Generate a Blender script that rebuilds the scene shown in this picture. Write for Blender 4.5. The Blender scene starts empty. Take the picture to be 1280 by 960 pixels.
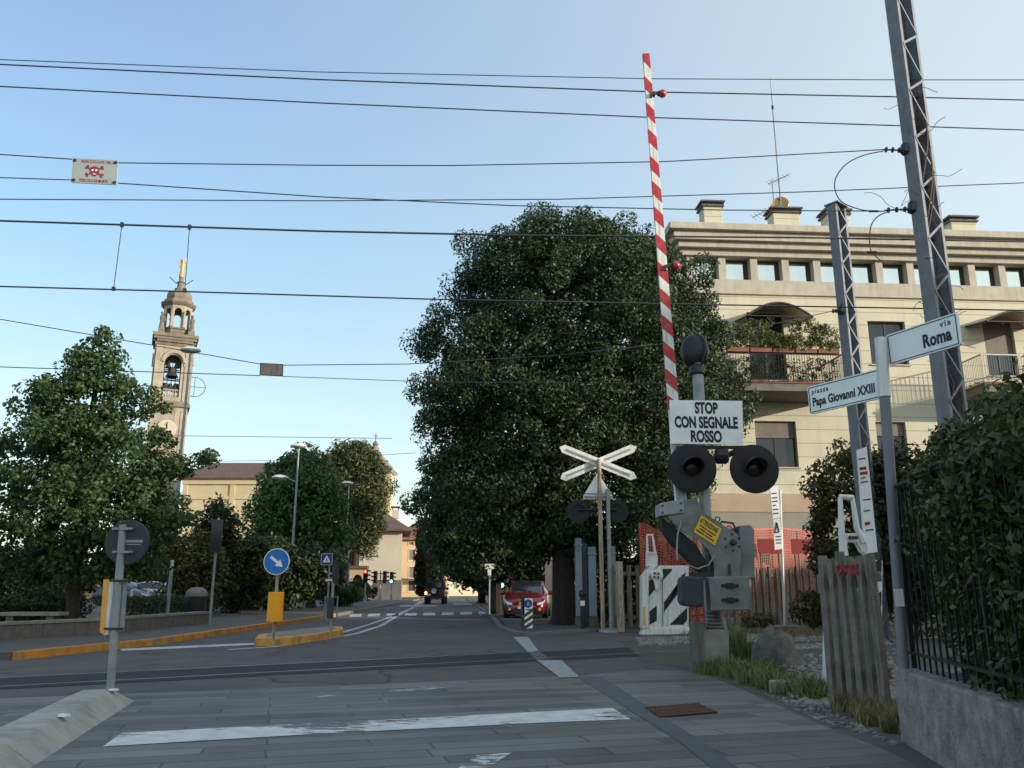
import bpy, bmesh, math, random
import numpy as np
from mathutils import Vector, Matrix
R = math.radians
random.seed(7)
SC = bpy.context.scene
COL = SC.collection

# ------------------------------------------------------------------ camera, sky, sun, exposure
CAM_H, FPX, PITCH = 1.2, 1035.0, math.atan(255/1035.0)
cam_d = bpy.data.cameras.new('camera')
cam_d.sensor_width = 36.0
cam_d.lens = 36.0*FPX/1280.0
cam_d.clip_start = 0.1
cam_d.clip_end = 5000
cam = bpy.data.objects.new('camera', cam_d)
COL.objects.link(cam)
cam.location = (0, 0, CAM_H)
cam.rotation_euler = (math.pi/2 + PITCH, 0, 0)
SC.camera = cam

SUN_AZ, SUN_EL = R(114), R(12)          # clockwise from the viewing direction, low evening sun
world = bpy.data.worlds.new('World')
SC.world = world
world.use_nodes = True
wt = world.node_tree
bg = wt.nodes['Background']
sky = wt.nodes.new('ShaderNodeTexSky')
sky.sky_type = 'NISHITA'
sky.sun_disc = False
sky.sun_elevation = SUN_EL
sky.sun_rotation = SUN_AZ
sky.altitude = 100
sky.air_density = 1.0
sky.dust_density = 0.6
sky.ozone_density = 1.0
# hazy evening air: the clear sky is softened by a pale layer, whiter low down and towards the sun
wtc = wt.nodes.new('ShaderNodeTexCoord'); wsp = wt.nodes.new('ShaderNodeSeparateXYZ'); wt.links.new(wtc.outputs['Generated'], wsp.inputs[0])
wrp = wt.nodes.new('ShaderNodeValToRGB'); wt.links.new(wsp.outputs['Z'], wrp.inputs['Fac'])
K = 0.86
for i, (pos, c) in enumerate(((0.0, (.74, .80, .70)), (.20, (.60, .82, .80)), (.37, (.40, .69, .93)), (.56, (.305, .51, .84)), (1.0, (.17, .33, .66)))):
    e = wrp.color_ramp.elements[i] if i < 2 else wrp.color_ramp.elements.new(pos)
    e.position = pos; e.color = (*[v*K for v in c], 1)
wdt = wt.nodes.new('ShaderNodeVectorMath'); wdt.operation = 'DOT_PRODUCT'
wdt.inputs[1].default_value = (math.sin(SUN_AZ), math.cos(SUN_AZ), 0.0); wt.links.new(wtc.outputs['Generated'], wdt.inputs[0])
wmr = wt.nodes.new('ShaderNodeMapRange'); wmr.interpolation_type = 'SMOOTHSTEP'
wmr.inputs['From Min'].default_value = -0.85; wmr.inputs['From Max'].default_value = 0.45; wmr.inputs['To Max'].default_value = 1.0
wt.links.new(wdt.outputs['Value'], wmr.inputs['Value'])
wgl = wt.nodes.new('ShaderNodeMix'); wgl.data_type = 'RGBA'; wt.links.new(wmr.outputs['Result'], wgl.inputs['Factor'])
wt.links.new(wrp.outputs['Color'], wgl.inputs['A']); wgl.inputs['B'].default_value = (.86, .94, .90, 1)
wsc = wt.nodes.new('ShaderNodeVectorMath'); wsc.operation = 'SCALE'; wsc.inputs['Scale'].default_value = 2.36
wt.links.new(wgl.outputs['Result'], wsc.inputs[0])
wmx = wt.nodes.new('ShaderNodeMix'); wmx.data_type = 'RGBA'; wmx.inputs['Factor'].default_value = 0.72
wt.links.new(sky.outputs['Color'], wmx.inputs['A']); wt.links.new(wsc.outputs['Vector'], wmx.inputs['B'])
wt.links.new(wmx.outputs['Result'], bg.inputs['Color'])
bg.inputs['Strength'].default_value = 0.15

sun_d = bpy.data.lights.new('sun', 'SUN')
sun_d.energy = 2.0
sun_d.angle = R(0.6)
sun_d.color = (1.0, 0.88, 0.72)
sun = bpy.data.objects.new('sun', sun_d)
COL.objects.link(sun)
sd = Vector((math.sin(SUN_AZ)*math.cos(SUN_EL), math.cos(SUN_AZ)*math.cos(SUN_EL), math.sin(SUN_EL)))
sun.rotation_euler = sd.to_track_quat('Z', 'Y').to_euler()

SC.view_settings.view_transform = 'Standard'
SC.view_settings.look = 'None'
SC.view_settings.exposure = 1.5
SC.view_settings.gamma = 1.0
SC.view_settings.use_curve_mapping = False

# ------------------------------------------------------------------ photo geometry helpers
ct, st_ = math.cos(PITCH), math.sin(PITCH)
def ray(px, py):
    u, w = (px-640)/FPX, (480-py)/FPX
    return Vector((u, ct - w*st_, st_ + w*ct))
def at(px, py, Y):
    d = ray(px, py)
    return Vector((0, 0, CAM_H)) + d*(Y/d.y)
def gd(px, py, z=0.0):
    d = ray(px, py)
    return Vector((0, 0, CAM_H)) + d*((z-CAM_H)/d.z)
def Tz(py):
    d = ray(640, py); return d.z/d.y
def V(*a): return Vector(a)
UP = Vector((0, 0, 1))

# ------------------------------------------------------------------ materials
def _n(nt, t): return nt.nodes.new(t)
def mat(name, col, rough=0.6, metal=0.0, var=0.12, scale=6.0, bump=0.0, bscale=40.0, stain=None, stain_scale=1.5, stain_amt=0.5, spec=0.4, coat=0.0, streak=False):
    m = bpy.data.materials.new(name); m.use_nodes = True
    nt = m.node_tree; b = nt.nodes['Principled BSDF']
    b.inputs['Roughness'].default_value = rough
    b.inputs['Metallic'].default_value = metal
    b.inputs['Specular IOR Level'].default_value = spec
    if coat: b.inputs['Coat Weight'].default_value = coat
    tc = _n(nt, 'ShaderNodeTexCoord')
    no = _n(nt, 'ShaderNodeTexNoise'); no.inputs['Scale'].default_value = scale; no.inputs['Detail'].default_value = 6
    nt.links.new(tc.outputs['Object'], no.inputs['Vector'])
    rp = _n(nt, 'ShaderNodeMapRange')
    rp.inputs['From Min'].default_value = 0.3; rp.inputs['From Max'].default_value = 0.7
    rp.inputs['To Min'].default_value = 1-var; rp.inputs['To Max'].default_value = 1+var
    nt.links.new(no.outputs['Fac'], rp.inputs['Value'])
    mx = _n(nt, 'ShaderNodeVectorMath'); mx.operation = 'SCALE'
    mx.inputs[0].default_value = col[:3]
    nt.links.new(rp.outputs['Result'], mx.inputs['Scale'])
    out = mx.outputs['Vector']
    if stain is not None:
        n2 = _n(nt, 'ShaderNodeTexNoise'); n2.inputs['Scale'].default_value = stain_scale; n2.inputs['Detail'].default_value = 8
        n2.inputs['Roughness'].default_value = 0.65
        if streak:
            mp = _n(nt, 'ShaderNodeMapping'); mp.inputs['Scale'].default_value = (4, 4, 0.35)
            nt.links.new(tc.outputs['Object'], mp.inputs['Vector']); nt.links.new(mp.outputs['Vector'], n2.inputs['Vector'])
        else:
            nt.links.new(tc.outputs['Object'], n2.inputs['Vector'])
        r2 = _n(nt, 'ShaderNodeMapRange'); r2.inputs['From Min'].default_value = 0.48; r2.inputs['From Max'].default_value = 0.68
        r2.inputs['To Max'].default_value = stain_amt
        nt.links.new(n2.outputs['Fac'], r2.inputs['Value'])
        mm = _n(nt, 'ShaderNodeMix'); mm.data_type = 'RGBA'
        nt.links.new(r2.outputs['Result'], mm.inputs['Factor'])
        nt.links.new(out, mm.inputs['A']); mm.inputs['B'].default_value = (*stain[:3], 1)
        out = mm.outputs['Result']
    nt.links.new(out, b.inputs['Base Color'])
    if bump:
        n3 = _n(nt, 'ShaderNodeTexNoise'); n3.inputs['Scale'].default_value = bscale; n3.inputs['Detail'].default_value = 5
        nt.links.new(tc.outputs['Object'], n3.inputs['Vector'])
        bp = _n(nt, 'ShaderNodeBump'); bp.inputs['Strength'].default_value = bump; bp.inputs['Distance'].default_value = 0.02
        nt.links.new(n3.outputs['Fac'], bp.inputs['Height']); nt.links.new(bp.outputs['Normal'], b.inputs['Normal'])
    return m

def leaf_mat(name, c1, c2, trans=0.25, rough=0.5):
    m = bpy.data.materials.new(name); m.use_nodes = True
    nt = m.node_tree; b = nt.nodes['Principled BSDF']
    b.inputs['Roughness'].default_value = rough; b.inputs['Specular IOR Level'].default_value = 0.35
    ge = _n(nt, 'ShaderNodeNewGeometry')
    mm = _n(nt, 'ShaderNodeMix'); mm.data_type = 'RGBA'
    mm.inputs['A'].default_value = (*c1, 1); mm.inputs['B'].default_value = (*c2, 1)
    nt.links.new(ge.outputs['Random Per Island'], mm.inputs['Factor'])
    nt.links.new(mm.outputs['Result'], b.inputs['Base Color'])
    tr = _n(nt, 'ShaderNodeBsdfTranslucent')
    nt.links.new(mm.outputs['Result'], tr.inputs['Color'])
    ms = _n(nt, 'ShaderNodeMixShader'); ms.inputs['Fac'].default_value = trans
    nt.links.new(b.outputs['BSDF'], ms.inputs[1]); nt.links.new(tr.outputs['BSDF'], ms.inputs[2])
    nt.links.new(ms.outputs['Shader'], nt.nodes['Material Output'].inputs['Surface'])
    return m

def paint_mat(name, col, wear=0.45, scale=9.0, rough=0.75):
    """worn road paint: gaps let the surface beneath show through"""
    m = mat(name, col, rough, var=0.15, scale=5)
    nt = m.node_tree; b = nt.nodes['Principled BSDF']
    tc = _n(nt, 'ShaderNodeTexCoord')
    mp = _n(nt, 'ShaderNodeMapping'); mp.inputs['Scale'].default_value = (0.5, 1.6, 1); mp.inputs['Rotation'].default_value = (0, 0, R(-16))
    no = _n(nt, 'ShaderNodeTexNoise'); no.inputs['Scale'].default_value = scale; no.inputs['Detail'].default_value = 9; no.inputs['Roughness'].default_value = 0.7
    n2 = _n(nt, 'ShaderNodeTexNoise'); n2.inputs['Scale'].default_value = 0.9; n2.inputs['Detail'].default_value = 2
    nt.links.new(tc.outputs['Object'], mp.inputs['Vector']); nt.links.new(mp.outputs['Vector'], no.inputs['Vector']); nt.links.new(tc.outputs['Object'], n2.inputs['Vector'])
    ad = _n(nt, 'ShaderNodeMath'); ad.operation = 'ADD'
    sc = _n(nt, 'ShaderNodeMath'); sc.operation = 'MULTIPLY_ADD'; sc.inputs[1].default_value = 0.8; sc.inputs[2].default_value = -0.4
    nt.links.new(n2.outputs['Fac'], sc.inputs[0])
    nt.links.new(no.outputs['Fac'], ad.inputs[0]); nt.links.new(sc.outputs[0], ad.inputs[1])
    rp = _n(nt, 'ShaderNodeMapRange'); rp.inputs['From Min'].default_value = wear-0.04; rp.inputs['From Max'].default_value = wear+0.04
    nt.links.new(ad.outputs[0], rp.inputs['Value'])
    nt.links.new(rp.outputs['Result'], b.inputs['Alpha'])
    return m

def glow(name, col, s):
    m = bpy.data.materials.new(name); m.use_nodes = True
    b = m.node_tree.nodes['Principled BSDF']
    b.inputs['Base Color'].default_value = (*col, 1)
    b.inputs['Emission Color'].default_value = (*col, 1); b.inputs['Emission Strength'].default_value = s
    return m

M = {}
M['asphalt'] = mat('asphalt', (0.100, 0.096, 0.090), 0.85, var=0.16, scale=1.2, bump=0.5, bscale=160, stain=(0.06, 0.06, 0.062), stain_scale=0.35, stain_amt=0.6)
M['asphalt_new'] = mat('asphalt_new', (0.022, 0.022, 0.025), 0.8, var=0.15, scale=3, bump=0.4, bscale=140)
M['ground'] = mat('ground', (0.075, 0.07, 0.06), 0.95, var=0.2, scale=0.6, bump=0.4, bscale=30)
M['pavement'] = mat('pavement', (0.10, 0.095, 0.09), 0.85, var=0.12, scale=2, bump=0.3, bscale=90, stain=(0.07, 0.065, 0.06), stain_scale=0.7)
M['kerb'] = mat('kerb', (0.17, 0.165, 0.155), 0.85, var=0.18, scale=4, bump=0.4, bscale=60, stain=(0.1, 0.1, 0.09))
M['kerb_yellow'] = mat('kerb_yellow', (0.52, 0.22, 0.035), 0.75, var=0.2, scale=5, bump=0.3, bscale=50, stain=(0.16, 0.12, 0.07), stain_scale=2.2, stain_amt=0.9)
M['island_yellow'] = mat('island_yellow', (0.56, 0.30, 0.07), 0.75, var=0.2, scale=5, bump=0.3, bscale=50, stain=(0.20, 0.15, 0.08), stain_scale=3.5, stain_amt=0.85)
M['concrete'] = mat('concrete', (0.23, 0.225, 0.20), 0.9, var=0.15, scale=5, bump=0.5, bscale=70, stain=(0.14, 0.135, 0.12), stain_scale=2, stain_amt=0.7)
M['concrete_pale'] = mat('concrete_pale', (0.37, 0.36, 0.325), 0.92, var=0.15, scale=5, bump=0.6, bscale=70, stain=(0.20, 0.195, 0.175), stain_scale=2.4, stain_amt=0.75)
M['concrete_dark'] = mat('concrete_dark', (0.13, 0.12, 0.105), 0.92, var=0.2, scale=6, bump=0.6, bscale=60, stain=(0.06, 0.055, 0.05), stain_scale=3, stain_amt=0.8, streak=True)
M['wall_dirty'] = mat('wall_dirty', (0.27, 0.24, 0.215), 0.95, var=0.3, scale=9, bump=1.0, bscale=45, stain=(0.11, 0.10, 0.095), stain_scale=3.5, stain_amt=0.75)
M['fence_concrete'] = mat('fence_concrete', (0.19, 0.17, 0.145), 0.95, var=0.25, scale=8, bump=0.8, bscale=60, stain=(0.075, 0.065, 0.055), stain_scale=4, stain_amt=0.8, streak=True)
M['white_paint'] = paint_mat('white_road_paint', (0.56, 0.57, 0.56), 0.41)
M['white_paint_solid'] = paint_mat('white_road_paint_fresh', (0.46, 0.48, 0.5), 0.3)
M['white_paint_faint'] = paint_mat('white_road_paint_faint', (0.36, 0.38, 0.4), 0.53)
M['steel'] = mat('steel', (0.30, 0.31, 0.32), 0.5, 0.55, var=0.15, scale=4, stain=(0.2, 0.19, 0.18), stain_scale=3)
M['galv'] = mat('galvanised', (0.27, 0.29, 0.30), 0.55, 0.35, var=0.18, scale=7, stain=(0.22, 0.22, 0.22), stain_scale=4, streak=True)
M['mast_grey'] = mat('mast_grey', (0.17, 0.18, 0.20), 0.6, 0.2, var=0.15, scale=4, stain=(0.15, 0.15, 0.16), stain_scale=2, streak=True, stain_amt=0.7)
M['machine_grey'] = mat('machine_grey', (0.17, 0.185, 0.18), 0.55, 0.25, var=0.15, scale=5, stain=(0.10, 0.075, 0.055), stain_scale=2.2, streak=False, stain_amt=0.7, bump=0.15)
M['dark_metal'] = mat('dark_metal', (0.035, 0.037, 0.04), 0.5, 0.2, var=0.2, scale=6)
M['black'] = mat('black_paint', (0.016, 0.016, 0.018), 0.45, var=0.15, scale=6)
M['blackmatt'] = mat('black_matt', (0.02, 0.02, 0.022), 0.8, var=0.15, scale=6)
M['rail'] = mat('rail_steel', (0.30, 0.31, 0.32), 0.4, 0.7, var=0.2, scale=3)
M['rust'] = mat('rust', (0.10, 0.055, 0.035), 0.9, var=0.3, scale=12, bump=0.5)
M['rust_pole'] = mat('rust_pole', (0.38, 0.32, 0.24), 0.75, 0.1, var=0.2, scale=6, stain=(0.16, 0.07, 0.03), stain_scale=5, stain_amt=0.95, streak=True)
M['white'] = mat('white_enamel', (0.68, 0.69, 0.66), 0.5, var=0.06, scale=6, stain=(0.36, 0.33, 0.27), stain_scale=5, stain_amt=0.7, streak=True)
M['danger_plate'] = mat('danger_plate', (0.33, 0.37, 0.36), 0.6, var=0.08, scale=4)
M['white_sign'] = mat('white_sign', (0.80, 0.82, 0.81), 0.45, var=0.04, scale=4, stain=(0.62, 0.64, 0.62), stain_scale=3, stain_amt=0.4)
M['sign_back'] = mat('sign_back', (0.036, 0.042, 0.052), 0.6, 0.1, var=0.15, scale=5)
M['red'] = mat('barrier_red', (0.42, 0.02, 0.03), 0.5, var=0.12, scale=8, stain=(0.34, 0.12, 0.11), stain_scale=9, stain_amt=0.8)
M['text'] = mat('lettering_black', (0.02, 0.02, 0.023), 0.6, var=0.05)
M['text_blue'] = mat('lettering_dark_blue', (0.03, 0.045, 0.10), 0.6, var=0.05)
M['text_red'] = mat('lettering_red', (0.25, 0.03, 0.04), 0.6, var=0.05)
M['blue'] = mat('sign_blue', (0.012, 0.16, 0.50), 0.45, var=0.05)
M['blue_dark'] = mat('sign_blue_dark', (0.015, 0.05, 0.26), 0.45, var=0.05)
M['yellow'] = mat('sign_yellow', (0.72, 0.42, 0.02), 0.5, var=0.06, stain=(0.5, 0.3, 0.05), stain_scale=3, stain_amt=0.4)
M['bollard_yellow'] = mat('bollard_yellow', (0.86, 0.35, 0.008), 0.45, var=0.05)
M['bark'] = mat('bark', (0.05, 0.038, 0.028), 0.95, var=0.3, scale=9, bump=1.0, bscale=25)
M['bark_dark'] = mat('bark_dark', (0.025, 0.02, 0.017), 0.95, var=0.3, scale=9, bump=1.0, bscale=25)
M['rock'] = mat('rock', (0.12, 0.113, 0.105), 0.95, var=0.3, scale=7, bump=1.0, bscale=22)
M['stone'] = mat('gravel_stone', (0.20, 0.185, 0.165), 0.95, var=0.4, scale=3)
M['glass'] = mat('window_glass_dark', (0.02, 0.024, 0.026), 0.12, 0.0, var=0.1, spec=0.6)
M['glass_mirror'] = mat('window_glass_reflecting', (0.68, 0.72, 0.66), 0.06, 0.95, var=0.05, scale=1)
M['frame_dark'] = mat('frame_dark', (0.04, 0.035, 0.03), 0.6)
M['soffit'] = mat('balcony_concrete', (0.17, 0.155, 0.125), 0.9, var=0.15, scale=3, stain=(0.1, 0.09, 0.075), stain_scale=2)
M['cornice'] = mat('cornice', (0.44, 0.41, 0.34), 0.85, var=0.1, scale=2, stain=(0.30, 0.28, 0.23), stain_scale=1.2, streak=True, stain_amt=0.6)
M['terracotta'] = mat('terracotta', (0.21, 0.085, 0.055), 0.85, var=0.2, scale=5)
M['roof_tile'] = mat('roof_tile', (0.18, 0.085, 0.055), 0.9, var=0.3, scale=3, bump=0.6, bscale=12, stain=(0.09, 0.06, 0.05), stain_scale=1)
M['roof_tile_brown'] = mat('roof_tile_brown', (0.12, 0.075, 0.06), 0.9, var=0.3, scale=2, bump=0.6, bscale=9)
M['orange_net'] = mat('orange_net', (0.46, 0.085, 0.06), 0.6, var=0.12, scale=2)
M['car_red'] = mat('car_paint_red', (0.19, 0.010, 0.016), 0.25, 0.2, var=0.03, coat=0.8)
M['car_dark'] = mat('car_paint_maroon', (0.07, 0.010, 0.010), 0.3, 0.2, var=0.03, coat=0.7)
M['car_blue'] = mat('car_paint_navy', (0.03, 0.045, 0.07), 0.3, 0.3, var=0.03, coat=0.7)
M['car_silver'] = mat('car_paint_silver', (0.42, 0.44, 0.46), 0.3, 0.5, var=0.03, coat=0.7)
M['car_glass'] = mat('car_glass', (0.02, 0.025, 0.03), 0.06, 0.0, var=0.05, spec=0.9)
M['tyre'] = mat('tyre', (0.018, 0.018, 0.018), 0.9)
M['chrome'] = mat('rim_metal', (0.5, 0.5, 0.52), 0.3, 0.8, var=0.05)
M['lamp_clear'] = mat('headlight_lens', (0.72, 0.76, 0.8), 0.12, 0.3, var=0.1, spec=0.8)
M['lamp_amber'] = mat('amber_lens', (0.75, 0.5, 0.12), 0.25, var=0.05)
M['lamp_red'] = mat('red_lens', (0.3, 0.01, 0.012), 0.25, var=0.05)
M['ball_red'] = mat('barrier_lamp_red', (0.35, 0.02, 0.03), 0.3, var=0.1, spec=0.7)
M['red_glow'] = glow('signal_red_lit', (1.0, 0.06, 0.04), 3.0)
M['green_glow'] = glow('signal_green_lit', (0.1, 1.0, 0.65), 4.0)
M['tail_glow'] = glow('tail_lamp_lit', (1.0, 0.25, 0.08), 3.5)
M['gold'] = mat('gilded_statue', (0.65, 0.36, 0.12), 0.4, 0.4, var=0.1)
M['bronze'] = mat('bronze_bell', (0.06, 0.06, 0.055), 0.5, 0.6, var=0.2)
M['tower_stone'] = mat('tower_stone', (0.34, 0.295, 0.235), 0.9, var=0.18, scale=0.8, bump=0.2, bscale=4, stain=(0.19, 0.165, 0.135), stain_scale=0.35, stain_amt=0.8, streak=True)
M['tower_dark'] = mat('tower_weathered_stone', (0.19, 0.165, 0.13), 0.9, var=0.2, scale=1, stain=(0.1, 0.09, 0.075), stain_scale=0.6, stain_amt=0.8)
M['church'] = mat('church_plaster', (0.54, 0.45, 0.29), 0.9, var=0.06, scale=0.5, stain=(0.45, 0.34, 0.2), stain_scale=0.2)
M['plaster_white'] = mat('plaster_pale', (0.46, 0.42, 0.33), 0.9, var=0.08, scale=0.6, stain=(0.36, 0.33, 0.26), stain_scale=0.3)
M['plaster_cream'] = mat('plaster_cream', (0.52, 0.36, 0.21), 0.9, var=0.08, scale=0.6, stain=(0.4, 0.28, 0.17), stain_scale=0.3)
M['plaster_yellow'] = mat('plaster_pale_yellow', (0.58, 0.52, 0.38), 0.9, var=0.08, scale=0.6)
M['plaster_pink'] = mat('plaster_pink', (0.52, 0.33, 0.24), 0.9, var=0.08, scale=0.6)
M['wall_grey'] = mat('garden_wall_grey', (0.16, 0.15, 0.145), 0.95, var=0.15, scale=1, stain=(0.09, 0.085, 0.08), stain_scale=0.6, streak=True)
M['shutter_green'] = mat('shutter_green', (0.08, 0.16, 0.12), 0.6)
M['shutter_grey'] = mat('shutter_grey', (0.16, 0.14, 0.12), 0.7)
M['cabinet'] = mat('cabinet_pale_blue', (0.20, 0.25, 0.28), 0.55, var=0.08, scale=2, stain=(0.12, 0.15, 0.17), stain_scale=1.5)
M['awning'] = mat('awning_plastic', (0.33, 0.29, 0.22), 0.4, var=0.1, scale=2)
M['bin'] = mat('bin_dark', (0.02, 0.022, 0.03), 0.5)
M['wire'] = mat('wire', (0.022, 0.026, 0.038), 0.6, 0.1)
M['insulator'] = mat('insulator', (0.03, 0.03, 0.035), 0.3)
M['twig'] = mat('dry_twig', (0.12, 0.09, 0.07), 0.9)
M['graffiti'] = mat('graffiti_red', (0.35, 0.03, 0.05), 0.7, var=0.4, scale=14)
M['leaf_big'] = leaf_mat('leaf_evergreen', (0.020, 0.036, 0.016), (0.068, 0.105, 0.040), 0.2, 0.5)
M['leaf_left'] = leaf_mat('leaf_maple', (0.036, 0.072, 0.026), (0.095, 0.15, 0.05), 0.38)
M['leaf_mid'] = leaf_mat('leaf_bright', (0.042, 0.10, 0.028), (0.10, 0.18, 0.05), 0.3)
M['leaf_pine'] = leaf_mat('needle_pine', (0.042, 0.058, 0.02), (0.10, 0.11, 0.04), 0.15)
M['leaf_cypress'] = leaf_mat('leaf_cypress', (0.008, 0.014, 0.008), (0.02, 0.03, 0.014), 0.1)
M['leaf_shrub'] = leaf_mat('leaf_shrub', (0.02, 0.036, 0.012), (0.055, 0.075, 0.024), 0.25)
M['leaf_shrub_olive'] = leaf_mat('leaf_olive', (0.05, 0.058, 0.016), (0.12, 0.115, 0.035), 0.25)
M['leaf_hedge'] = leaf_mat('leaf_laurel', (0.030, 0.058, 0.017), (0.095, 0.12, 0.036), 0.25, 0.4)
M['leaf_ivy'] = leaf_mat('leaf_ivy_pale', (0.05, 0.07, 0.025), (0.16, 0.17, 0.08), 0.25)
M['leaf_balcony'] = leaf_mat('leaf_balcony', (0.07, 0.10, 0.03), (0.20, 0.20, 0.07), 0.3)
M['grass'] = leaf_mat('grass_blade', (0.07, 0.12, 0.03), (0.19, 0.21, 0.08), 0.3)
M['grass_dry'] = leaf_mat('grass_dry', (0.18, 0.13, 0.06), (0.30, 0.23, 0.12), 0.2)

# hairline cracks and old tar seams in the road surface
nt = M['asphalt'].node_tree; b_ = nt.nodes['Principled BSDF']; src = b_.inputs['Base Color'].links[0].from_socket
tc = _n(nt, 'ShaderNodeTexCoord'); nw = _n(nt, 'ShaderNodeTexNoise'); nw.inputs['Scale'].default_value = 0.9; nw.inputs['Detail'].default_value = 6
nt.links.new(tc.outputs['Object'], nw.inputs['Vector'])
wv = _n(nt, 'ShaderNodeVectorMath'); wv.operation = 'MULTIPLY_ADD'; wv.inputs[1].default_value = (1.6, 1.6, 0)
nt.links.new(nw.outputs['Color'], wv.inputs[0]); nt.links.new(tc.outputs['Object'], wv.inputs[2])
vo = _n(nt, 'ShaderNodeTexVoronoi'); vo.feature = 'DISTANCE_TO_EDGE'; vo.inputs['Scale'].default_value = 0.28; nt.links.new(wv.outputs['Vector'], vo.inputs['Vector'])
rp = _n(nt, 'ShaderNodeMapRange'); rp.inputs['From Min'].default_value = 0.003; rp.inputs['From Max'].default_value = 0.010; rp.inputs['To Min'].default_value = 0.75; rp.inputs['To Max'].default_value = 0.0
nt.links.new(vo.outputs['Distance'], rp.inputs['Value'])
mm = _n(nt, 'ShaderNodeMix'); mm.data_type = 'RGBA'; nt.links.new(rp.outputs['Result'], mm.inputs['Factor']); nt.links.new(src, mm.inputs['A']); mm.inputs['B'].default_value = (0.03, 0.03, 0.03, 1)
nt.links.new(mm.outputs['Result'], b_.inputs['Base Color'])

# building wall with thin panel joints
def panel_wall():
    m = mat('panelled_cream_wall', (0.54, 0.51, 0.385), 0.8, var=0.07, scale=1.1, stain=(0.42, 0.37, 0.26), stain_scale=0.5, streak=True, stain_amt=0.4)
    nt = m.node_tree; b = nt.nodes['Principled BSDF']
    src = b.inputs['Base Color'].links[0].from_socket
    tc = _n(nt, 'ShaderNodeTexCoord'); sp = _n(nt, 'ShaderNodeSeparateXYZ')
    nt.links.new(tc.outputs['Object'], sp.inputs[0])
    md = _n(nt, 'ShaderNodeMath'); md.operation = 'MODULO'; md.inputs[1].default_value = 0.62
    nt.links.new(sp.outputs['Z'], md.inputs[0])
    lt = _n(nt, 'ShaderNodeMath'); lt.operation = 'LESS_THAN'; lt.inputs[1].default_value = 0.035
    nt.links.new(md.outputs[0], lt.inputs[0])
    mm = _n(nt, 'ShaderNodeMix'); mm.data_type = 'RGBA'
    sc = _n(nt, 'ShaderNodeMath'); sc.operation = 'MULTIPLY'; sc.inputs[1].default_value = 0.7
    nt.links.new(lt.outputs[0], sc.inputs[0])
    nt.links.new(sc.outputs[0], mm.inputs['Factor'])
    nt.links.new(src, mm.inputs['A']); mm.inputs['B'].default_value = (0.19, 0.16, 0.10, 1)
    nt.links.new(mm.outputs['Result'], b.inputs['Base Color'])
    return m
M['panel'] = panel_wall()
M['clock'] = mat('clock_stone', (0.45, 0.40, 0.32), 0.8, var=0.1, scale=1)
M['plinth_pink'] = mat('plinth_panel', (0.40, 0.31, 0.22), 0.85, var=0.08, scale=1, stain=(0.3, 0.24, 0.18), stain_scale=0.8)
M['plinth_green'] = mat('plinth_render', (0.27, 0.26, 0.21), 0.9, var=0.12, scale=1, stain=(0.2, 0.2, 0.17), stain_scale=0.8)

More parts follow.
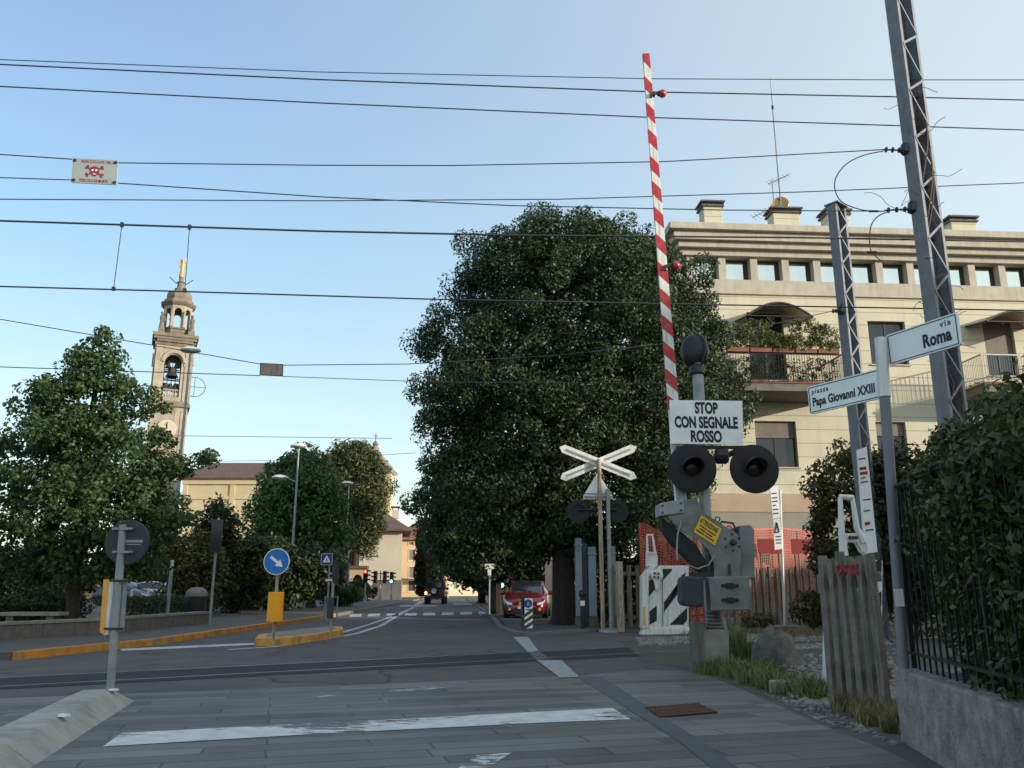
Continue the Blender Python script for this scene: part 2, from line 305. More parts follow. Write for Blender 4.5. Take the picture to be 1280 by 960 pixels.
# long stone paving strips
def pavers(angle):
    m = bpy.data.materials.new('stone_pavers'); m.use_nodes = True
    nt = m.node_tree; b = nt.nodes['Principled BSDF']; b.inputs['Roughness'].default_value = 0.72
    tc = _n(nt, 'ShaderNodeTexCoord'); mp = _n(nt, 'ShaderNodeMapping'); mp.inputs['Rotation'].default_value = (0, 0, -angle)
    nw = _n(nt, 'ShaderNodeTexNoise'); nw.inputs['Scale'].default_value = 1.3
    nt.links.new(tc.outputs['Object'], mp.inputs['Vector'])
    nt.links.new(tc.outputs['Object'], nw.inputs['Vector'])
    wv = _n(nt, 'ShaderNodeVectorMath'); wv.operation = 'MULTIPLY_ADD'; wv.inputs[1].default_value = (0.05, 0.05, 0)
    nt.links.new(nw.outputs['Color'], wv.inputs[0]); nt.links.new(mp.outputs['Vector'], wv.inputs[2])
    br = _n(nt, 'ShaderNodeTexBrick')
    br.inputs['Scale'].default_value = 1.0; br.inputs['Brick Width'].default_value = 1.25; br.inputs['Row Height'].default_value = 0.27
    br.inputs['Mortar Size'].default_value = 0.011; br.inputs['Mortar Smooth'].default_value = 0.3; br.inputs['Bias'].default_value = -0.1
    br.offset = 0.37; br.offset_frequency = 2; br.squash = 1.5; br.squash_frequency = 3
    br.inputs['Color1'].default_value = (0.085, 0.085, 0.080, 1); br.inputs['Color2'].default_value = (0.21, 0.205, 0.19, 1)
    br.inputs['Mortar'].default_value = (0.035, 0.035, 0.037, 1)
    nt.links.new(wv.outputs['Vector'], br.inputs['Vector'])
    no = _n(nt, 'ShaderNodeTexNoise'); no.inputs['Scale'].default_value = 2.2; no.inputs['Detail'].default_value = 8; no.inputs['Roughness'].default_value = 0.7
    nt.links.new(tc.outputs['Object'], no.inputs['Vector'])
    rp = _n(nt, 'ShaderNodeMapRange'); rp.inputs['From Min'].default_value = 0.3; rp.inputs['From Max'].default_value = 0.7
    rp.inputs['To Min'].default_value = 0.0; rp.inputs['To Max'].default_value = 0.65
    nt.links.new(no.outputs['Fac'], rp.inputs['Value'])
    mm = _n(nt, 'ShaderNodeMix'); mm.data_type = 'RGBA'; mm.inputs['B'].default_value = (0.12, 0.118, 0.11, 1)
    nt.links.new(rp.outputs['Result'], mm.inputs['Factor']); nt.links.new(br.outputs['Color'], mm.inputs['A'])
    n4 = _n(nt, 'ShaderNodeTexNoise'); n4.inputs['Scale'].default_value = 70; n4.inputs['Detail'].default_value = 4
    nt.links.new(tc.outputs['Object'], n4.inputs['Vector'])
    r4 = _n(nt, 'ShaderNodeMapRange'); r4.inputs['To Min'].default_value = 0.72; r4.inputs['To Max'].default_value = 1.28
    nt.links.new(n4.outputs['Fac'], r4.inputs['Value'])
    n5 = _n(nt, 'ShaderNodeTexNoise'); n5.inputs['Scale'].default_value = 0.55; n5.inputs['Detail'].default_value = 7; n5.inputs['Roughness'].default_value = 0.62
    nt.links.new(tc.outputs['Object'], n5.inputs['Vector'])
    r5 = _n(nt, 'ShaderNodeMapRange'); r5.inputs['From Min'].default_value = 0.3; r5.inputs['From Max'].default_value = 0.7; r5.inputs['To Min'].default_value = 0.68; r5.inputs['To Max'].default_value = 1.3
    nt.links.new(n5.outputs['Fac'], r5.inputs['Value'])
    m5 = _n(nt, 'ShaderNodeMath'); m5.operation = 'MULTIPLY'; nt.links.new(r4.outputs['Result'], m5.inputs[0]); nt.links.new(r5.outputs['Result'], m5.inputs[1])
    vm = _n(nt, 'ShaderNodeVectorMath'); vm.operation = 'SCALE'
    nt.links.new(mm.outputs['Result'], vm.inputs[0]); nt.links.new(m5.outputs[0], vm.inputs['Scale'])
    nt.links.new(vm.outputs['Vector'], b.inputs['Base Color'])
    bp = _n(nt, 'ShaderNodeBump'); bp.inputs['Strength'].default_value = 0.5; bp.inputs['Distance'].default_value = 0.01
    sb = _n(nt, 'ShaderNodeMath'); sb.operation = 'SUBTRACT'
    nt.links.new(n4.outputs['Fac'], sb.inputs[0]); nt.links.new(br.outputs['Fac'], sb.inputs[1])
    nt.links.new(sb.outputs[0], bp.inputs['Height']); nt.links.new(bp.outputs['Normal'], b.inputs['Normal'])
    return m

# ------------------------------------------------------------------ mesh builder
class MB:
    def __init__(s): s.v = []; s.f = []
    def add(s, vs, fs):
        o = len(s.v); s.v += [Vector(p) for p in vs]; s.f += [tuple(i+o for i in f) for f in fs]; return s
    def cbox(s, c, a, b, d):
        """box from centre and three half-vectors"""
        c, a, b, d = Vector(c), Vector(a), Vector(b), Vector(d)
        vs = [c-a-b-d, c+a-b-d, c+a+b-d, c-a+b-d, c-a-b+d, c+a-b+d, c+a+b+d, c-a+b+d]
        return s.add(vs, [(0,3,2,1),(4,5,6,7),(0,1,5,4),(1,2,6,5),(2,3,7,6),(3,0,4,7)])
    def box(s, c, size, rz=0):
        ca, sa = math.cos(rz), math.sin(rz)
        return s.cbox(c, (ca*size[0]/2, sa*size[0]/2, 0), (-sa*size[1]/2, ca*size[1]/2, 0), (0, 0, size[2]/2))
    def prism(s, pts, vec):
        n = len(pts); vec = Vector(vec); p = [Vector(q) for q in pts]
        return s.add(p + [q+vec for q in p], [tuple(range(n-1, -1, -1)), tuple(range(n, 2*n))] + [(i, (i+1) % n, n+(i+1) % n, n+i) for i in range(n)])
    def sheet(s, pts): return s.add(pts, [tuple(range(len(pts)))])
    def tube(s, pts, r, n=8, caps=True):
        pts = [Vector(p) for p in pts]; k = len(pts)
        rs = r if isinstance(r, (list, tuple)) else [r]*k
        ref = None; vs = []
        for i, p in enumerate(pts):
            t = (pts[min(i+1, k-1)] - pts[max(i-1, 0)]).normalized()
            if ref is None: ref = (Vector((0, 0, 1)) if abs(t.z) < 0.9 else Vector((1, 0, 0)))
            a = (ref - t*ref.dot(t)).normalized(); ref = a; b = t.cross(a)
            vs += [p + (a*math.cos(2*math.pi*j/n) + b*math.sin(2*math.pi*j/n))*rs[i] for j in range(n)]
        fs = [(i*n+j, i*n+(j+1) % n, (i+1)*n+(j+1) % n, (i+1)*n+j) for i in range(k-1) for j in range(n)]
        if caps: fs += [tuple(range(n-1, -1, -1)), tuple(range((k-1)*n, k*n))]
        return s.add(vs, fs)
    def lathe(s, prof, c, n=16, ax=None):
        """profile of (radius, height) turned round an axis through c"""
        ax = Vector(ax or (0, 0, 1)).normalized(); c = Vector(c)
        ref = Vector((0, 0, 1)) if abs(ax.z) < 0.9 else Vector((1, 0, 0))
        a = (ref - ax*ref.dot(ax)).normalized(); b = ax.cross(a)
        vs = []; k = len(prof)
        for r, h in prof:
            vs += [c + ax*h + (a*math.cos(2*math.pi*(j+.5)/n) + b*math.sin(2*math.pi*(j+.5)/n))*max(r, 1e-4) for j in range(n)]
        fs = [(i*n+j, i*n+(j+1) % n, (i+1)*n+(j+1) % n, (i+1)*n+j) for i in range(k-1) for j in range(n)]
        fs += [tuple(range(n-1, -1, -1)), tuple(range((k-1)*n, k*n))]
        return s.add(vs, fs)
    def ball(s, c, r, n=12):
        return s.lathe([(r*math.sin(math.pi*i/8), -r*math.cos(math.pi*i/8)) for i in range(9)], c, n)

def root_loc(o):
    while o.parent: o = o.parent
    return o.location.copy()

def build(name, mb, m, parent=None, smooth=False, bevel=0.0, recalc=True, sub=0):
    """links one mesh object; vertices are given in world space and stored relative to the thing's base"""
    off = root_loc(parent) if parent is not None else Vector()
    me = bpy.data.meshes.new(name)
    me.from_pydata([tuple(p-off) for p in mb.v], [], mb.f)
    if recalc:
        bm = bmesh.new(); bm.from_mesh(me); bmesh.ops.recalc_face_normals(bm, faces=bm.faces); bm.to_mesh(me); bm.free()
    if smooth:
        me.shade_smooth()
        try: me.set_sharp_from_angle(angle=R(40))
        except Exception: pass
    me.materials.append(m)
    o = bpy.data.objects.new(name, me); COL.objects.link(o)
    if parent is not None: o.parent = parent
    if bevel:
        md = o.modifiers.new('bevel', 'BEVEL'); md.width = bevel; md.segments = 2; md.limit_method = 'ANGLE'; md.angle_limit = R(40)
    return o

def thing(name, label, cat, loc, group=None):
    o = bpy.data.objects.new(name, None); COL.objects.link(o)
    o.empty_display_size = 0.3; o.location = Vector(loc)
    o['label'] = label; o['category'] = cat
    if group: o['group'] = group
    return o
def tag(o, label, cat, group=None, kind=None):
    if label: o['label'] = label
    if cat: o['category'] = cat
    if group: o['group'] = group
    if kind: o['kind'] = kind
    return o
def struct(name, mb, m, **k):
    o = build(name, mb, m, **k); o['kind'] = 'structure'; return o
def stuff(o, label, cat=None):
    o['kind'] = 'stuff'; o['label'] = label
    if cat: o['category'] = cat
    return o
def dup(root, loc, rz=0.0, label=None):
    c = root.copy(); COL.objects.link(c); c.location = Vector(loc); c.rotation_euler = (0, 0, rz)
    if label: c['label'] = label
    def rec(o, p):
        for ch in o.children:
            k = ch.copy(); COL.objects.link(k); k.parent = p; rec(ch, k)
    rec(root, c)
    return c

def lettering(txt, size, m, o, right, up, parent, align='LEFT', bold=0.0, sx=1.0, name='lettering', spacing=1.0):
    """text laid on a plane, o = baseline start (or centre / end)"""
    cu = bpy.data.curves.new(name, 'FONT'); cu.body = txt; cu.size = size; cu.align_x = align
    cu.offset = bold*size; cu.extrude = 0.0008; cu.space_character = spacing
    cu.resolution_u = 4
    ob = bpy.data.objects.new(name, cu); COL.objects.link(ob)
    me = bpy.data.meshes.new_from_object(ob)
    bpy.data.objects.remove(ob); bpy.data.curves.remove(cu)
    right = Vector(right).normalized(); up = Vector(up).normalized(); nn = right.cross(up)
    o = Vector(o); off = root_loc(parent)
    mx = Matrix(((right.x*sx, up.x, nn.x, o.x-off.x), (right.y*sx, up.y, nn.y, o.y-off.y), (right.z*sx, up.z, nn.z, o.z-off.z), (0, 0, 0, 1)))
    me.transform(mx); me.name = name
    me.materials.clear(); me.materials.append(m)
    t = bpy.data.objects.new(name, me); COL.objects.link(t); t.parent = parent
    return t

# ------------------------------------------------------------------ foliage
RNG = np.random.default_rng(11)
def leaf_obj(name, pos, nrm, L, m, parent=None, aspect=0.5, up=0.0):
    N = len(pos)
    off = np.array(root_loc(parent) if parent is not None else (0, 0, 0))
    pos = pos - off
    nrm = nrm/np.linalg.norm(nrm, axis=1, keepdims=True)
    t = RNG.normal(size=(N, 3)); t[:, 2] += up
    t -= nrm*np.sum(t*nrm, 1, keepdims=True); t /= np.linalg.norm(t, axis=1, keepdims=True)
    b = np.cross(nrm, t); L = np.asarray(L).reshape(-1, 1)
    p0 = pos - t*L*0.5; p2 = pos + t*L*0.5
    p1 = pos + b*L*aspect*0.5 + nrm*L*0.10; p3 = pos - b*L*aspect*0.5 + nrm*L*0.10
    vs = np.stack([p0, p1, p2, p3], 1).reshape(-1, 3).astype(np.float32)
    me = bpy.data.meshes.new(name)
    me.vertices.add(4*N); me.vertices.foreach_set('co', vs.ravel())
    me.loops.add(4*N); me.loops.foreach_set('vertex_index', np.arange(4*N, dtype=np.int32))
    me.polygons.add(N); me.polygons.foreach_set('loop_start', np.arange(0, 4*N, 4, dtype=np.int32))
    try: me.polygons.foreach_set('loop_total', np.full(N, 4, dtype=np.int32))
    except Exception: pass
    me.update(calc_edges=True); me.validate()
    me.materials.append(m)
    o = bpy.data.objects.new(name, me); COL.objects.link(o)
    if parent is not None: o.parent = parent
    return o

def clump_leaves(cen, rad, n_per, shell=0.55, flat=1.0):
    cen = np.asarray(cen); rad = np.asarray(rad); K = len(cen)
    d = RNG.normal(size=(K, n_per, 3)); d /= np.linalg.norm(d, axis=2, keepdims=True)
    u = RNG.uniform(shell**3, 1.0, size=(K, n_per, 1))**(1/3)
    p = cen[:, None, :] + d*u*rad[:, None, None]*np.array([1, 1, flat])
    nr = d*0.7 + RNG.normal(size=d.shape)*0.55 + np.array([0, 0, 0.25])
    return p.reshape(-1, 3), nr.reshape(-1, 3)

def crown_clumps(rows, Y, n, cr, depth=0.85, inner=0.45, lobes=0.10, ymax=None):
    """clump centres inside a crown whose outline rows are (py, left px, right px) in the photo at distance Y"""
    zs, cx, rx = [], [], []
    for py, l, r in rows:
        a, b = at(l, py, Y), at(r, py, Y)
        zs.append(a.z); cx.append((a.x+b.x)/2); rx.append((b.x-a.x)/2)
    zs, cx, rx = map(np.array, (zs, cx, rx))
    o = np.argsort(zs); zs, cx, rx = zs[o], cx[o], rx[o]
    zz = np.linspace(zs[0], zs[-1], 200); w = np.interp(zz, zs, rx)**1.3 + 0.02; w /= w.sum()
    z = RNG.choice(zz, n, p=w) + RNG.uniform(-0.1, 0.1, n)
    ph = RNG.uniform(0, 2*np.pi, n)
    rho = np.sqrt(RNG.uniform(inner**2, 1, n))
    c = np.interp(z, zs, cx); r = np.interp(z, zs, rx)
    s1, s2, s3 = RNG.uniform(0, 6.28, 3)
    H = zs[-1]-zs[0]
    k = 1 + lobes*(np.sin(3*ph+s1+4*z/H*3) + np.sin(5*ph+s2-7*z/H*2) + np.sin(9*z/H*3.1+s3))/1.5
    rad = cr*RNG.uniform(0.55, 1.25, n)
    rr = np.maximum(r*k - rad*0.75, 0.05)
    x = c + rr*rho*np.cos(ph); y = Y + rr*depth*rho*np.sin(ph)
    return np.stack([x, y, z], 1), rad

def limbs(mb, base, top, r0, cen, nl=10, bend=0.3, n=8):
    base, top = Vector(base), Vector(top)
    mid = (base+top)/2 + V(random.uniform(-bend, bend)*0.4, random.uniform(-bend, bend)*0.4, 0)
    pts = [base - V(0, 0, 0.05), base + V(0, 0, 0.25), base.lerp(mid, 0.5), mid, mid.lerp(top, 0.6), top]
    mb.tube(pts, [r0*1.5, r0*1.08, r0*0.95, r0*0.8, r0*0.5, r0*0.2], n)
    idx = RNG.choice(len(cen), nl, replace=False)
    for i in idx:
        t = Vector(cen[i]); f = random.uniform(0.35, 0.8)
        zt = base.z + (top.z-base.z)*f
        if zt > t.z - 0.3: zt = max(base.z + (top.z-base.z)*0.22, min(zt, t.z-0.4))
        s = pts[2].lerp(top, max(0, min(1, (zt-pts[2].z)/(top.z-pts[2].z)))); e = t
        m1 = s.lerp(e, 0.5) + V(random.uniform(-.2, .2), random.uniform(-.2, .2), 0.15*(e-s).length)
        mb.tube([s, m1, e], [r0*0.38, r0*0.22, r0*0.06], 6)

def tree(name, label, rows, Y, base, r0, n, cr, npl, L, lm, bm_, group=None, nl=10, depth=0.85, inner=0.45, lobes=0.10, shell=0.5, aspect=0.5, core=0, top=None, cat='tree', flat=0.85, branch=None):
    root = thing(name, label, cat, base, group)
    cen, rad = crown_clumps(rows, Y, n, cr, depth, inner, lobes)
    if branch:                              # one bough reaching out of the crown, leafy along its length
        A, B = Vector(branch[0]), Vector(branch[1])
        ex = np.array([list(A.lerp(B, .25+.75*q/15) + V(random.uniform(-.15, .15), random.uniform(-.2, .2), random.uniform(-.28, .12))) for q in range(16)])
        cen = np.concatenate([cen, ex]); rad = np.concatenate([rad, RNG.uniform(.22, .36, 16)])
    p, nr = clump_leaves(cen, rad, npl, shell, flat)
    Ls = RNG.uniform(0.7, 1.3, len(p))*L
    if core:
        c2, r2 = crown_clumps([(py, (l+r)/2-(r-l)*0.36, (l+r)/2+(r-l)*0.36) for py, l, r in rows], Y, core, cr*1.2, depth, 0.0, 0)
        p2, n2 = clump_leaves(c2, r2, 60, 0.3, flat)
        p = np.concatenate([p, p2]); nr = np.concatenate([nr, n2]); Ls = np.concatenate([Ls, RNG.uniform(1.2, 2.0, len(p2))*L])
    mb = MB()
    t = Vector(top) if top is not None else Vector((float(np.mean(cen[:, 0])), Y, float(cen[:, 2].max())*0.85))
    limbs(mb, base, t, r0, cen, nl)
    if branch: mb.tube([A + (A-B)*.35, A, A.lerp(B, .5)-UP*.05, B], [.05, .04, .025, .008], 6)
    build('trunk', mb, bm_, root, smooth=True)
    leaf_obj('crown', p, nr, Ls, lm, root, aspect)
    return root

def bush(name, label, c, size, n, L, lm, group=None, cr=0.28, cat='shrub', npl=70, stems=True):
    """leafy shrub filling an upright ellipsoid"""
    root = thing(name, label, cat, (c[0], c[1], c[2]), group)
    d = RNG.normal(size=(n, 3)); d /= np.linalg.norm(d, axis=1, keepdims=True)
    u = RNG.uniform(0.2, 1, (n, 1))**(1/3)
    cen = np.array(c) + np.array([0, 0, size[2]/2]) + d*u*(np.array(size)/2 - cr*0.5)
    cen[:, 2] = np.maximum(cen[:, 2], c[2] + cr*0.4)
    rad = cr*RNG.uniform(0.6, 1.3, n)
    p, nr = clump_leaves(cen, rad, npl, 0.4)
    leaf_obj('foliage', p, nr, RNG.uniform(0.7, 1.3, len(p))*L, lm, root)
    if stems:
        mb = MB()
        for i in range(5):
            e = Vector(cen[RNG.integers(n)]); b = Vector(c) + V(random.uniform(-.1, .1), random.uniform(-.1, .1), -0.03)
            mb.tube([b, b.lerp(e, .5) + V(0, 0, .1), e], [0.03, 0.02, 0.008], 5)
        build('stem', mb, M['bark'], root)
    return root

# ------------------------------------------------------------------ facade frame
class Frame:
    def __init__(s, a, b):
        s.o = Vector((a[0], a[1], 0)); s.u = Vector((b[0]-a[0], b[1]-a[1], 0)); s.len = s.u.length; s.u.normalize()
        s.n = Vector((s.u.y, -s.u.x, 0))        # faces the viewer when u runs to the right
    def pt(s, a, d, z): return s.o + s.u*a + s.n*d + UP*z
    def fp(s, px, py):
        d = ray(px, py); t = (s.o - Vector((0, 0, CAM_H))).dot(s.n)/d.dot(s.n)
        p = Vector((0, 0, CAM_H)) + d*t
        return (p-s.o).dot(s.u), p.z
    def rect(s, x0, y0, x1, y1):
        a0, z1 = s.fp(x0, y0); a1, z0 = s.fp(x1, y1); return a0, a1, z0, z1
    def box(s, mb, a0, a1, d0, d1, z0, z1):
        return mb.cbox(s.pt((a0+a1)/2, (d0+d1)/2, (z0+z1)/2), s.u*(a1-a0)/2, s.n*(d1-d0)/2, UP*(z1-z0)/2)
def wall_holes(mb, fr, a0, a1, z0, z1, holes, rev, d=0.0):
    xs = sorted({a0, a1, *[h[0] for h in holes], *[h[1] for h in holes]}); zs = sorted({z0, z1, *[h[2] for h in holes], *[h[3] for h in holes]})
    xs = [x for x in xs if a0 <= x <= a1]; zs = [z for z in zs if z0 <= z <= z1]
    for i in range(len(xs)-1):
        for j in range(len(zs)-1):
            cx, cz = (xs[i]+xs[i+1])/2, (zs[j]+zs[j+1])/2
            if any(h[0] < cx < h[1] and h[2] < cz < h[3] for h in holes): continue
            mb.sheet([fr.pt(xs[i], d, zs[j]), fr.pt(xs[i+1], d, zs[j]), fr.pt(xs[i+1], d, zs[j+1]), fr.pt(xs[i], d, zs[j+1])])
    for h in holes:
        for (p, q) in (((h[0], h[2]), (h[0], h[3])), ((h[0], h[3]), (h[1], h[3])), ((h[1], h[3]), (h[1], h[2])), ((h[1], h[2]), (h[0], h[2]))):
            mb.sheet([fr.pt(p[0], d, p[1]), fr.pt(q[0], d, q[1]), fr.pt(q[0], d-rev, q[1]), fr.pt(p[0], d-rev, p[1])])
def shell_walls(mb, fr, a0, a1, z0, z1, depth, front=False):
    q = [(a0, 0), (a0, -depth), (a1, -depth), (a1, 0)]
    for i in range(3): mb.sheet([fr.pt(*q[i], z0), fr.pt(*q[i+1], z0), fr.pt(*q[i+1], z1), fr.pt(*q[i], z1)])
    mb.sheet([fr.pt(*p, z1) for p in q])
def hip_roof(mb, fr, a0, a1, depth, z, over, rise, t=0.18, ridge_in=None):
    a0 -= over; a1 += over; d0, d1 = over, -depth-over
    ri = ridge_in if ridge_in is not None else min((a1-a0)/2*0.98, (d0-d1)/2)
    dm = (d0+d1)/2
    A, B, C, D = fr.pt(a0, d0, z), fr.pt(a1, d0, z), fr.pt(a1, d1, z), fr.pt(a0, d1, z)
    E, F = fr.pt(a0+ri, dm, z+rise), fr.pt(a1-ri, dm, z+rise)
    lo = [p - UP*t for p in (A, B, C, D)]
    mb.add([A, B, C, D, E, F]+lo, [(0, 1, 5, 4), (1, 2, 5), (2, 3, 4, 5), (3, 0, 4), (6, 9, 8, 7), (0, 6, 7, 1), (1, 7, 8, 2), (2, 8, 9, 3), (3, 9, 6, 0)])

# ================================================================== GROUND, ROADS, PAVEMENTS
def sheet_px(name, pts, m, z=0.0, extra=(), kind=True):
    mb = MB(); ps = [gd(px, py, z) for px, py in pts] + [V(x, y, z) for x, y in extra]
    mb.sheet(ps); o = build(name, mb, m, recalc=False)
    if o.data.polygons[0].normal.z < 0: o.data.flip_normals()
    o['kind'] = 'structure'; return o
def slab(name, ps, z, m, bevel=0.0):
    """raised flat piece with ground outline ps"""
    mb = MB(); mb.prism([V(p.x, p.y, -0.02) for p in ps], V(0, 0, z+0.02)); return struct(name, mb, m, bevel=bevel)
def band(ps, w, z0, z1, mb, side=1):
    """kerb or wall following a ground line; w is its thickness to the left of the line"""
    ps = [V(p.x, p.y, 0) for p in ps]; k = len(ps); off = []
    for i in range(k):
        t = (ps[min(i+1, k-1)] - ps[max(i-1, 0)]).normalized(); off.append(ps[i] + V(-t.y, t.x, 0)*w*side)
    vs = []
    for i in range(k): vs += [ps[i]+UP*z0, off[i]+UP*z0, off[i]+UP*z1, ps[i]+UP*z1]
    fs = [(i*4+j, i*4+(j+1) % 4, i*4+4+(j+1) % 4, i*4+4+j) for i in range(k-1) for j in range(4)]
    fs += [(0, 1, 2, 3), tuple(range(4*k-1, 4*k-5, -1))]
    return mb.add(vs, fs)
def resample(pts, n=6):
    out = []
    for i in range(len(pts)-1):
        for j in range(n):
            t = j/n; out.append(pts[i].lerp(pts[i+1], t))
    return out + [pts[-1]]

mb = MB(); mb.sheet([V(-2500, -800, -0.03), V(2500, -800, -0.03), V(2500, 4000, -0.03), V(-2500, 4000, -0.03)])
struct('ground', mb, M['ground'], recalc=False)
mb = MB(); mb.sheet([V(-60, -40, 0), V(5, -40, 0), V(4.6, 2, 0), V(3.9, 8, 0), gd(880, 842), gd(790, 818), gd(775, 802), V(8, 26, 0), V(14, 40, 0), V(14, 180, 0), V(-60, 180, 0)])
struct('road', mb, M['asphalt'], recalc=False)
s0, s1 = gd(153, 916), gd(766, 885)
PAV = math.atan2(s1.y-s0.y, s1.x-s0.x)
M['pavers'] = pavers(PAV*0.8)
sheet_px('crossing_pavement', [(-500, 920), (0, 873), (180, 866), (400, 858), (720, 845), (800, 837), (868, 838), (905, 853), (940, 868), (1020, 903), (1100, 935), (1150, 958)], M['pavers'], 0.004,
         [(3.4, 4.5), (4.4, 1.5), (4.6, -6), (-12, -6)])
# railway: dark infill between the rails
f0, f1, n0, n1 = gd(0, 848), gd(775, 810), gd(0, 856.5), gd(775, 822)
TD = (f1-f0).normalized()
mb = MB(); mb.sheet([n0-TD*14, n1+TD*0.5, f1+TD*0.2, f0-TD*14]); [setattr(v, 'z', 0.006) for v in mb.v]
o = struct('track_infill', mb, M['asphalt_new'], recalc=False)
if o.data.polygons[0].normal.z < 0: o.data.flip_normals()
# ballast and soil right of the road
sheet_px('ballast', [(775, 803), (800, 797), (1060, 787), (1300, 782), (1400, 800), (1180, 850), (1118, 892), (1040, 895), (940, 866), (880, 840), (800, 826), (790, 815)], M['ground'], 0.003)
# pavements
SW = 0.13
kerb_l = [gd(x, y) for x, y in [(25, 825), (60, 821), (110, 815.5), (200, 806), (300, 790), (380, 778), (420, 771), (460, 763), (520, 751), (545, 746), (562, 743)]]
slab('piazza_pavement', [V(p.x-0.16, p.y, 0) for p in kerb_l] + [V(-12, 140, 0), V(-90, 140, 0), V(-90, 14, 0), gd(-300, 830)], SW-0.004, M['pavement'])
mb = MB(); band(resample(kerb_l[:7]), 0.2, -0.02, SW+0.004, mb); struct('kerb', mb, M['kerb_yellow'])
mb = MB(); band(resample(kerb_l[6:]), 0.2, -0.02, SW+0.002, mb); struct('kerb', mb, M['kerb'])
kerb_r = [gd(x, y) for x, y in [(586, 747), (590, 753), (607, 763.5), (619, 772.5), (629, 785), (647, 791.5), (661, 794.5), (700, 791), (740, 789.5)]]
slab('roadside_pavement', [V(p.x+0.1, p.y+0.08, 0) for p in kerb_r] + [V(4, 23.2, 0), V(13.9, 29, 0), V(13.9, 140, 0), V(-4.5, 140, 0)], 0.055, M['pavement'])
mb = MB(); band(resample(kerb_r), 0.16, -0.02, 0.07, mb, -1); struct('kerb', mb, M['kerb'])
# verge under the big tree
sheet_px('verge', [(668, 787), (690, 782), (770, 780), (775, 768), (700, 764), (655, 772)], M['ground'], 0.06)
# painted markings and concrete edging
def mark(name, pts, m, z=0.009): return sheet_px(name, pts, m, z)
mark('stop_line', [(128, 933), (153, 916), (766, 885), (788, 899), (681, 903), (400, 917)], M['white_paint'])
mark('arrow_marking', [(596, 944), (640, 940.5), (606, 962), (545, 1010), (500, 1010)], M['white_paint'])
mark('faint_line', [(395, 869), (567, 857), (569, 859.5), (396, 872)], M['white_paint_faint'])
mark('edge_line', [(150, 811), (318, 803.5), (318, 806), (152, 813.5)], M['white_paint_solid'], 0.006)
def line_px(name, pts, w, m, z=0.006):
    mb = MB(); ps = [gd(x, y, 0) for x, y in pts]; band(resample(ps, 4), w, 0, 0.001, mb)
    mb2 = MB(); k = len(mb.v)//4
    mb2.add([v*1 for v in mb.v], [(i*4+2, i*4+3, i*4+7, i*4+6) for i in range(k-1)])
    for v in mb2.v: v.z = z
    o = build(name, mb2, m, recalc=False)
    if o.data.polygons[0].normal.z < 0: o.data.flip_normals()
    o['kind'] = 'structure'; return o
line_px('centre_line', [(288, 812.5), (345, 809), (407, 800), (450, 792), (480, 782), (497, 771), (522, 757.5), (531, 751)], 0.16, M['white_paint_solid'])
line_px('centre_line', [(432, 790.5), (465, 780.5), (490, 771.5), (515, 760.5), (527, 751)], 0.14, M['white_paint_solid'])
mb = MB()
for i in range(9):
    x = 436 + i*23.2; yb = 771.2 - i*0.45; w = 15
    p = [gd(x, yb), gd(x+w, yb-0.2), gd(x+w+1.5-i*0.3, yb-3.6), gd(x+2-i*0.3, yb-3.4)]
    mb.sheet([V(q.x, q.y, 0.006) for q in p])
o = struct('zebra_crossing', mb, M['white_paint_solid'], recalc=False)
mark('far_stop_line', [(500, 756.8), (546, 756.8), (546, 757.9), (500, 757.9)], M['white_paint_solid'], 0.006)
mark('far_lane_mark', [(566, 754.5), (590, 754.5), (590, 755.5), (566, 755.5)], M['white_paint_solid'], 0.006)
M['edging'] = mat('edging_stone', (0.095, 0.10, 0.10), 0.85, var=0.12, scale=6, bump=0.3, bscale=80, stain=(0.07, 0.07, 0.07), stain_scale=3)
M['edging_light'] = mat('edging_white_stone', (0.30, 0.32, 0.32), 0.85, var=0.12, scale=8, bump=0.3, bscale=80, stain=(0.2, 0.2, 0.2), stain_scale=6)
mark('edging_strip', [(720, 845), (752, 846), (875, 925), (930, 965), (1020, 1030), (985, 1035), (890, 960), (848, 926)], M['edging'], 0.008)
mark('edging_blocks', [(641, 796), (660, 796), (673, 813), (660, 815)], M['edging_light'], 0.012)
mark('edging_blocks', [(660, 815), (673, 813), (687, 823), (670, 825)], M['edging'], 0.012)
mark('edging_blocks', [(671, 825), (702, 825), (724, 846), (700, 847)], M['edging_light'], 0.013)

# rails
def rail(a, b, x_plain):
    t = thing('rail', x_plain, 'rail', (a.x, a.y, 0), 'rails of the railway track')
    mb = MB(); d = (b-a).normalized(); nn = V(-d.y, d.x, 0)
    mb.cbox((a+b)/2 + UP*0.0, d*(b-a).length/2, nn*0.022, UP*0.012)
    build('rail_head', mb, M['rail'], t)
    mb = MB(); mb.cbox((a+b)/2 - UP*0.03, d*(b-a).length/2, nn*0.05, UP*0.035); build('rail_web', mb, M['rust'], t)
rail(f0-TD*16, f1+TD*45, 'far steel rail running across the road beyond the dark asphalt strip')
rail(n0-TD*16, n1+TD*45, 'near steel rail running across the road before the dark asphalt strip')
# slabs beside the track, right of the road
def flat_block(name, label, cat, c, size, rz, m, group=None):
    t = thing(name, label, cat, c, group); mb = MB(); mb.box(Vector(c)+UP*size[2]/2, size, rz)
    o = build('block', mb, m, t, bevel=0.01); return t

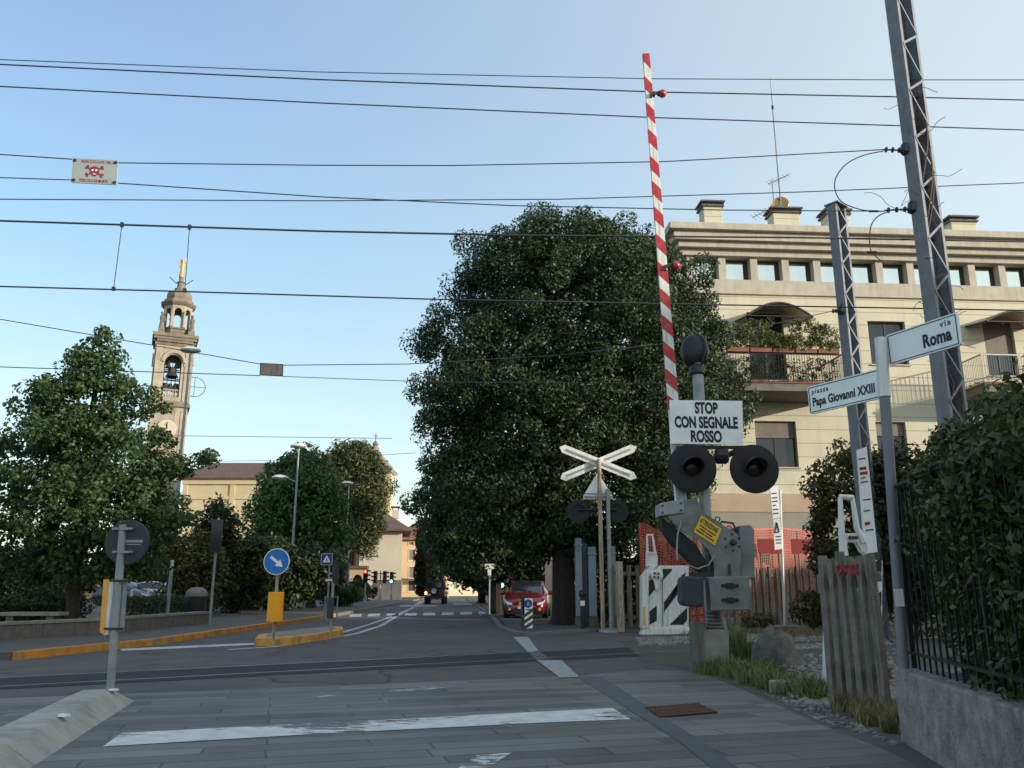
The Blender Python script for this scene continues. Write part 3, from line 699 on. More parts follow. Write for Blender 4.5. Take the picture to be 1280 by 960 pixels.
# ================================================================== RIGHT: APARTMENT HOUSE
YL = 36.0; YR = YL*Tz(288)/Tz(301)
pl, pr = at(838, 288, YL), at(1280, 301, YR)
d_ = (pr-pl); d_.z = 0; d_.normalize()
FA = Frame((pl.x+0.5*d_.x, pl.y+0.5*d_.y), (pl.x+24*d_.x, pl.y+24*d_.y))
apt = thing('apartment_house', 'cream panelled apartment house with attic windows, balconies and flat cornice behind the railway', 'building', FA.pt(0, 0, 0))
ztop = FA.fp(1000, 292)[1]; z_sill0 = FA.fp(1000, 370)[1]; z_sill1 = FA.fp(1000, 352.5)[1]
z_head = FA.fp(1000, 323.5)[1]
L = 23.0
holes = []
midw = FA.rect(1084, 401, 1137, 456); loww = FA.rect(943, 526, 999, 584); door1 = FA.rect(933, 390, 985, 476); door2 = FA.rect(1227, 400, 1275, 470)
loww2 = FA.rect(1094, 527, 1138, 584); loww3 = FA.rect(1228, 527, 1280, 584); farw = (door2[1]+2.2, door2[1]+3.9, midw[2], midw[3])
holes = [midw, loww, door1, door2, loww2, loww3, farw]
zp1 = FA.fp(950, 617)[1]; zp0 = FA.fp(950, 640)[1]
mb = MB(); wall_holes(mb, FA, 0, L, zp1, z_sill0, holes, 0.28)
build('wall', mb, M['panel'], apt, recalc=False)
mb = MB(); shell_walls(mb, FA, 0, L, 0, ztop-0.9, 12); build('side_wall', mb, M['panel'], apt)
mb = MB(); FA.box(mb, 0, L, -0.3, 0.03, zp0, zp1); build('plinth_band', mb, M['plinth_pink'], apt)
mb = MB(); FA.box(mb, 0, L, -0.3, 0.0, 0, zp0-0.002); build('plinth', mb, M['plinth_green'], apt)
mb = MB(); FA.box(mb, -0.04, L+0.04, -0.45, 0.10, z_sill0, z_sill1); build('sill_band', mb, M['cornice'], apt)
# attic: pillars with recessed windows
a_prev = FA.fp(863, 335)[0]; step = (FA.fp(1021.5, 335)[0]-FA.fp(903, 335)[0])/3
mbp = MB(); gl = []
k = -1
x = FA.fp(903, 335)[0] - step*2
while x < L+1:
    mbp = MB(); FA.box(mbp, max(0, x-0.17), x+0.17, -0.45, -0.02, z_sill1, z_head); x += step
    build('attic_pillar', mbp, M['cornice'], apt)
x = FA.fp(903, 335)[0] - step*2; first = None
while x < L:
    a0, a1 = x+0.17, x+step-0.17
    if a0 > 0:
        w = MB(); FA.box(w, a0, a1-0.02, -0.47, -0.40, z_sill1+0.003, z_head-0.003)
        wf = build('attic_window', w, M['frame_dark'], apt)
        g = MB(); FA.box(g, a0+0.01, a1-0.24, -0.395, -0.385, z_sill1+0.03, z_head-0.14); build('pane', g, M['glass_mirror'], wf)
    x += step
# cornice steps and roof slab
def z_at(py): return FA.fp(1000, py)[1]
mb = MB(); FA.box(mb, -0.1, L+0.1, -12.1, 0.14, z_head, z_at(316)); build('cornice_lower', mb, M['cornice'], apt)
mb = MB(); FA.box(mb, -0.25, L+0.25, -12.2, 0.40, z_at(316)+0.002, z_at(309)); build('cornice_middle', mb, M['cornice'], apt)
mb = MB(); FA.box(mb, -0.5, L+0.5, -12.5, 0.62, z_at(309)+0.002, z_at(299)); build('roof_edge', mb, M['cornice'], apt)
mb = MB(); FA.box(mb, -0.75, L+0.5, -12.7, 0.85, z_at(299)+0.002, ztop+0.05); build('roof_slab', mb, M['cornice'], apt, bevel=0.03)
# windows, doors
def window(h, name, curtain=None):
    f = MB()
    a0, a1, z0, z1 = h; t = 0.07
    for q in ((a0, a0+t, z0, z1), (a1-t, a1, z0, z1), (a0+t, a1-t, z0, z0+t), (a0+t, a1-t, z1-t, z1), ((a0+a1)/2-t/2, (a0+a1)/2+t/2, z0+t, z1-t)):
        FA.box(f, q[0], q[1], -0.27, -0.2, q[2], q[3])
    w = build(name, f, M['frame_dark'], apt)
    g = MB(); FA.box(g, a0+t, a1-t, -0.25, -0.235, z0+t, z1-t); build('pane', g, M['glass'], w)
    b = MB(); FA.box(b, a0, a1, -0.30, -0.28, z0, z1); build('recess', b, M['frame_dark'], w)
    if curtain:
        c = MB(); FA.box(c, a0+0.05, a1-0.05, -0.185, -0.16, z1-(z1-z0)*curtain, z1-0.002); build('roller_blind', c, M['shutter_grey'], w)
    s = MB(); FA.box(s, a0-0.06, a1+0.06, -0.24, 0.07, z0-0.07, z0-0.003); build('sill', s, M['cornice'], w)
window(midw, 'window'); window(loww, 'window', 0.36); window(loww2, 'window', 0.3); window(loww3, 'window', 0.5); window(farw, 'window')
window(door1, 'balcony_door'); window(door2, 'balcony_door', 0.6)
# balconies
def balcony(a0, a1, zt, zb, zr, out, name, flowers):
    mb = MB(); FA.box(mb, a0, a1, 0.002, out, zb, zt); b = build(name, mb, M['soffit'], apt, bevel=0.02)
    e = MB(); FA.box(e, a0-0.03, a1+0.03, 0.004, out+0.04, zt+0.002, zt+0.09); build('slab_edge', e, M['terracotta'], b)
    r = MB()
    n = int((a1-a0)/0.115)
    for i in range(n+1):
        a = a0+0.03+(a1-a0-0.06)*i/n; r.tube([FA.pt(a, out-0.05, zt+0.09), FA.pt(a, out-0.05, zr)], 0.011, 5)
    for a in (a0+0.03, a1-0.03):
        for i in range(1, int(out/0.115)):
            r.tube([FA.pt(a, i*0.115, zt+0.09), FA.pt(a, i*0.115, zr)], 0.011, 5)
        FA.box(r, a-0.025, a+0.025, 0.01, out-0.03, zr, zr+0.05); FA.box(r, a-0.02, a+0.02, 0.01, out-0.03, zt+0.15, zt+0.18)
    FA.box(r, a0, a1, out-0.08, out-0.02, zr, zr+0.05); FA.box(r, a0, a1, out-0.07, out-0.03, zt+0.15, zt+0.18)
    build('railing', r, M['steel'] if not flowers else M['dark_metal'], b)
    return b
b1 = FA.rect(906, 478, 1056, 486); zr1 = FA.fp(1000, 441)[1]
# the balcony juts out, so its parts are pulled towards the wall's own scale
OUT1 = 2.1; kf = 1 - OUT1/33.0
def jut(px, py, out):
    """position on the vertical plane standing out from the wall by out"""
    f2 = Frame((FA.o.x+FA.n.x*out, FA.o.y+FA.n.y*out), (FA.o.x+FA.n.x*out+FA.u.x, FA.o.y+FA.n.y*out+FA.u.y)); return f2.fp(px, py)
ba0, zt_ = jut(908, 478, OUT1); ba1 = jut(1056, 478, OUT1)[0]; zr_ = jut(1000, 443, OUT1)[1]; zb_ = jut(1000, 489, OUT1)[1]
balcony(ba0, ba1, zt_, zb_, zr_, OUT1, 'balcony', True)
bb0, zt2 = jut(1231, 480, OUT1); zr2 = jut(1260, 444, OUT1)[1]; zb2 = jut(1260, 490, OUT1)[1]
balcony(bb0, bb0+3.6, zt2, zb2, zr2, OUT1, 'balcony', False)
# barrel awnings
def awning(a0, a1, zc, rise, out):
    n = 14
    def prof(i): t = i/n; return a0+(a1-a0)*t, zc + rise*math.sin(math.pi*(0.12+0.76*t)) - rise*math.sin(math.pi*0.12)
    mb = MB()
    pts = [prof(i) for i in range(n+1)]
    top = [FA.pt(a, 0.01, z+0.12) for a, z in pts]; fr_ = [FA.pt(a, out, z-0.1) for a, z in pts]
    mb.add(top+fr_+[p-UP*0.03 for p in top]+[p-UP*0.03 for p in fr_], [(i, i+1, n+2+i, n+1+i) for i in range(n)] + [(2*(n+1)+i, 3*(n+1)+i, 3*(n+1)+i+1, 2*(n+1)+i+1) for i in range(n)])
    w = build('awning', mb, M['awning'], apt, smooth=True)
    mb = MB(); mb.tube(fr_, 0.05, 6); mb.tube([fr_[0], fr_[-1]], 0.03, 6); mb.tube([fr_[0], top[0]], 0.045, 6); mb.tube([fr_[-1], top[-1]], 0.045, 6)
    mb.tube([fr_[n//2], top[n//2]], 0.03, 6)
    build('awning_frame', mb, M['dark_metal'], w)
a0, zc = jut(928, 397, 0.9); a1 = jut(1009, 397, 0.9)[0]; awning(a0, a1, zc, jut(960, 374, 0.9)[1]-zc+0.1, 1.5)
a0, zc = jut(1222, 404, 0.9); awning(a0, a0+2.9, zc, 0.8, 1.5)
# chimneys
def chimney(px0, px1, pyt, d=-2.0):
    a0 = jut(px0, 288, d)[0]; a1 = jut(px1, 288, d)[0]; z1 = jut(px0, pyt, d)[1]
    mb = MB(); FA.box(mb, a0, a1, d-0.8, d, ztop-0.2, z1-0.30); c = build('chimney', mb, M['panel'], apt, bevel=0.02)
    mb = MB(); FA.box(mb, a0-0.1, a1+0.1, d-0.9, d+0.1, z1-0.298, z1-0.2); 
    FA.box(mb, a0+0.05, a1-0.05, d-0.75, d-0.05, z1-0.199, z1-0.08); FA.box(mb, a0-0.15, a1+0.15, d-0.95, d+0.15, z1-0.079, z1); build('chimney_cap', mb, M['concrete_dark'], c)
    return a0, a1, z1
chimney(881, 904, 251); c2 = chimney(968, 1001, 259); chimney(1036, 1063, 261); chimney(1190, 1221, 270)
# aerials and dish
t = thing('whip_aerial', 'tall thin whip aerial rising behind the roof chimney', 'antenna', FA.pt(c2[1]-0.4, -3.2, ztop))
mb = MB(); p0 = FA.pt(c2[1]-0.4, -3.2, ztop); zt = jut(985, 97, -3.2)[1]; zm = jut(985, 135, -3.2)[1]
mb.tube([p0, V(p0.x, p0.y, zm)], [0.05, 0.035], 6); build('mast', mb, M['galv'], t)
mb = MB(); mb.tube([V(p0.x, p0.y, zm-0.03), V(p0.x, p0.y, zt)], [0.02, 0.008], 5); mb.lathe([(0.02, -.12), (0.06, -.1), (0.06, .1), (0.02, .12)], V(p0.x, p0.y, zm), 8); build('whip', mb, M['dark_metal'], t)
a = jut(965, 225, -3.0); t = thing('tv_aerial', 'television aerial with two yagi booms left of the roof chimney', 'antenna', FA.pt(a[0], -3.0, ztop))
p0 = FA.pt(a[0], -3.0, ztop); mb = MB(); mb.tube([p0, V(p0.x, p0.y, a[1])], 0.03, 6)
build('mast', mb, M['galv'], t)
for (x0, y0, x1, y1) in ((942, 270, 969, 258), (962, 228, 986, 219)):
    mb = MB()
    q0 = jut(x0, y0, -3.4); q1 = jut(x1, y1, -2.8); A, B = FA.pt(q0[0], -3.6, q0[1]), FA.pt(q1[0], -2.7, q1[1])
    mb.tube([A, B], 0.02, 5); dd = (B-A).normalized(); cr_ = dd.cross(UP).normalized()
    for i in range(7):
        c = A.lerp(B, (i+.3)/7); mb.tube([c-cr_*(.38-.02*i), c+cr_*(.38-.02*i)], 0.012, 4)
    build('yagi_boom', mb, M['galv'], t)
a = jut(975, 255, -3.4); t = thing('satellite_dish', 'gold satellite dish standing behind the roof chimney', 'satellite dish', FA.pt(a[0], -3.4, ztop))
c = FA.pt(a[0], -3.4, a[1]-0.1); mb = MB(); mb.tube([V(c.x, c.y, ztop), c], 0.035, 6); build('mast', mb, M['galv'], t)
ax = V(-0.35, -0.9, 0.25); mb = MB(); mb.lathe([(0.02, 0), (0.22, 0.03), (0.38, 0.09), (0.46, 0.15), (0.45, 0.165), (0.36, 0.105), (0.2, 0.045), (0.02, 0.02)], c, 20, ax); build('reflector', mb, M['gold'], t, smooth=True)
mb = MB(); e = c+ax.normalized()*0.5; 
for an in (0, 2.1, 4.2): mb.tube([c + V(0.4*math.cos(an), 0, 0.4*math.sin(an)) + ax.normalized()*.12, e], 0.012, 4)
mb.ball(e, 0.05, 8); build('feed_arm', mb, M['dark_metal'], t)
# flower boxes and plants on the first balcony
nb = 5
for i in range(nb):
    a = ba0+0.1+(ba1-ba0-0.2)*(i+0.5)/nb; w = (ba1-ba0)/nb*0.45
    t = thing('flower_box', ['terracotta flower box with leafy plant at left end of the balcony railing', 'terracotta flower box second from left on the balcony railing', 'terracotta flower box in the middle of the balcony railing', 'terracotta flower box second from right on the balcony railing', 'terracotta flower box at right end of the balcony railing'][i], 'planter', FA.pt(a, OUT1-0.05, zr_+0.055), 'flower boxes on the balcony railing')
    mb = MB(); FA.box(mb, a-w, a+w, OUT1-0.17, OUT1+0.07, zr_+0.055, zr_+0.25); build('trough', mb, M['terracotta'], t, bevel=0.01)
    hgt = (1.0, 1.25, 0.6, 1.3, 1.05)[i]
    n = 64; cen = np.array([list(FA.pt(a+random.uniform(-w, w)*1.1, OUT1-0.05+random.uniform(-.15, .15), zr_+0.25+random.uniform(0, hgt))) for _ in range(n)])
    p, nr = clump_leaves(cen, RNG.uniform(0.10, 0.24, n), 30, 0.3)
    leaf_obj('plant', p, nr, RNG.uniform(0.07, 0.14, len(p)), M['leaf_balcony'], t)
n = 110; cx_ = (ba0+ba1)/2
t = thing('balcony_plants', 'trailing green plants behind the bars of the flowered balcony', 'plants', FA.pt(cx_, OUT1-0.3, zt_+0.09))
cen = np.array([list(FA.pt(random.uniform(ba0+.1, ba1-.1), OUT1-random.uniform(0.15, .6), zt_+0.2+random.uniform(0, 1.0))) for _ in range(n)])
p, nr = clump_leaves(cen, RNG.uniform(0.1, 0.25, n), 24, 0.3); leaf_obj('foliage', p, nr, RNG.uniform(0.07, 0.14, len(p)), M['leaf_shrub'], t)
t['kind'] = 'stuff'

# ================================================================== FAR LEFT: BELL TOWER AND CHURCH
YT = 120.0
def X(px, py, Y=YT): return at(px, py, Y).x
def Z(py, Y=YT): return CAM_H + Y*Tz(py)
cx = X(214.5, 470); hw = (X(240, 465)-X(193, 465))/2*0.91
tower = thing('bell_tower', 'tall stone church bell tower with open belfry, arched lantern and golden statue on top', 'tower', (cx, YT, 0))
TC = V(cx, YT, 0)
zc0, zc1 = Z(438), Z(424); zb = Z(499); zl = Z(512); za0 = Z(491); 
mb = MB(); mb.box(TC+UP*(zl/2), (2*hw*0.98, 2*hw*0.98, zl))
for sx in (-1, 1):
    for sy in (-1, 1): mb.box(TC+V(sx*hw*0.84, sy*hw*0.84, zl*0.49), (hw*0.36, hw*0.36, zl*0.98))
build('shaft', mb, M['tower_stone'], tower)
for (z0, z1, e) in ((zl-0.02, zl+0.45, 1.12), (zl+0.46, zl+0.8, 1.05)):
    mb = MB(); mb.box(TC+UP*(z0+z1)/2, (2*hw*e, 2*hw*e, z1-z0)); build('string_course', mb, M['tower_dark'], tower)
# belfry storey: four walls with arched openings
def arch_wall(mb, fr, a0, a1, z0, z1, oa0, oa1, oz0, ozs, th):
    """wall with one round-headed opening, ozs = springing height"""
    r = (oa1-oa0)/2; cxx = (oa0+oa1)/2; n = 10
    arc = [(cxx - r*math.cos(math.pi*i/n), ozs + r*math.sin(math.pi*i/n)) for i in range(n+1)]
    for d in (0, -th):
        mb.sheet([fr.pt(a0, d, z0), fr.pt(oa0, d, z0), fr.pt(oa0, d, z1), fr.pt(a0, d, z1)])
        mb.sheet([fr.pt(oa1, d, z0), fr.pt(a1, d, z0), fr.pt(a1, d, z1), fr.pt(oa1, d, z1)])
        if oz0 > z0: mb.sheet([fr.pt(oa0, d, z0), fr.pt(oa1, d, z0), fr.pt(oa1, d, oz0), fr.pt(oa0, d, oz0)])
        for i in range(n):
            mb.sheet([fr.pt(arc[i][0], d, arc[i][1]), fr.pt(arc[i+1][0], d, arc[i+1][1]), fr.pt(arc[i+1][0], d, z1), fr.pt(arc[i][0], d, z1)])
    edge = [(oa0, oz0)] + arc + [(oa1, oz0)]
    for i in range(len(edge)): 
        p, q = edge[i], edge[(i+1) % len(edge)]
        mb.sheet([fr.pt(p[0], 0, p[1]), fr.pt(q[0], 0, q[1]), fr.pt(q[0], -th, q[1]), fr.pt(p[0], -th, p[1])])
    return arc
zb0 = zl+0.8
oz0 = Z(500); ozs = Z(458)
cor = [V(cx-hw, YT-hw, 0), V(cx+hw, YT-hw, 0), V(cx+hw, YT+hw, 0), V(cx-hw, YT+hw, 0)]
ow = hw*0.46
for i in range(4):
    fr = Frame(cor[i], cor[(i+1) % 4]); mb = MB()
    arc = arch_wall(mb, fr, 0, 2*hw, zb0, zc0, hw-ow, hw+ow, oz0, ozs, 0.7)
    w = build('belfry_wall', mb, M['tower_stone'], tower, recalc=False)
    mb = MB(); r0 = ow; pr = []
    pts = [fr.pt(hw - (r0+0.35)*math.cos(math.pi*k/12), 0.08, ozs + (r0+0.35)*math.sin(math.pi*k/12)) for k in range(13)]
    mb.tube(pts, 0.26, 6); FrB = fr
    fr.box(mb, 0.35, hw-ow-0.3, -0.05, 0.12, ozs-0.5, ozs-0.1); fr.box(mb, hw+ow+0.3, 2*hw-0.35, -0.05, 0.12, ozs-0.5, ozs-0.1)
    fr.box(mb, 0.1, hw*0.36, -0.05, 0.14, zb0, zc0-0.1); fr.box(mb, 2*hw-hw*0.36, 2*hw-0.1, -0.05, 0.14, zb0, zc0-0.1)
    build('arch_moulding', mb, M['tower_stone'], w)
    mb = MB()
    for k in range(7): mb.lathe([(0.12, 0), (0.16, 0.3), (0.07, 0.6), (0.12, 0.95)], fr.pt(hw-ow+0.2+(2*ow-0.4)*k/6, -0.35, oz0), 8)
    fr.box(mb, hw-ow, hw+ow, -0.55, -0.15, oz0+0.95, oz0+1.15)
    build('balustrade', mb, M['tower_stone'], w)
# bells and their iron frame
mb = MB()
for zz in (oz0+1.6, oz0+3.0, oz0+4.3): mb.box(TC+UP*zz, (2*hw-1.2, 0.18, 0.18)); mb.box(TC+UP*zz+V(0, -1.2, 0), (2*hw-1.2, 0.14, 0.14))
for k in range(5): mb.box(TC+V((k-2)*0.55, -1.2, (oz0+ozs)/2+0.6), (0.1, 0.1, ozs-oz0+1.2))
build('bell_frame', mb, M['dark_metal'], tower)
bell = [(0.02, 0.98), (0.25, 0.95), (0.34, 0.75), (0.40, 0.4), (0.52, 0.15), (0.62, 0.0), (0.5, 0.02), (0.1, 0.6)]
for (bx, bz, s) in ((0, 3.2, 1.5), (-0.75, 1.1, 1.15), (0.7, 1.0, 1.25), (-0.1, 1.3, 0.9), (0.55, 4.6, 0.8), (-0.6, 4.5, 0.8)):
    mb = MB(); mb.lathe([(r*s, z*s) for r, z in bell], TC+V(bx, -1.5, oz0+bz), 14); build('bell', mb, M['bronze'], tower, smooth=True)
# bell wheel standing out on the right
mb = MB(); wc = V(X(241, 483), YT, Z(481)); rr = 1.55
mb.tube([wc + V(rr*math.sin(a)*1.0, rr*math.cos(a)*0.15, rr*math.cos(a)) for a in np.linspace(0, 2*math.pi, 25)], 0.05, 5)
mb.tube([wc-V(rr, 0, 0), wc+V(rr, 0, 0)], 0.04, 5); mb.tube([wc-V(0, 0, rr), wc+V(0, 0, rr)], 0.04, 5)
build('bell_wheel', mb, M['dark_metal'], tower)
# main cornice with dentils
mb = MB(); h = zc1-zc0
for (f0_, f1_, e) in ((0, .22, 1.06), (.22, .5, 1.0), (.5, .72, 1.16), (.72, 1, 1.24)):
    mb.box(TC+UP*(zc0+h*(f0_+f1_)/2), (2*hw*e, 2*hw*e, h*(f1_-f0_)))
for i in range(4):
    fr = Frame(cor[i], cor[(i+1) % 4])
    for k in range(15): fr.box(mb, 0.1+k*(2*hw-0.5)/14, 0.4+k*(2*hw-0.5)/14, 0.0, 0.36, zc0+h*.27, zc0+h*.47)
build('cornice', mb, M['tower_dark'], tower)
# lantern: base, eight piers with arches, entablature, dome
z1, z2, z3, z4 = zc1, Z(414), Z(386), Z(377)
rl = (X(240, 400)-X(200, 400))/2*0.95
TL = TC*1.0
mb = MB(); mb.lathe([(rl*1.02, z1), (rl*1.02, z1+0.3), (rl*0.95, z1+0.35), (rl*0.95, z2-0.25), (rl*1.04, z2-0.2), (rl*1.04, z2)], TL, 8); build('lantern_base', mb, M['tower_dark'], tower)
mb = MB(); m2 = MB()
for k in range(8):
    an0, an1 = 2*math.pi*(k+.5)/8, 2*math.pi*(k+1.5)/8
    P, Q = TL+V(math.cos(an0), math.sin(an0), 0)*rl*0.93, TL+V(math.cos(an1), math.sin(an1), 0)*rl*0.93
    fr = Frame(Q, P) if (Frame(Q, P).n.dot((P+Q)/2-TL) > 0) else Frame(P, Q)
    wl = fr.len; ro = wl*0.31
    arch_wall(mb, fr, 0, wl, z2, z3, wl/2-ro, wl/2+ro, z2, z3-ro-0.45, 0.45)
    m2.lathe([(0.3, 0), (0.3, .25), (0.2, .3), (0.17, (z3-z2)-ro-.9), (0.28, (z3-z2)-ro-.6)], P*1.0+(P-TL).normalized()*0.15+UP*z2, 8)
build('lantern_arcade', mb, M['tower_stone'], tower, recalc=False); build('lantern_columns', m2, M['tower_stone'], tower)
mb = MB(); mb.lathe([(rl*1.0, z3), (rl*1.12, z3+0.3), (rl*1.16, z3+0.5), (rl*1.0, z3+0.6), (rl*0.95, z4-0.1), (rl*0.8, z4)], TL, 8); build('entablature', mb, M['tower_dark'], tower)
zd = Z(364); rd = rl*0.82
mb = MB(); mb.lathe([(rd*0.95, z4), (rd*1.02, z4+(zd-z4)*.25), (rd*1.0, z4+(zd-z4)*.5), (rd*.85, z4+(zd-z4)*.78), (rd*.5, zd-0.1), (rd*.4, zd)], TL, 8); build('dome', mb, M['tower_dark'], tower)
z5 = Z(347)
mb = MB(); mb.lathe([(rd*.42, zd-0.02), (rd*.45, zd+.3), (rd*.28, zd+.45), (rd*.26, zd+(z5-zd)*.55), (rd*.36, zd+(z5-zd)*.6), (rd*.2, zd+(z5-zd)*.7), (rd*.16, z5)], TL, 10); build('finial', mb, M['tower_dark'], tower)
mb = MB()
for sx in (-1, 1): mb.tube([TL+V(sx*0.6, -0.3, zd+1.0), TL+V(sx*1.7, -0.5, zd+1.9)], 0.06, 5)
build('floodlight_arm', mb, M['dark_metal'], tower)
# robed statue with raised arm
zs1 = Z(322.5); hs = zs1-z5
mb = MB(); mb.lathe([(0.42, 0), (0.40, .1*hs), (0.30, .35*hs), (0.26, .52*hs), (0.33, .66*hs), (0.30, .74*hs), (0.1, .78*hs), (0.09, .8*hs), (0.14, .84*hs), (0.15, .89*hs), (0.08, .94*hs)], TL+UP*z5, 12)
mb.tube([TL+V(0.28, -.05, z5+.70*hs), TL+V(0.45, -.2, z5+.8*hs), TL+V(0.28, -.25, z5+hs)], [0.11, 0.09, 0.05], 6)
mb.tube([TL+V(-.28, -.05, z5+.70*hs), TL+V(-.42, -.15, z5+.52*hs), TL+V(-.15, -.35, z5+.5*hs)], [0.11, 0.09, 0.06], 6)
mb.tube([TL+V(-.1, .2, z5+.7*hs), TL+V(-.25, .35, z5+.97*hs), TL+V(-.3, .4, z5+.55*hs)], [0.1, 0.14, 0.05], 6)
build('statue', mb, M['gold'], tower, smooth=True)
# corner statues on the cornice
for sx in (-1, 1):
    for sy in (-1, 1):
        c = TL+V(sx*hw*0.82, sy*hw*0.82, zc1); mb = MB()
        mb.box(c+UP*0.4, (0.9, 0.9, 0.8)); mb.lathe([(0.42, .8), (0.36, 1.3), (0.27, 2.0), (0.36, 2.5), (0.3, 2.75), (0.1, 2.85), (0.18, 3.05), (0.16, 3.25), (0.05, 3.35)], c, 10)
        mb.tube([c+V(sx*-.3, -.1, 2.55), c+V(sx*-.5, -.25, 2.1), c+V(sx*-.2, -.35, 1.9)], [.12, .1, .07], 6)
        build('corner_statue', mb, M['tower_dark'], tower)
# clock face on the shaft
fr = Frame(cor[0], cor[1]); cz = Z(540); mb = MB(); mb.lathe([(1.35, 0), (1.35, .1), (1.2, .12)], fr.pt(hw, 0.1, cz), 24, fr.n); build('clock_face', mb, M['clock'], tower)
mb = MB(); fr.box(mb, hw-0.06, hw+0.06, .24, .28, cz, cz+1.0); fr.box(mb, hw-0.6, hw, .24, .28, cz-.06, cz+.06); build('clock_hands', mb, M['text'], tower)

tower.rotation_euler = (0, 0, R(24))
# church nave and facade gable
YC = 105.0
xa, xb = X(228, 620, YC), X(462, 620, YC); zr0, zr1 = Z(598.5, YC), Z(583.5, YC+9)
church = thing('church', 'long cream church with brown tiled roof and pale gabled front behind the trees', 'building', (xa, YC, 0))
fr = Frame((xa, YC), (xb, YC)); W = xb-xa
mb = MB(); fr.box(mb, 0, W, -18, 0, 0, zr0-0.002); build('wall', mb, M['church'], church)
mb = MB(); fr.box(mb, -0.1, W+.1, -18.1, 0.25, zr0-0.7, zr0-0.003); fr.box(mb, 0.3, W, 0.0, 0.12, zr0-2.6, zr0-2.2)
fr.box(mb, 0, 0.6, -.1, .15, 0, zr0-0.75); fr.box(mb, 6.0, 6.6, -.1, .15, 0, zr0-0.75); build('cornice', mb, M['church'], church)
mb = MB(); hip_roof(mb, fr, 0, W, 18, zr0+0.15, 0.6, zr1-zr0+0.4, 0.2, ridge_in=0.6); build('roof', mb, M['roof_tile_brown'], church)
YG = YC-1.0
gx0, gx1, gp = X(446, 590, YG), X(489, 590, YG), X(467, 560, YG)
zg0, zg1 = Z(590, YG), Z(561, YG)
mb = MB(); mb.prism([V(gx0, YG, 0), V(gx1, YG, 0), V(gx1, YG, zg0), V(gp+.4, YG, zg1), V(gp-.4, YG, zg1), V(gx0, YG, zg0)], V(0, 3, 0)); build('facade_gable', mb, M['church'], church)
mb = MB()
for (p, q) in ((V(gx1+.3, YG+1.5, zg0), V(gp, YG+1.5, zg1+.25)), (V(gx0-.3, YG+1.5, zg0), V(gp, YG+1.5, zg1+.25))):
    dd = (q-p); mb.cbox((p+q)/2, dd/2, V(0, 1.8, 0), dd.normalized().cross(V(0, 1, 0))*0.22)
build('gable_cornice', mb, M['cornice'], church)
mb = MB(); c = V(gp, YG+1.4, zg1); mb.lathe([(.5, 0), (.5, .35), (.2, .5), (.42, .8), (.3, 1.1), (.06, 1.25), (.05, 2.3)], c, 8); mb.box(c+UP*1.9, (.6, .08, .08)); build('cross_finial', mb, M['tower_dark'], church)

# ================================================================== FAR HOUSES
def house(name, label, fr, L, depth, z, rise, wall, roof, over=0.6, holes=(), wname='window', wm='shutter_grey', chim=None, zbase=0):
    t = thing(name, label, 'house', fr.pt(0, 0, 0))
    mb = MB(); wall_holes(mb, fr, 0, L, 0, z, [h[:4] for h in holes], 0.2); shell_walls(mb, fr, 0, L, 0, z, depth)
    build('wall', mb, M[wall], t, recalc=False)
    r = MB(); hip_roof(r, fr, 0, L, depth, z+0.2, over, rise); ro = build('roof', r, M[roof], t)
    for h in holes:
        w = MB(); fr.box(w, h[0], h[1], -0.2, -0.13, h[2], h[3])
        wn = build(h[4] if len(h) > 4 else wname, w, M[h[5] if len(h) > 5 else wm], t)
        f = MB(); tt = 0.07
        for q in ((h[0]-.09, h[0], h[2]-.09, h[3]+.09), (h[1], h[1]+.09, h[2]-.09, h[3]+.09), (h[0], h[1], h[3], h[3]+.09), (h[0]-.12, h[1]+.12, h[2]-.17, h[2]-.09)): fr.box(f, q[0], q[1], 0.002, 0.06, q[2], q[3])
        build('frame', f, M['plaster_yellow'], wn)
    if chim:
        a, d, h0, h1 = chim; c = MB(); fr.box(c, a-.35, a+.35, d-.35, d+.35, h0, h1); cc = build('chimney', c, M['plaster_white'], ro)
        c = MB(); fr.box(c, a-.5, a+.5, d-.5, d+.5, h1+.25, h1+.38)
        for sx in (-.3, .3):
            for sy in (-.3, .3): fr.box(c, a+sx-.06, a+sx+.06, d+sy-.06, d+sy+.06, h1, h1+.25)
        build('chimney_cap', c, M['roof_tile_brown'], cc)
    return t
# pale house: left part with a dark window, blank gable wall, deep eaves
Y1 = 84
f1_ = Frame((X(449, 700, Y1), Y1), (X(501, 700, Y1), Y1+0.6)); zz = Z(664, Y1)
house('pale_house', 'pale blank-walled house with brown hipped tile roof and chimney beyond the pine', f1_, f1_.len, 9, zz, 2.2, 'plaster_white', 'roof_tile_brown', 0.9, chim=(f1_.len*0.82, -4.2, zz+1.6, zz+2.5))
Y1b = 88
fb = Frame((X(428, 700, Y1b), Y1b), (X(452, 700, Y1b), Y1b)); zz = Z(678, Y1b)
hw_ = fb.rect(437, 689, 447, 704)
house('side_house', 'low greyish house with dark shuttered window left of the pale blank wall', fb, fb.len, 7, zz, 1.4, 'wall_grey', 'roof_tile_brown', 0.4, [(*hw_, 'window', 'frame_dark')])
Y2 = 104
f2 = Frame((X(500, 700, Y2), Y2), (X(560, 700, Y2), Y2+2)); zz = Z(675, Y2)
hs = [(*f2.rect(511.5, 687, 518.5, 700), 'shutter'), (*f2.rect(511.5, 708.5, 518.5, 722), 'shutter'), (*f2.rect(511, 677.5, 517, 681), 'attic_window'), (*f2.rect(510.5, 726, 518.5, 738.5), 'door', 'frame_dark')]
house('cream_house', 'orange cream house with shuttered windows and red roof left of the cypress', f2, f2.len, 10, zz, 2.4, 'plaster_cream', 'roof_tile', 0.7, hs)
Y3 = 140
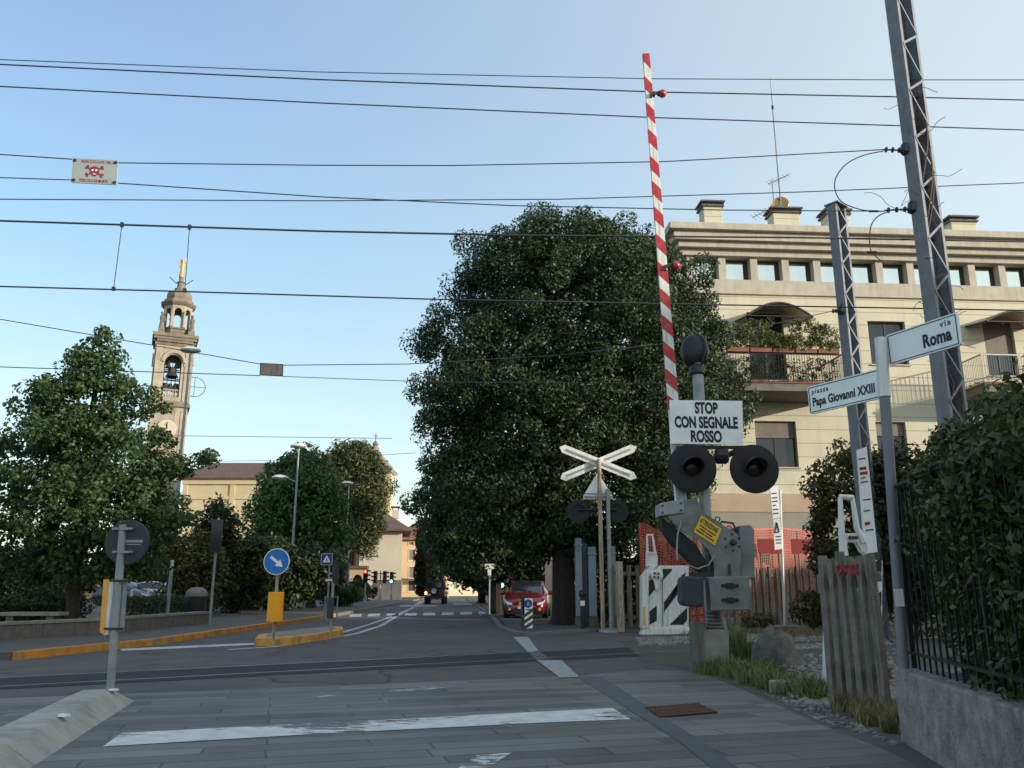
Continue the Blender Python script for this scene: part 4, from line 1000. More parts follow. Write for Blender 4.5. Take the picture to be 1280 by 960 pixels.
f3 = Frame((X(540, 700, Y3), Y3-1), (X(561, 700, Y3), Y3)); zz = Z(688, Y3)
house('pink_house', 'pale pink corner house at the far end of the street', f3, f3.len, 9, zz, 2, 'plaster_pink', 'roof_tile', 0.5, [(*f3.rect(548.5, 706, 552, 712), 'window', 'frame_dark')])
f4 = Frame((X(561.3, 700, Y3), Y3+0.2), (X(640, 700, Y3), Y3+7)); zz = Z(690, Y3)
house('yellow_house', 'pale yellow house with green door closing the end of the street', f4, f4.len, 10, zz, 2.5, 'plaster_yellow', 'roof_tile', 0.6,
      [(*f4.rect(567, 725, 571.5, 736), 'door', 'shutter_green'), (*f4.rect(590.5, 725, 594.5, 734.5), 'window', 'shutter_grey'), (*f4.rect(566, 711, 570, 717.5), 'window', 'shutter_grey'), (*f4.rect(605, 712, 609, 718), 'window', 'shutter_grey')])
mb = MB(); t = thing('street_wall', 'low pale wall along the front of the far yellow house', 'wall', (X(556, 735, 132), 132, 0)); a, b = V(X(556, 735, 132), 132, 0), V(X(606, 735, 132), 134, 0)
band([a, b], 0.3, 0, 1.0, mb); build('wall_face', mb, M['plaster_yellow'], t)
# house behind the parked red car
Y5 = 62
f5 = Frame((X(640, 720, Y5), Y5), (X(800, 720, Y5), Y5+3)); zz = Z(706, Y5)
house('roadside_house', 'pale low house with brown roof behind the red parked car', f5, f5.len, 9, zz, 1.8, 'plaster_yellow', 'roof_tile_brown', 0.8, [(*f5.rect(664, 713, 672, 722), 'window', 'frame_dark')])
# garden wall and arched gate in front of the pale house
Y6 = 80
t = thing('garden_wall', 'grey weathered garden wall below the pale house', 'wall', (X(466, 740, Y6), Y6, 0))
mb = MB(); a, b = V(X(465, 740, Y6), Y6, 0), V(X(501.5, 740, Y6), Y6, 0); mb.cbox((a+b)/2+UP*Z(725, Y6)/2+V(0, .2, 0), (b-a)/2, V(0, .2, 0), UP*Z(725, Y6)/2); build('wall_face', mb, M['wall_grey'], t)
t = thing('gate_arch', 'plaster gateway with an arched wooden door beside the pale house', 'gateway', (X(437, 740, Y6), Y6, 0))
fr = Frame((X(436.5, 740, Y6), Y6-1), (X(458, 740, Y6), Y6-1)); zt = Z(711, Y6); mb = MB()
a0, a1 = fr.fp(440, 740)[0], fr.fp(452, 740)[0]; r = (a1-a0)/2
arch_wall(mb, fr, 0, fr.len, 0, zt, a0, a1, 0.002, Z(722, Y6)-r*0.4, 0.6); shell_walls(mb, fr, 0, fr.len, 0, zt, 0.6); build('wall', mb, M['plaster_cream'], t, recalc=False)
mb = MB(); fr.box(mb, -.2, fr.len+.2, -.75, .2, zt+.003, zt+.25); build('coping', mb, M['roof_tile_brown'], t)
mb = MB(); fr.box(mb, a0, a1, -.4, -.32, 0.05, Z(719, Y6)); build('door', mb, M['bark'], t)
# distant low houses beyond the piazza, seen under the left tree
Y7 = 75
f7 = Frame((X(-60, 740, Y7), Y7), (X(95, 740, Y7), Y7)); house('white_house', 'low white house across the piazza under the left tree', f7, f7.len, 8, Z(722, Y7), 1.5, 'plaster_yellow', 'roof_tile_brown', 0.5, [(*f7.rect(66, 739, 76, 745), 'door', 'blue_dark'), (*f7.rect(20, 733, 28, 742), 'window', 'shutter_grey')])
f7 = Frame((X(105, 740, Y7), Y7), (X(260, 740, Y7), Y7+4)); house('tan_house', 'tan house with red roof behind the parked cars of the piazza', f7, f7.len, 8, Z(716, Y7), 1.6, 'plaster_cream', 'roof_tile', 0.5, [(*f7.rect(190, 728, 200, 738), 'window', 'frame_dark')])

# unseen houses added at the right to cast shade over crossing and lower facade
def shade_house(label, x, y, L, depth, z, rz, wall):
    fr = Frame((x, y), (x+math.cos(rz)*L, y+math.sin(rz)*L))
    hs = [(2+3.2*i, 3.2+3.2*i, 1+3.3*k, 2.7+3.3*k) for i in range(int((L-3)/3.2)) for k in range(int((z-1)/3.3))]
    return house('shade_casting_house', label, fr, L, depth, z, 2.5, wall, 'roof_tile', 0.7, hs)
shade_house('tall cream house added far right out of view to shade the crossing', 60, -3, 32, 12, 18, R(-90), 'plaster_cream')
shade_house('lower white house added out of view along the railway to shade the facade foot', 60, 16, 18, 12, 12.5, R(-90), 'plaster_white')
shade_house('house added out of view behind the hedge to shade the near road', 16, -2.5, 14, 10, 9.5, R(-90), 'plaster_white')

# ================================================================== TREES AND PLANTS
tree('evergreen_tree', 'huge dark evergreen tree with domed crown right of the road', [(276, 655, 780), (284, 625, 805), (298, 588, 830), (318, 562, 866), (345, 545, 888), (370, 533, 912), (410, 523, 922), (460, 510, 930), (510, 506, 935), (560, 505, 928), (610, 512, 905), (650, 535, 885), (672, 585, 860), (690, 640, 800)],
     28.5, gd(705, 781, 0.05), 0.36, 900, 0.58, 240, 0.125, M['leaf_big'], M['bark_dark'], nl=14, core=760, top=at(705, 400, 28.5), inner=0.6, lobes=0.07, depth=0.62)
tree('street_tree', 'dark bushy street tree just behind the huge evergreen', [(560, 545, 640), (590, 522, 700), (630, 512, 720), (680, 520, 715), (703, 545, 700), (716, 580, 680)],
     40.0, gd(620, 767, 0.05), 0.26, 260, 0.7, 130, 0.2, M['leaf_big'], M['bark_dark'], 'trees lining the street', core=80, top=at(622, 600, 40))
tree('street_tree', 'farther dark street tree near the cypresses', [(610, 535, 620), (650, 522, 640), (690, 527, 645), (715, 545, 640), (732, 575, 635)],
     58.0, gd(602, 754, 0.05), 0.28, 150, 0.9, 90, 0.32, M['leaf_big'], M['bark_dark'], 'trees lining the street', core=50, top=at(600, 640, 58))
tree('maple_tree', 'broad green maple on the piazza left of the bell tower', [(402, 122, 134), (425, 104, 152), (450, 72, 168), (480, 40, 186), (510, 18, 208), (545, -8, 232), (570, -35, 246), (615, -50, 244), (655, -52, 240), (690, -45, 228), (712, -25, 205), (724, 20, 160)],
     22.5, gd(88, 786, SW), 0.17, 520, 0.36, 85, 0.125, M['leaf_left'], M['bark'], nl=26, core=25, depth=0.6, branch=((-11.5, 22.7, 3.6), (-8.5, 22.95, 4.75)), inner=0.2, lobes=0.13, shell=0.3, aspect=0.65, top=at(125, 440, 22.5))
tree('lime_tree', 'bright green rounded tree behind the blue arrow sign', [(562, 374, 394), (578, 345, 420), (603, 315, 435), (640, 300, 444), (680, 303, 443), (710, 308, 440), (735, 335, 425)],
     48.0, gd(389, 760, SW), 0.22, 260, 0.85, 110, 0.26, M['leaf_mid'], M['bark'], nl=12, core=60, top=at(380, 600, 48), inner=0.4)
pine = tree('stone_pine', 'olive green pine with heavy crown in front of the church gable', [(561, 412, 466), (578, 400, 487), (605, 396, 491), (632, 418, 489), (660, 428, 484), (680, 440, 470), (692, 446, 476)],
     70.0, gd(440, 748, SW), 0.35, 230, 1.0, 120, 0.34, M['leaf_pine'], M['bark'], nl=10, core=60, top=at(446, 610, 70), aspect=0.3)
tree('cypress', 'slender dark cypress left of the twin by the street', [(647, 526, 527), (662, 522, 532), (695, 518, 536), (742, 518.5, 537)], 90.0, gd(527, 747, 0), 0.2, 130, 0.6, 90, 0.25, M['leaf_cypress'], M['bark_dark'], 'cypresses at the street end', nl=6, core=60, inner=0.5, lobes=0.03, top=at(527, 655, 90), aspect=0.3)
tree('cypress', 'broader dark cypress behind the red jeep', [(640, 541, 546), (658, 534, 554), (700, 531, 558), (743, 532, 558)], 88.0, gd(545, 747, 0), 0.2, 170, 0.7, 90, 0.25, M['leaf_cypress'], M['bark_dark'], 'cypresses at the street end', nl=6, core=80, inner=0.5, lobes=0.03, top=at(544, 650, 88), aspect=0.3)

def gx(px, py, z=SW): return gd(px, py, z)
# shrubs of the piazza
bush('shrub', 'pointed dark green shrub in front of the church wall', gx(263, 768), (2.3, 2.2, 4.9), 100, 0.2, M['leaf_shrub'], 'shrubs of the piazza', 0.4)
bush('shrub', 'olive yellow shrub below the church wall, beside the dark sign back', gx(236, 770), (2.8, 2.6, 3.6), 100, 0.18, M['leaf_shrub_olive'], 'shrubs of the piazza', 0.38)
bush('shrub', 'tall dark shrub between pointed shrub and bright lime tree', gx(296, 766), (3.2, 3, 3.7), 110, 0.2, M['leaf_shrub'], 'shrubs of the piazza', 0.4)
bush('shrub', 'wide dark shrub right behind the maple trunk', gx(178, 751), (7.5, 3, 4.2), 170, 0.2, M['leaf_shrub'], 'shrubs of the piazza', 0.42)
bush('shrub', 'broad dark shrub at the left picture edge behind the maple', gx(30, 768), (6.5, 3, 3.0), 130, 0.2, M['leaf_shrub'], 'shrubs of the piazza', 0.42)
bush('shrub', 'low bluish shrub left of the maple trunk', gx(58, 781), (2.4, 1.8, 1.1), 70, 0.12, M['leaf_shrub'], 'shrubs of the piazza', 0.25)
bush('shrub', 'yellow green low shrub by the crossing sign', gx(424, 758), (3.0, 2.0, 1.3), 70, 0.16, M['leaf_mid'], 'shrubs of the piazza', 0.3)
bush('shrub', 'dark low shrub left of the far red signal', gx(446, 753), (3.2, 2.0, 1.7), 70, 0.18, M['leaf_shrub'], 'shrubs of the piazza', 0.32)
bush('shrub', 'dark thicket under the bright lime tree', gx(345, 764), (7.0, 3.0, 3.4), 150, 0.22, M['leaf_shrub'], 'shrubs of the piazza', 0.45)
# trimmed hedges behind the low wall
def trim_hedge(label, a, b, w, h, n, L, lm):
    t = thing('hedge', label, 'hedge', ((a.x+b.x)/2, (a.y+b.y)/2, SW)); d = b-a; nn = V(-d.y, d.x, 0).normalized()
    k = RNG.uniform(0, 1, (n, 3)); p = np.array([list(a + d*u + nn*(v-.5)*w + UP*(SW-a.z+0.05+h*q**0.6)) for u, v, q in k])
    leaf_obj('foliage', p, RNG.normal(size=p.shape)+np.array([0, -.3, .6]), RNG.uniform(.7, 1.3, n)*L, lm, t)
    mb = MB()
    for i in range(int(d.length/0.5)): c = a + d*(i+.5)/int(d.length/0.5); mb.tube([V(c.x, c.y, SW-.02), V(c.x+random.uniform(-.1, .1), c.y, SW+h*.8)], [.03, .01], 5)
    build('stem', mb, M['bark'], t)
trim_hedge('low clipped dark hedge behind the low wall near the litter bin', gx(152, 781), gx(262, 770), 0.8, 0.75, 7000, 0.09, M['leaf_shrub'])
trim_hedge('low clipped hedge behind the stone bench at the left edge', gx(-40, 788), gx(70, 785.5), 0.8, 0.62, 6000, 0.09, M['leaf_shrub'])
# ivy-covered pergola
t = thing('ivy_pergola', 'dark pergola roofed with pale ivy between the shrubs and the yellow bollard', 'pergola', gx(298, 764))
c = gx(298, 764); mb = MB()
for sx in (-1.5, 1.5):
    for sy in (0, 2.4): mb.box(c+V(sx, sy, 1.15), (.14, .14, 2.3))
mb.box(c+V(0, 0, 2.3), (3.4, .12, .14)); mb.box(c+V(0, 2.4, 2.3), (3.4, .12, .14))
for i in range(7): mb.box(c+V(-1.5+i*.5, 1.2, 2.42), (.08, 2.9, .1))
mb.box(c+V(0, 2.6, 1.1), (3.2, .08, 2.2)); build('frame', mb, M['bark_dark'], t)
k = RNG.uniform(0, 1, (60, 3)); cen = np.array([list(c+V(-1.8+3.6*u, -.3+2.9*v, 2.4+.35*w)) for u, v, w in k]+[list(c+V(-1.8+random.choice((0, 3.5)), random.uniform(-.2, .3), random.uniform(.8, 2.3))) for _ in range(26)])
p, nr = clump_leaves(cen, RNG.uniform(.2, .4, len(cen)), 80, .3); leaf_obj('ivy', p, nr, RNG.uniform(.08, .16, len(p)), M['leaf_ivy'], t)
# low stone wall with pale coping
t = thing('low_wall', 'low stone wall with pale coping along the piazza pavement', 'wall', gx(0, 801))
mb = MB(); ln = [gx(-200, 819), gx(0, 800), gx(125, 792.5), gx(262, 779)]; band(ln, .35, SW-.02, SW+.30, mb); build('wall_face', mb, M['concrete_dark'], t)
mb = MB(); band([p+V(0.02, -0.03, 0) for p in ln], .42, SW+.303, SW+.36, mb); build('coping', mb, M['concrete'], t)
# stone bench, litter bin, bollards, posts
c = gx(40, 790); t = thing('stone_bench', 'plain stone bench behind the low wall at the left edge', 'bench', c)
mb = MB(); mb.box(c+UP*.44, (1.5, .5, .09)); build('seat', mb, M['concrete'], t, bevel=.01)
for sx in (-.5, .5): mb = MB(); mb.box(c+V(sx, 0, .2), (.18, .4, .4)); build('leg', mb, M['concrete_dark'], t)
c = gx(243, 776); t = thing('litter_bin', 'dark litter bin with domed pale lid beside the low hedge', 'bin', c)
mb = MB(); mb.lathe([(.3, 0), (.33, .05), (.34, .75), (.34, .8)], c, 14); build('bin_body', mb, M['bin'], t, smooth=True)
mb = MB(); mb.lathe([(.35, .8), (.36, .9), (.3, 1.0), (.18, 1.08), (.02, 1.1)], c, 14); build('lid', mb, M['concrete'], t, smooth=True)
def bollard(px, py, h, r, label, tilt=0):
    c = gx(px, py); t = thing('white_post', label, 'post', c, 'white posts of the piazza'); mb = MB(); mb.tube([c-UP*.02, c+V(tilt, 0, h)], r, 8); mb.ball(c+V(tilt, 0, h), r*1.02, 8); build('post', mb, M['white'], t, smooth=True)
bollard(19, 760, 1.5, .07, 'white post at far left, nearest the picture edge'); bollard(25, 757, 1.7, .07, 'white post second from the left picture edge'); bollard(31, 758, 1.7, .07, 'white post third from the left picture edge')
bollard(162, 766, .95, .06, 'white post in front of the navy parked car'); bollard(183, 764, 1.0, .06, 'white post between the two parked cars'); bollard(201, 763, 1.05, .06, 'white post at the silver parked car'); bollard(326, 763, 1.1, .08, 'white post beside the ivy pergola')
def plain_pole(px, py, ptop, r, label, m='galv', name='pole', head=None):
    c = gx(px, py); zt = CAM_H + c.y*Tz(ptop); t = thing(name, label, 'pole', c); mb = MB(); mb.tube([c-UP*.02, V(c.x, c.y, zt)], [r, r*.85], 8); build('shaft', mb, M[m], t, smooth=True); return t, c, zt
plain_pole(208, 777, 700, .07, 'bare grey pole standing in the low hedge')
t, c, zt = plain_pole(262, 781, 648, .045, 'slim pole carrying a dark upright sign seen from behind', name='sign_post')
mb = MB(); mb.box(V(c.x, c.y-.07, CAM_H+c.y*Tz(670)), (.34, .03, c.y*(Tz(650)-Tz(691)))); build('sign_panel', mb, M['sign_back'], t)
plain_pole(379, 762, 690, .05, 'thin grey pole under the lime tree', name='pole')
plain_pole(434, 757, 705, .05, 'thin pale pole left of the arched gate', name='pole')

# street lamps
def lamp(px, py, Y, ptop, heads, label, r=.07):
    b = gx(px, py) if py else V(at(px, 700, Y).x, Y, SW); zt = CAM_H+b.y*Tz(ptop)
    t = thing('street_lamp', label, 'street lamp', b, 'street lamps'); mb = MB(); mb.tube([b-UP*.02, b+UP*1.2, V(b.x, b.y, zt)], [r*1.2, r, r*.6], 10); mb.lathe([(r*2, 0), (r*2, .06), (r*1.3, .1)], b, 10); build('pole', mb, M['galv'], t, smooth=True)
    for hx, hy, side in heads:
        h = at(hx, hy, b.y); mb = MB(); mb.tube([V(b.x, b.y, h.z-.25), V((b.x+h.x)/2, b.y, h.z-.05), V(h.x-side*.25, b.y, h.z)], .03, 6); build('arm', mb, M['galv'], t)
        mb = MB(); c = h
        mb.lathe([(.04, .16), (.2, .13), (.34, .05), (.36, 0), (.3, -.06), (.1, -.1)], c, 14); 
        for v in mb.v: v.x = c.x + (v.x-c.x)*1.25
        build('lamp_head', mb, M['white'], t, smooth=True)
lamp(361, 762, 0, 556, [(350, 597, -1), (373, 558, 1)], 'tall street lamp with two heads beside the lime tree')
lamp(432, 0, 62, 602, [(434, 604, 1)], 'street lamp with single head in front of the pine', .06)
lamp(213, 0, 34, 436, [(238, 438, 1)], 'tall street lamp with flat head in front of the bell tower', .08)

# parked cars, jeep
def car(name, label, loc, rz, paint, group=None, L=3.9, W=1.72, H=1.50):
    """hatchback, its nose pointing along -y before turning"""
    t = thing(name, label, 'car', (0, 0, 0), group)
    hl = L/2
    # stations: y, bottom, belt z, belt half width, top z, top half width
    S = [(-hl, .34, .52, .50, .60, .40), (-hl+.06, .26, .58, .66, .70, .55), (-hl+.22, .22, .66, .77, .80, .62), (-hl+.5, .22, .80, .83, .90, .66), (-hl+.85, .22, .90, .855, .98, .68), (-hl+1.12, .22, .95, .86, 1.04, .68),
         (-hl+1.45, .22, .97, .86, 1.24, .64), (-hl+1.78, .22, .98, .86, 1.41, .60), (-hl+2.1, .22, .99, .86, H-.01, .57), (-hl+2.6, .22, 1.0, .86, H, .57), (-hl+3.1, .22, 1.02, .86, H-.03, .56), (-hl+3.45, .24, 1.04, .84, H-.12, .54), (-hl+3.7, .3, 1.02, .80, 1.12, .6), (hl, .38, .95, .7, 1.0, .55)]
    k = W/1.72
    rows = []
    for (y, zb, zs, ws, zt, wt_) in S:
        half = [(0, zt), (wt_*.55, zt-.012), (wt_*.93, zt-.035), (wt_+(ws-wt_)*.12, zt-.075 if zt-zs > .15 else zt-.05), (wt_+(ws-wt_)*.94, zs+.012), (ws, zs-.05), (ws+.012, .62 if zs > .65 else zs-.1), (ws, .45 if zs > .6 else zs-.15), (ws-.06, zb), (0, zb-.02)]
        full = [(x, z) for x, z in half] + [(-x, z) for x, z in half[-2:0:-1]]
        rows.append([V(x*k, y, z) for x, z in full])
    n = len(rows[0]); body, glass = MB(), MB(); vs = [p for r in rows for p in r]
    bf, gf = [], []
    for i in range(len(rows)-1):
        for j in range(n):
            f = (i*n+j, i*n+(j+1) % n, (i+1)*n+(j+1) % n, (i+1)*n+j); jj = j if j < n//2 else n-1-j
            isg = (5 <= i <= 7 and jj in (0, 1)) or (6 <= i <= 10 and jj == 3) or (i in (11,) and jj in (0, 1))
            (gf if isg else bf).append(f)
    bf += [tuple(range(n)), tuple(reversed(range((len(rows)-1)*n, len(rows)*n)))]
    body.add(vs, bf); glass.add(vs, gf)
    b = build('body', body, paint, t, smooth=True); g = build('windows', glass, M['car_glass'], t, smooth=True)
    for me in (b.data, g.data):
        bm = bmesh.new(); bm.from_mesh(me); bmesh.ops.delete(bm, geom=[v for v in bm.verts if not v.link_faces], context='VERTS'); bm.to_mesh(me); bm.free()
    # pillars framing the windscreen
    for s in (-1, 1):
        mb = MB(); mb.tube([rows[5][3 if s > 0 else n-3]+V(0, 0, .02), rows[6][3 if s > 0 else n-3]+V(0, 0, .012), rows[8][3 if s > 0 else n-3]+V(0, 0, .012)], .035, 6); build('pillar', mb, paint, t)
        # headlights, fog lamps, mirrors
        hl_ = MB(); P = [V(s*.80*k, -hl+.42, .80), V(s*.73*k, -hl+.13, .70), V(s*.50*k, -hl-.005, .635), V(s*.47*k, -hl-.02, .56), V(s*.66*k, -hl+.0, .57), V(s*.79*k, -hl+.2, .68)]
        hl_.prism(P, V(0, .12, 0)); build('headlight', hl_, M['lamp_clear'], t)
        mb = MB(); mb.lathe([(.055, 0), (.06, .04)], V(s*.58*k, -hl-.01, .40), 10, (0, 1, 0)); build('fog_lamp', mb, M['lamp_amber'], t)
        mb = MB(); c = V(s*.98*k, -hl+1.35, 1.02); mb.lathe([(.02, -.12), (.08, -.1), (.1, 0), (.08, .1), (.02, .12)], c, 10, (1, 0, 0)); mb.tube([c, V(s*.84*k, -hl+1.4, .96)], .03, 6); build('mirror', mb, paint, t, smooth=True)
        mb = MB(); P = [V(s*.70*k, hl-.04, 1.0), V(s*.79*k, hl-.25, 1.02), V(s*.80*k, hl-.2, .75), V(s*.70*k, hl+.005, .72)]; mb.prism(P, V(0, .02, 0)); build('tail_lamp', mb, M['lamp_red'], t)
    mb = MB(); mb.box(V(0, -hl+.02, .36), (1.0*k, .1, .16)); mb.box(V(0, -hl+.0, .60), (.62*k, .08, .05)); build('grille', mb, M['black'], t, bevel=.01)
    mb = MB(); mb.box(V(0, -hl-.04, .47), (.52, .02, .11)); build('number_plate', mb, M['white'], t)
    mb = MB(); mb.box(V(0, -hl+.08, .25), (1.45*k, .22, .09)); build('bumper_lip', mb, M['black'], t, bevel=.02)
    mb = MB()
    for s in (-1, 1): mb.tube([V(s*.1+.1, -hl+1.13, 1.055), V(s*.1-.35, -hl+1.32, 1.17)], .012, 4)
    build('wiper', mb, M['black'], t)
    for sx in (-1, 1):
        for y in (-hl+.72, hl-.68):
            c = V(sx*(W/2-.10), y, .30); mb = MB(); mb.lathe([(.2, -.1), (.28, -.1), (.3, -.07), (.3, .09), (.28, .115), (.2, .115)], c, 22, (sx, 0, 0)); w = build('wheel', mb, M['tyre'], t, smooth=True)
            r_ = MB(); r_.lathe([(.2, .08), (.2, .105), (.17, .09), (.05, .10), (.02, .115)], c, 14, (sx, 0, 0)); build('rim', r_, M['chrome'], w)
            a_ = MB(); a_.lathe([(.31, .03), (.345, .03), (.345, .095), (.31, .095)], c, 22, (sx, 0, 0)); build('wheel_arch', a_, M['black'], t)
    t.location = Vector(loc); t.rotation_euler = (0, 0, rz); return t
p = gd(658, 775); car('parked_car', 'red hatchback parked facing the viewer beside the big tree', (p.x+0.1, p.y+1.95, 0.0), R(-5), M['car_red'], H=1.52)
p = gx(157, 757); car('parked_car', 'navy car parked in the piazza behind the yellow sign panel', (p.x, p.y, SW), R(78), M['car_blue'], 'cars parked in the piazza')
p = gx(194, 757); car('parked_car', 'silver blue car parked in the piazza behind the hedge', (p.x, p.y+1, SW), R(95), M['car_silver'], 'cars parked in the piazza')

pj = gd(542.5, 755.3); t = thing('jeep', 'dark red jeep with spare wheel driving away down the street', 'car', pj)
y0 = pj.y
def jb(c, s): return V(pj.x+c[0], y0+c[1], c[2])
mb = MB(); mb.box(jb((0, 1.7, .78), 0), (1.5, 3.3, .55)); mb.box(jb((0, 2.9, .85), 0), (1.36, 1.1, .5)); build('body', mb, M['car_dark'], t, bevel=.06)
mb = MB(); P = [V(-.74, 0.08, 1.06), V(.74, .08, 1.06), V(.68, .16, 1.62), V(.55, .2, 1.70), V(-.55, .2, 1.70), V(-.68, .16, 1.62)]; mb.prism([jb(q, 0) for q in P], V(0, 1.9, 0)); build('soft_top', mb, M['blackmatt'], t)
mb = MB(); mb.box(jb((0, .08, 1.42), 0), (1.05, .06, .36)); build('rear_window', mb, M['car_glass'], t)
mb = MB()
for s in (-1, 1): mb.box(jb((s*.72, .7, .82), 0), (.26, .9, .1)); mb.box(jb((s*.72, 2.7, .82), 0), (.26, .9, .1))
build('wheel_flare', mb, M['black'], t, bevel=.03)
mb = MB(); mb.box(jb((0, -.05, .52), 0), (1.5, .16, .16)); build('bumper', mb, M['black'], t, bevel=.02)
mb = MB(); mb.lathe([(.1, 0), (.33, 0), (.36, .04), (.36, .18), (.3, .22), (.1, .22)], jb((.0, -.02, .98), 0), 20, (0, -1, 0)); w = build('spare_wheel', mb, M['tyre'], t, smooth=True)
mb = MB(); mb.lathe([(.01, .225), (.2, .235), (.21, .22)], jb((.0, -.02, .98), 0), 16, (0, -1, 0)); build('wheel_cover', mb, M['chrome'], w)
for s in (-1, 1):
    mb = MB(); mb.box(jb((s*.64, 0.02, .82), 0), (.16, .06, .2)); build('tail_lamp', mb, M['tail_glow' if s < 0 else 'lamp_red'], t)
    mb = MB(); mb.box(jb((s*.86, 1.9, 1.15), 0), (.2, .1, .2)); build('mirror', mb, M['black'], t, bevel=.03)
    for yy in (.62, 2.75):
        c = jb((s*.64, yy, .35), 0); mb = MB(); mb.lathe([(.2, -.12), (.33, -.12), (.35, -.08), (.35, .1), (.33, .13), (.2, .13)], c, 20, (s, 0, 0)); w = build('wheel', mb, M['tyre'], t, smooth=True)
        mb = MB(); mb.lathe([(.2, .1), (.18, .08), (.03, .1)], c, 12, (s, 0, 0)); build('rim', mb, M['chrome'], w)
mb = MB(); mb.box(jb((-.42, -.02, .70), 0), (.34, .02, .16)); build('number_plate', mb, M['white'], t)

# traffic lights
def signal(px, py, Y, ytop, lit, label, two=False, z0=SW):
    b = gd(px, py, z0) if py else V(at(px, 720, Y).x, Y, z0)
    t = thing('traffic_light', label, 'traffic light', b, 'traffic lights at the far junction'); mb = MB(); zt = CAM_H+b.y*Tz(ytop)
    mb.tube([b-UP*.02, V(b.x, b.y, zt+.05)], .055, 8); mb.lathe([(.12, 0), (.12, .5), (.06, .6)], b, 8); build('pole', mb, M['galv'], t)
    for dx in ((-.38, .38) if two else (.0,)):
        c = V(b.x+dx, b.y-.15, zt-.48); mb = MB(); mb.box(c, (.32, .2, .98)); h = build('housing', mb, M['black'], t, bevel=.03)
        mb = MB(); mb.tube([V(b.x, b.y, zt-.2), c+V(0, .05, .28)], .03, 6); mb.tube([V(b.x, b.y, zt-.75), c+V(0, .05, -.27)], .03, 6); build('bracket', mb, M['black'], h)
        for i, nm in enumerate(('red', 'amber', 'green')):
            lc = c+V(0, -.1, .31-.31*i); on = (lit == nm and not (two and dx > 0))
            mb = MB(); mb.lathe([(.11, 0), (.105, .02), (.02, .035)], lc, 14, (0, -1, 0)); build('lens', mb, (M['red_glow'] if nm == 'red' else M['green_glow']) if on else M['blackmatt'], h)
            mb = MB(); mb.lathe([(.115, 0), (.125, .2), (.135, .2), (.13, 0)], lc, 14, (0, -1, 0.0)); mb.f = [f for f in mb.f if sum(mb.v[i].z for i in f)/len(f) > lc.z-.05]; build('visor', mb, M['black'], h, recalc=False)
        for i in range(3):
            s = 1 if dx >= 0 else -1; lc = c+V(s*.17, 0, .31-.31*i); mb = MB(); mb.cbox(lc+V(s*.09, 0, .05), V(.09, 0, 0), V(0, .1, 0), V(0, 0, .06)); build('side_visor', mb, M['black'], h)
signal(456, 754, 0, 711.5, 'red', 'traffic light showing red in front of the arched gate')
signal(474.5, 752, 0, 714, 'none', 'double dark traffic light in front of the garden wall', True)
signal(489, 751, 0, 715, 'green', 'traffic light showing green left of the cypress')
signal(627, 765, 0, 711, 'green', 'traffic light showing green beside the red parked car', False, .055)
# small signs by the right kerb
b = gd(611.5, 768, .055); t = thing('sign_post', 'grey post with small white plates by the right kerb', 'sign', b); zt = CAM_H+b.y*Tz(706); mb = MB(); mb.tube([b-UP*.02, V(b.x, b.y, zt)], .04, 8); build('pole', mb, M['galv'], t)
mb = MB(); mb.box(V(b.x, b.y-.06, CAM_H+b.y*Tz(708)), (.42, .03, .22)); build('upper_plate', mb, M['white_sign'], t)
mb = MB(); mb.box(V(b.x, b.y-.06, CAM_H+b.y*Tz(715)), (.16, .03, .3)); build('lower_plate', mb, M['white_sign'], t)

# ================================================================== LEFT FOREGROUND
# concrete median and the round sign seen from behind
r0, r1 = gd(173, 876), gd(45, 960); ax = (r1-r0).normalized(); nn = V(ax.y, -ax.x, 0)
if nn.x > 0: nn = -nn
t = thing('concrete_median', 'pale concrete kerb median with sloped sides at lower left', 'median', r0)
mb = MB(); Lm = 7.0
prof = [(0, -.02), (.22, .145), (.25, .155), (.52, .155), (.57, -.02)]
for sgm in range(4):
    mb = MB(); a = [r0 + nn*q + UP*(z+random.uniform(-.004, .004)*(z > 0)) + ax*(1.75*sgm+.012*(sgm > 0)) for q, z in prof]
    v0 = len(mb.v); mb.prism([p + ax*0.25*(sgm == 0) if 0 < i < 4 else p for i, p in enumerate(a)], ax*1.73); build('beam', mb, M['concrete_pale'], t, bevel=.012)
for (px, py) in ((80, 895), (142, 863)):
    c = gd(px, py, .155); mb = MB(); mb.lathe([(.055, 0), (.052, .012), (.03, .018), (.01, .02)], c, 12); build('reflector_stud', mb, M['white'], t)
b = gd(138, 863, .15); Yp = b.y; zt = CAM_H+Yp*Tz(657)
t = thing('road_sign', 'grey round road sign seen from behind on leaning galvanised post with yellow side panel', 'road sign', b)
P = lambda px, py, dy=0: at(px, py, Yp+dy)
top = P(154, 656); mb = MB(); mb.tube([b-UP*.05, b.lerp(top, .5), top], .042, 12); build('post', mb, M['galv'], t, smooth=True)
cd = P(153.5, 677, -.09)*1; rd_ = .245
mb = MB(); mb.lathe([(rd_, 0), (rd_, .02), (rd_*.97, .025), (.02, .026)], cd+V(0, .12, 0), 40, (0, -1, 0)); d = build('disc', mb, M['sign_back'], t)
for py in (661, 690):
    mb = MB(); mb.box(P(153.5, py, -.03), (.22, .035, .025)); mb.ball(P(144.5, py, -.05), .014, 6); mb.ball(P(162.5, py, -.05), .014, 6); build('clamp', mb, M['galv'], t)
mb = MB(); c = P(168, 676.5, .0); mb.box(c, (.19, .004, .028)); mb.box(P(167, 680.5, 0), (.16, .004, .01)); build('maker_sticker', mb, M['galv'], d)
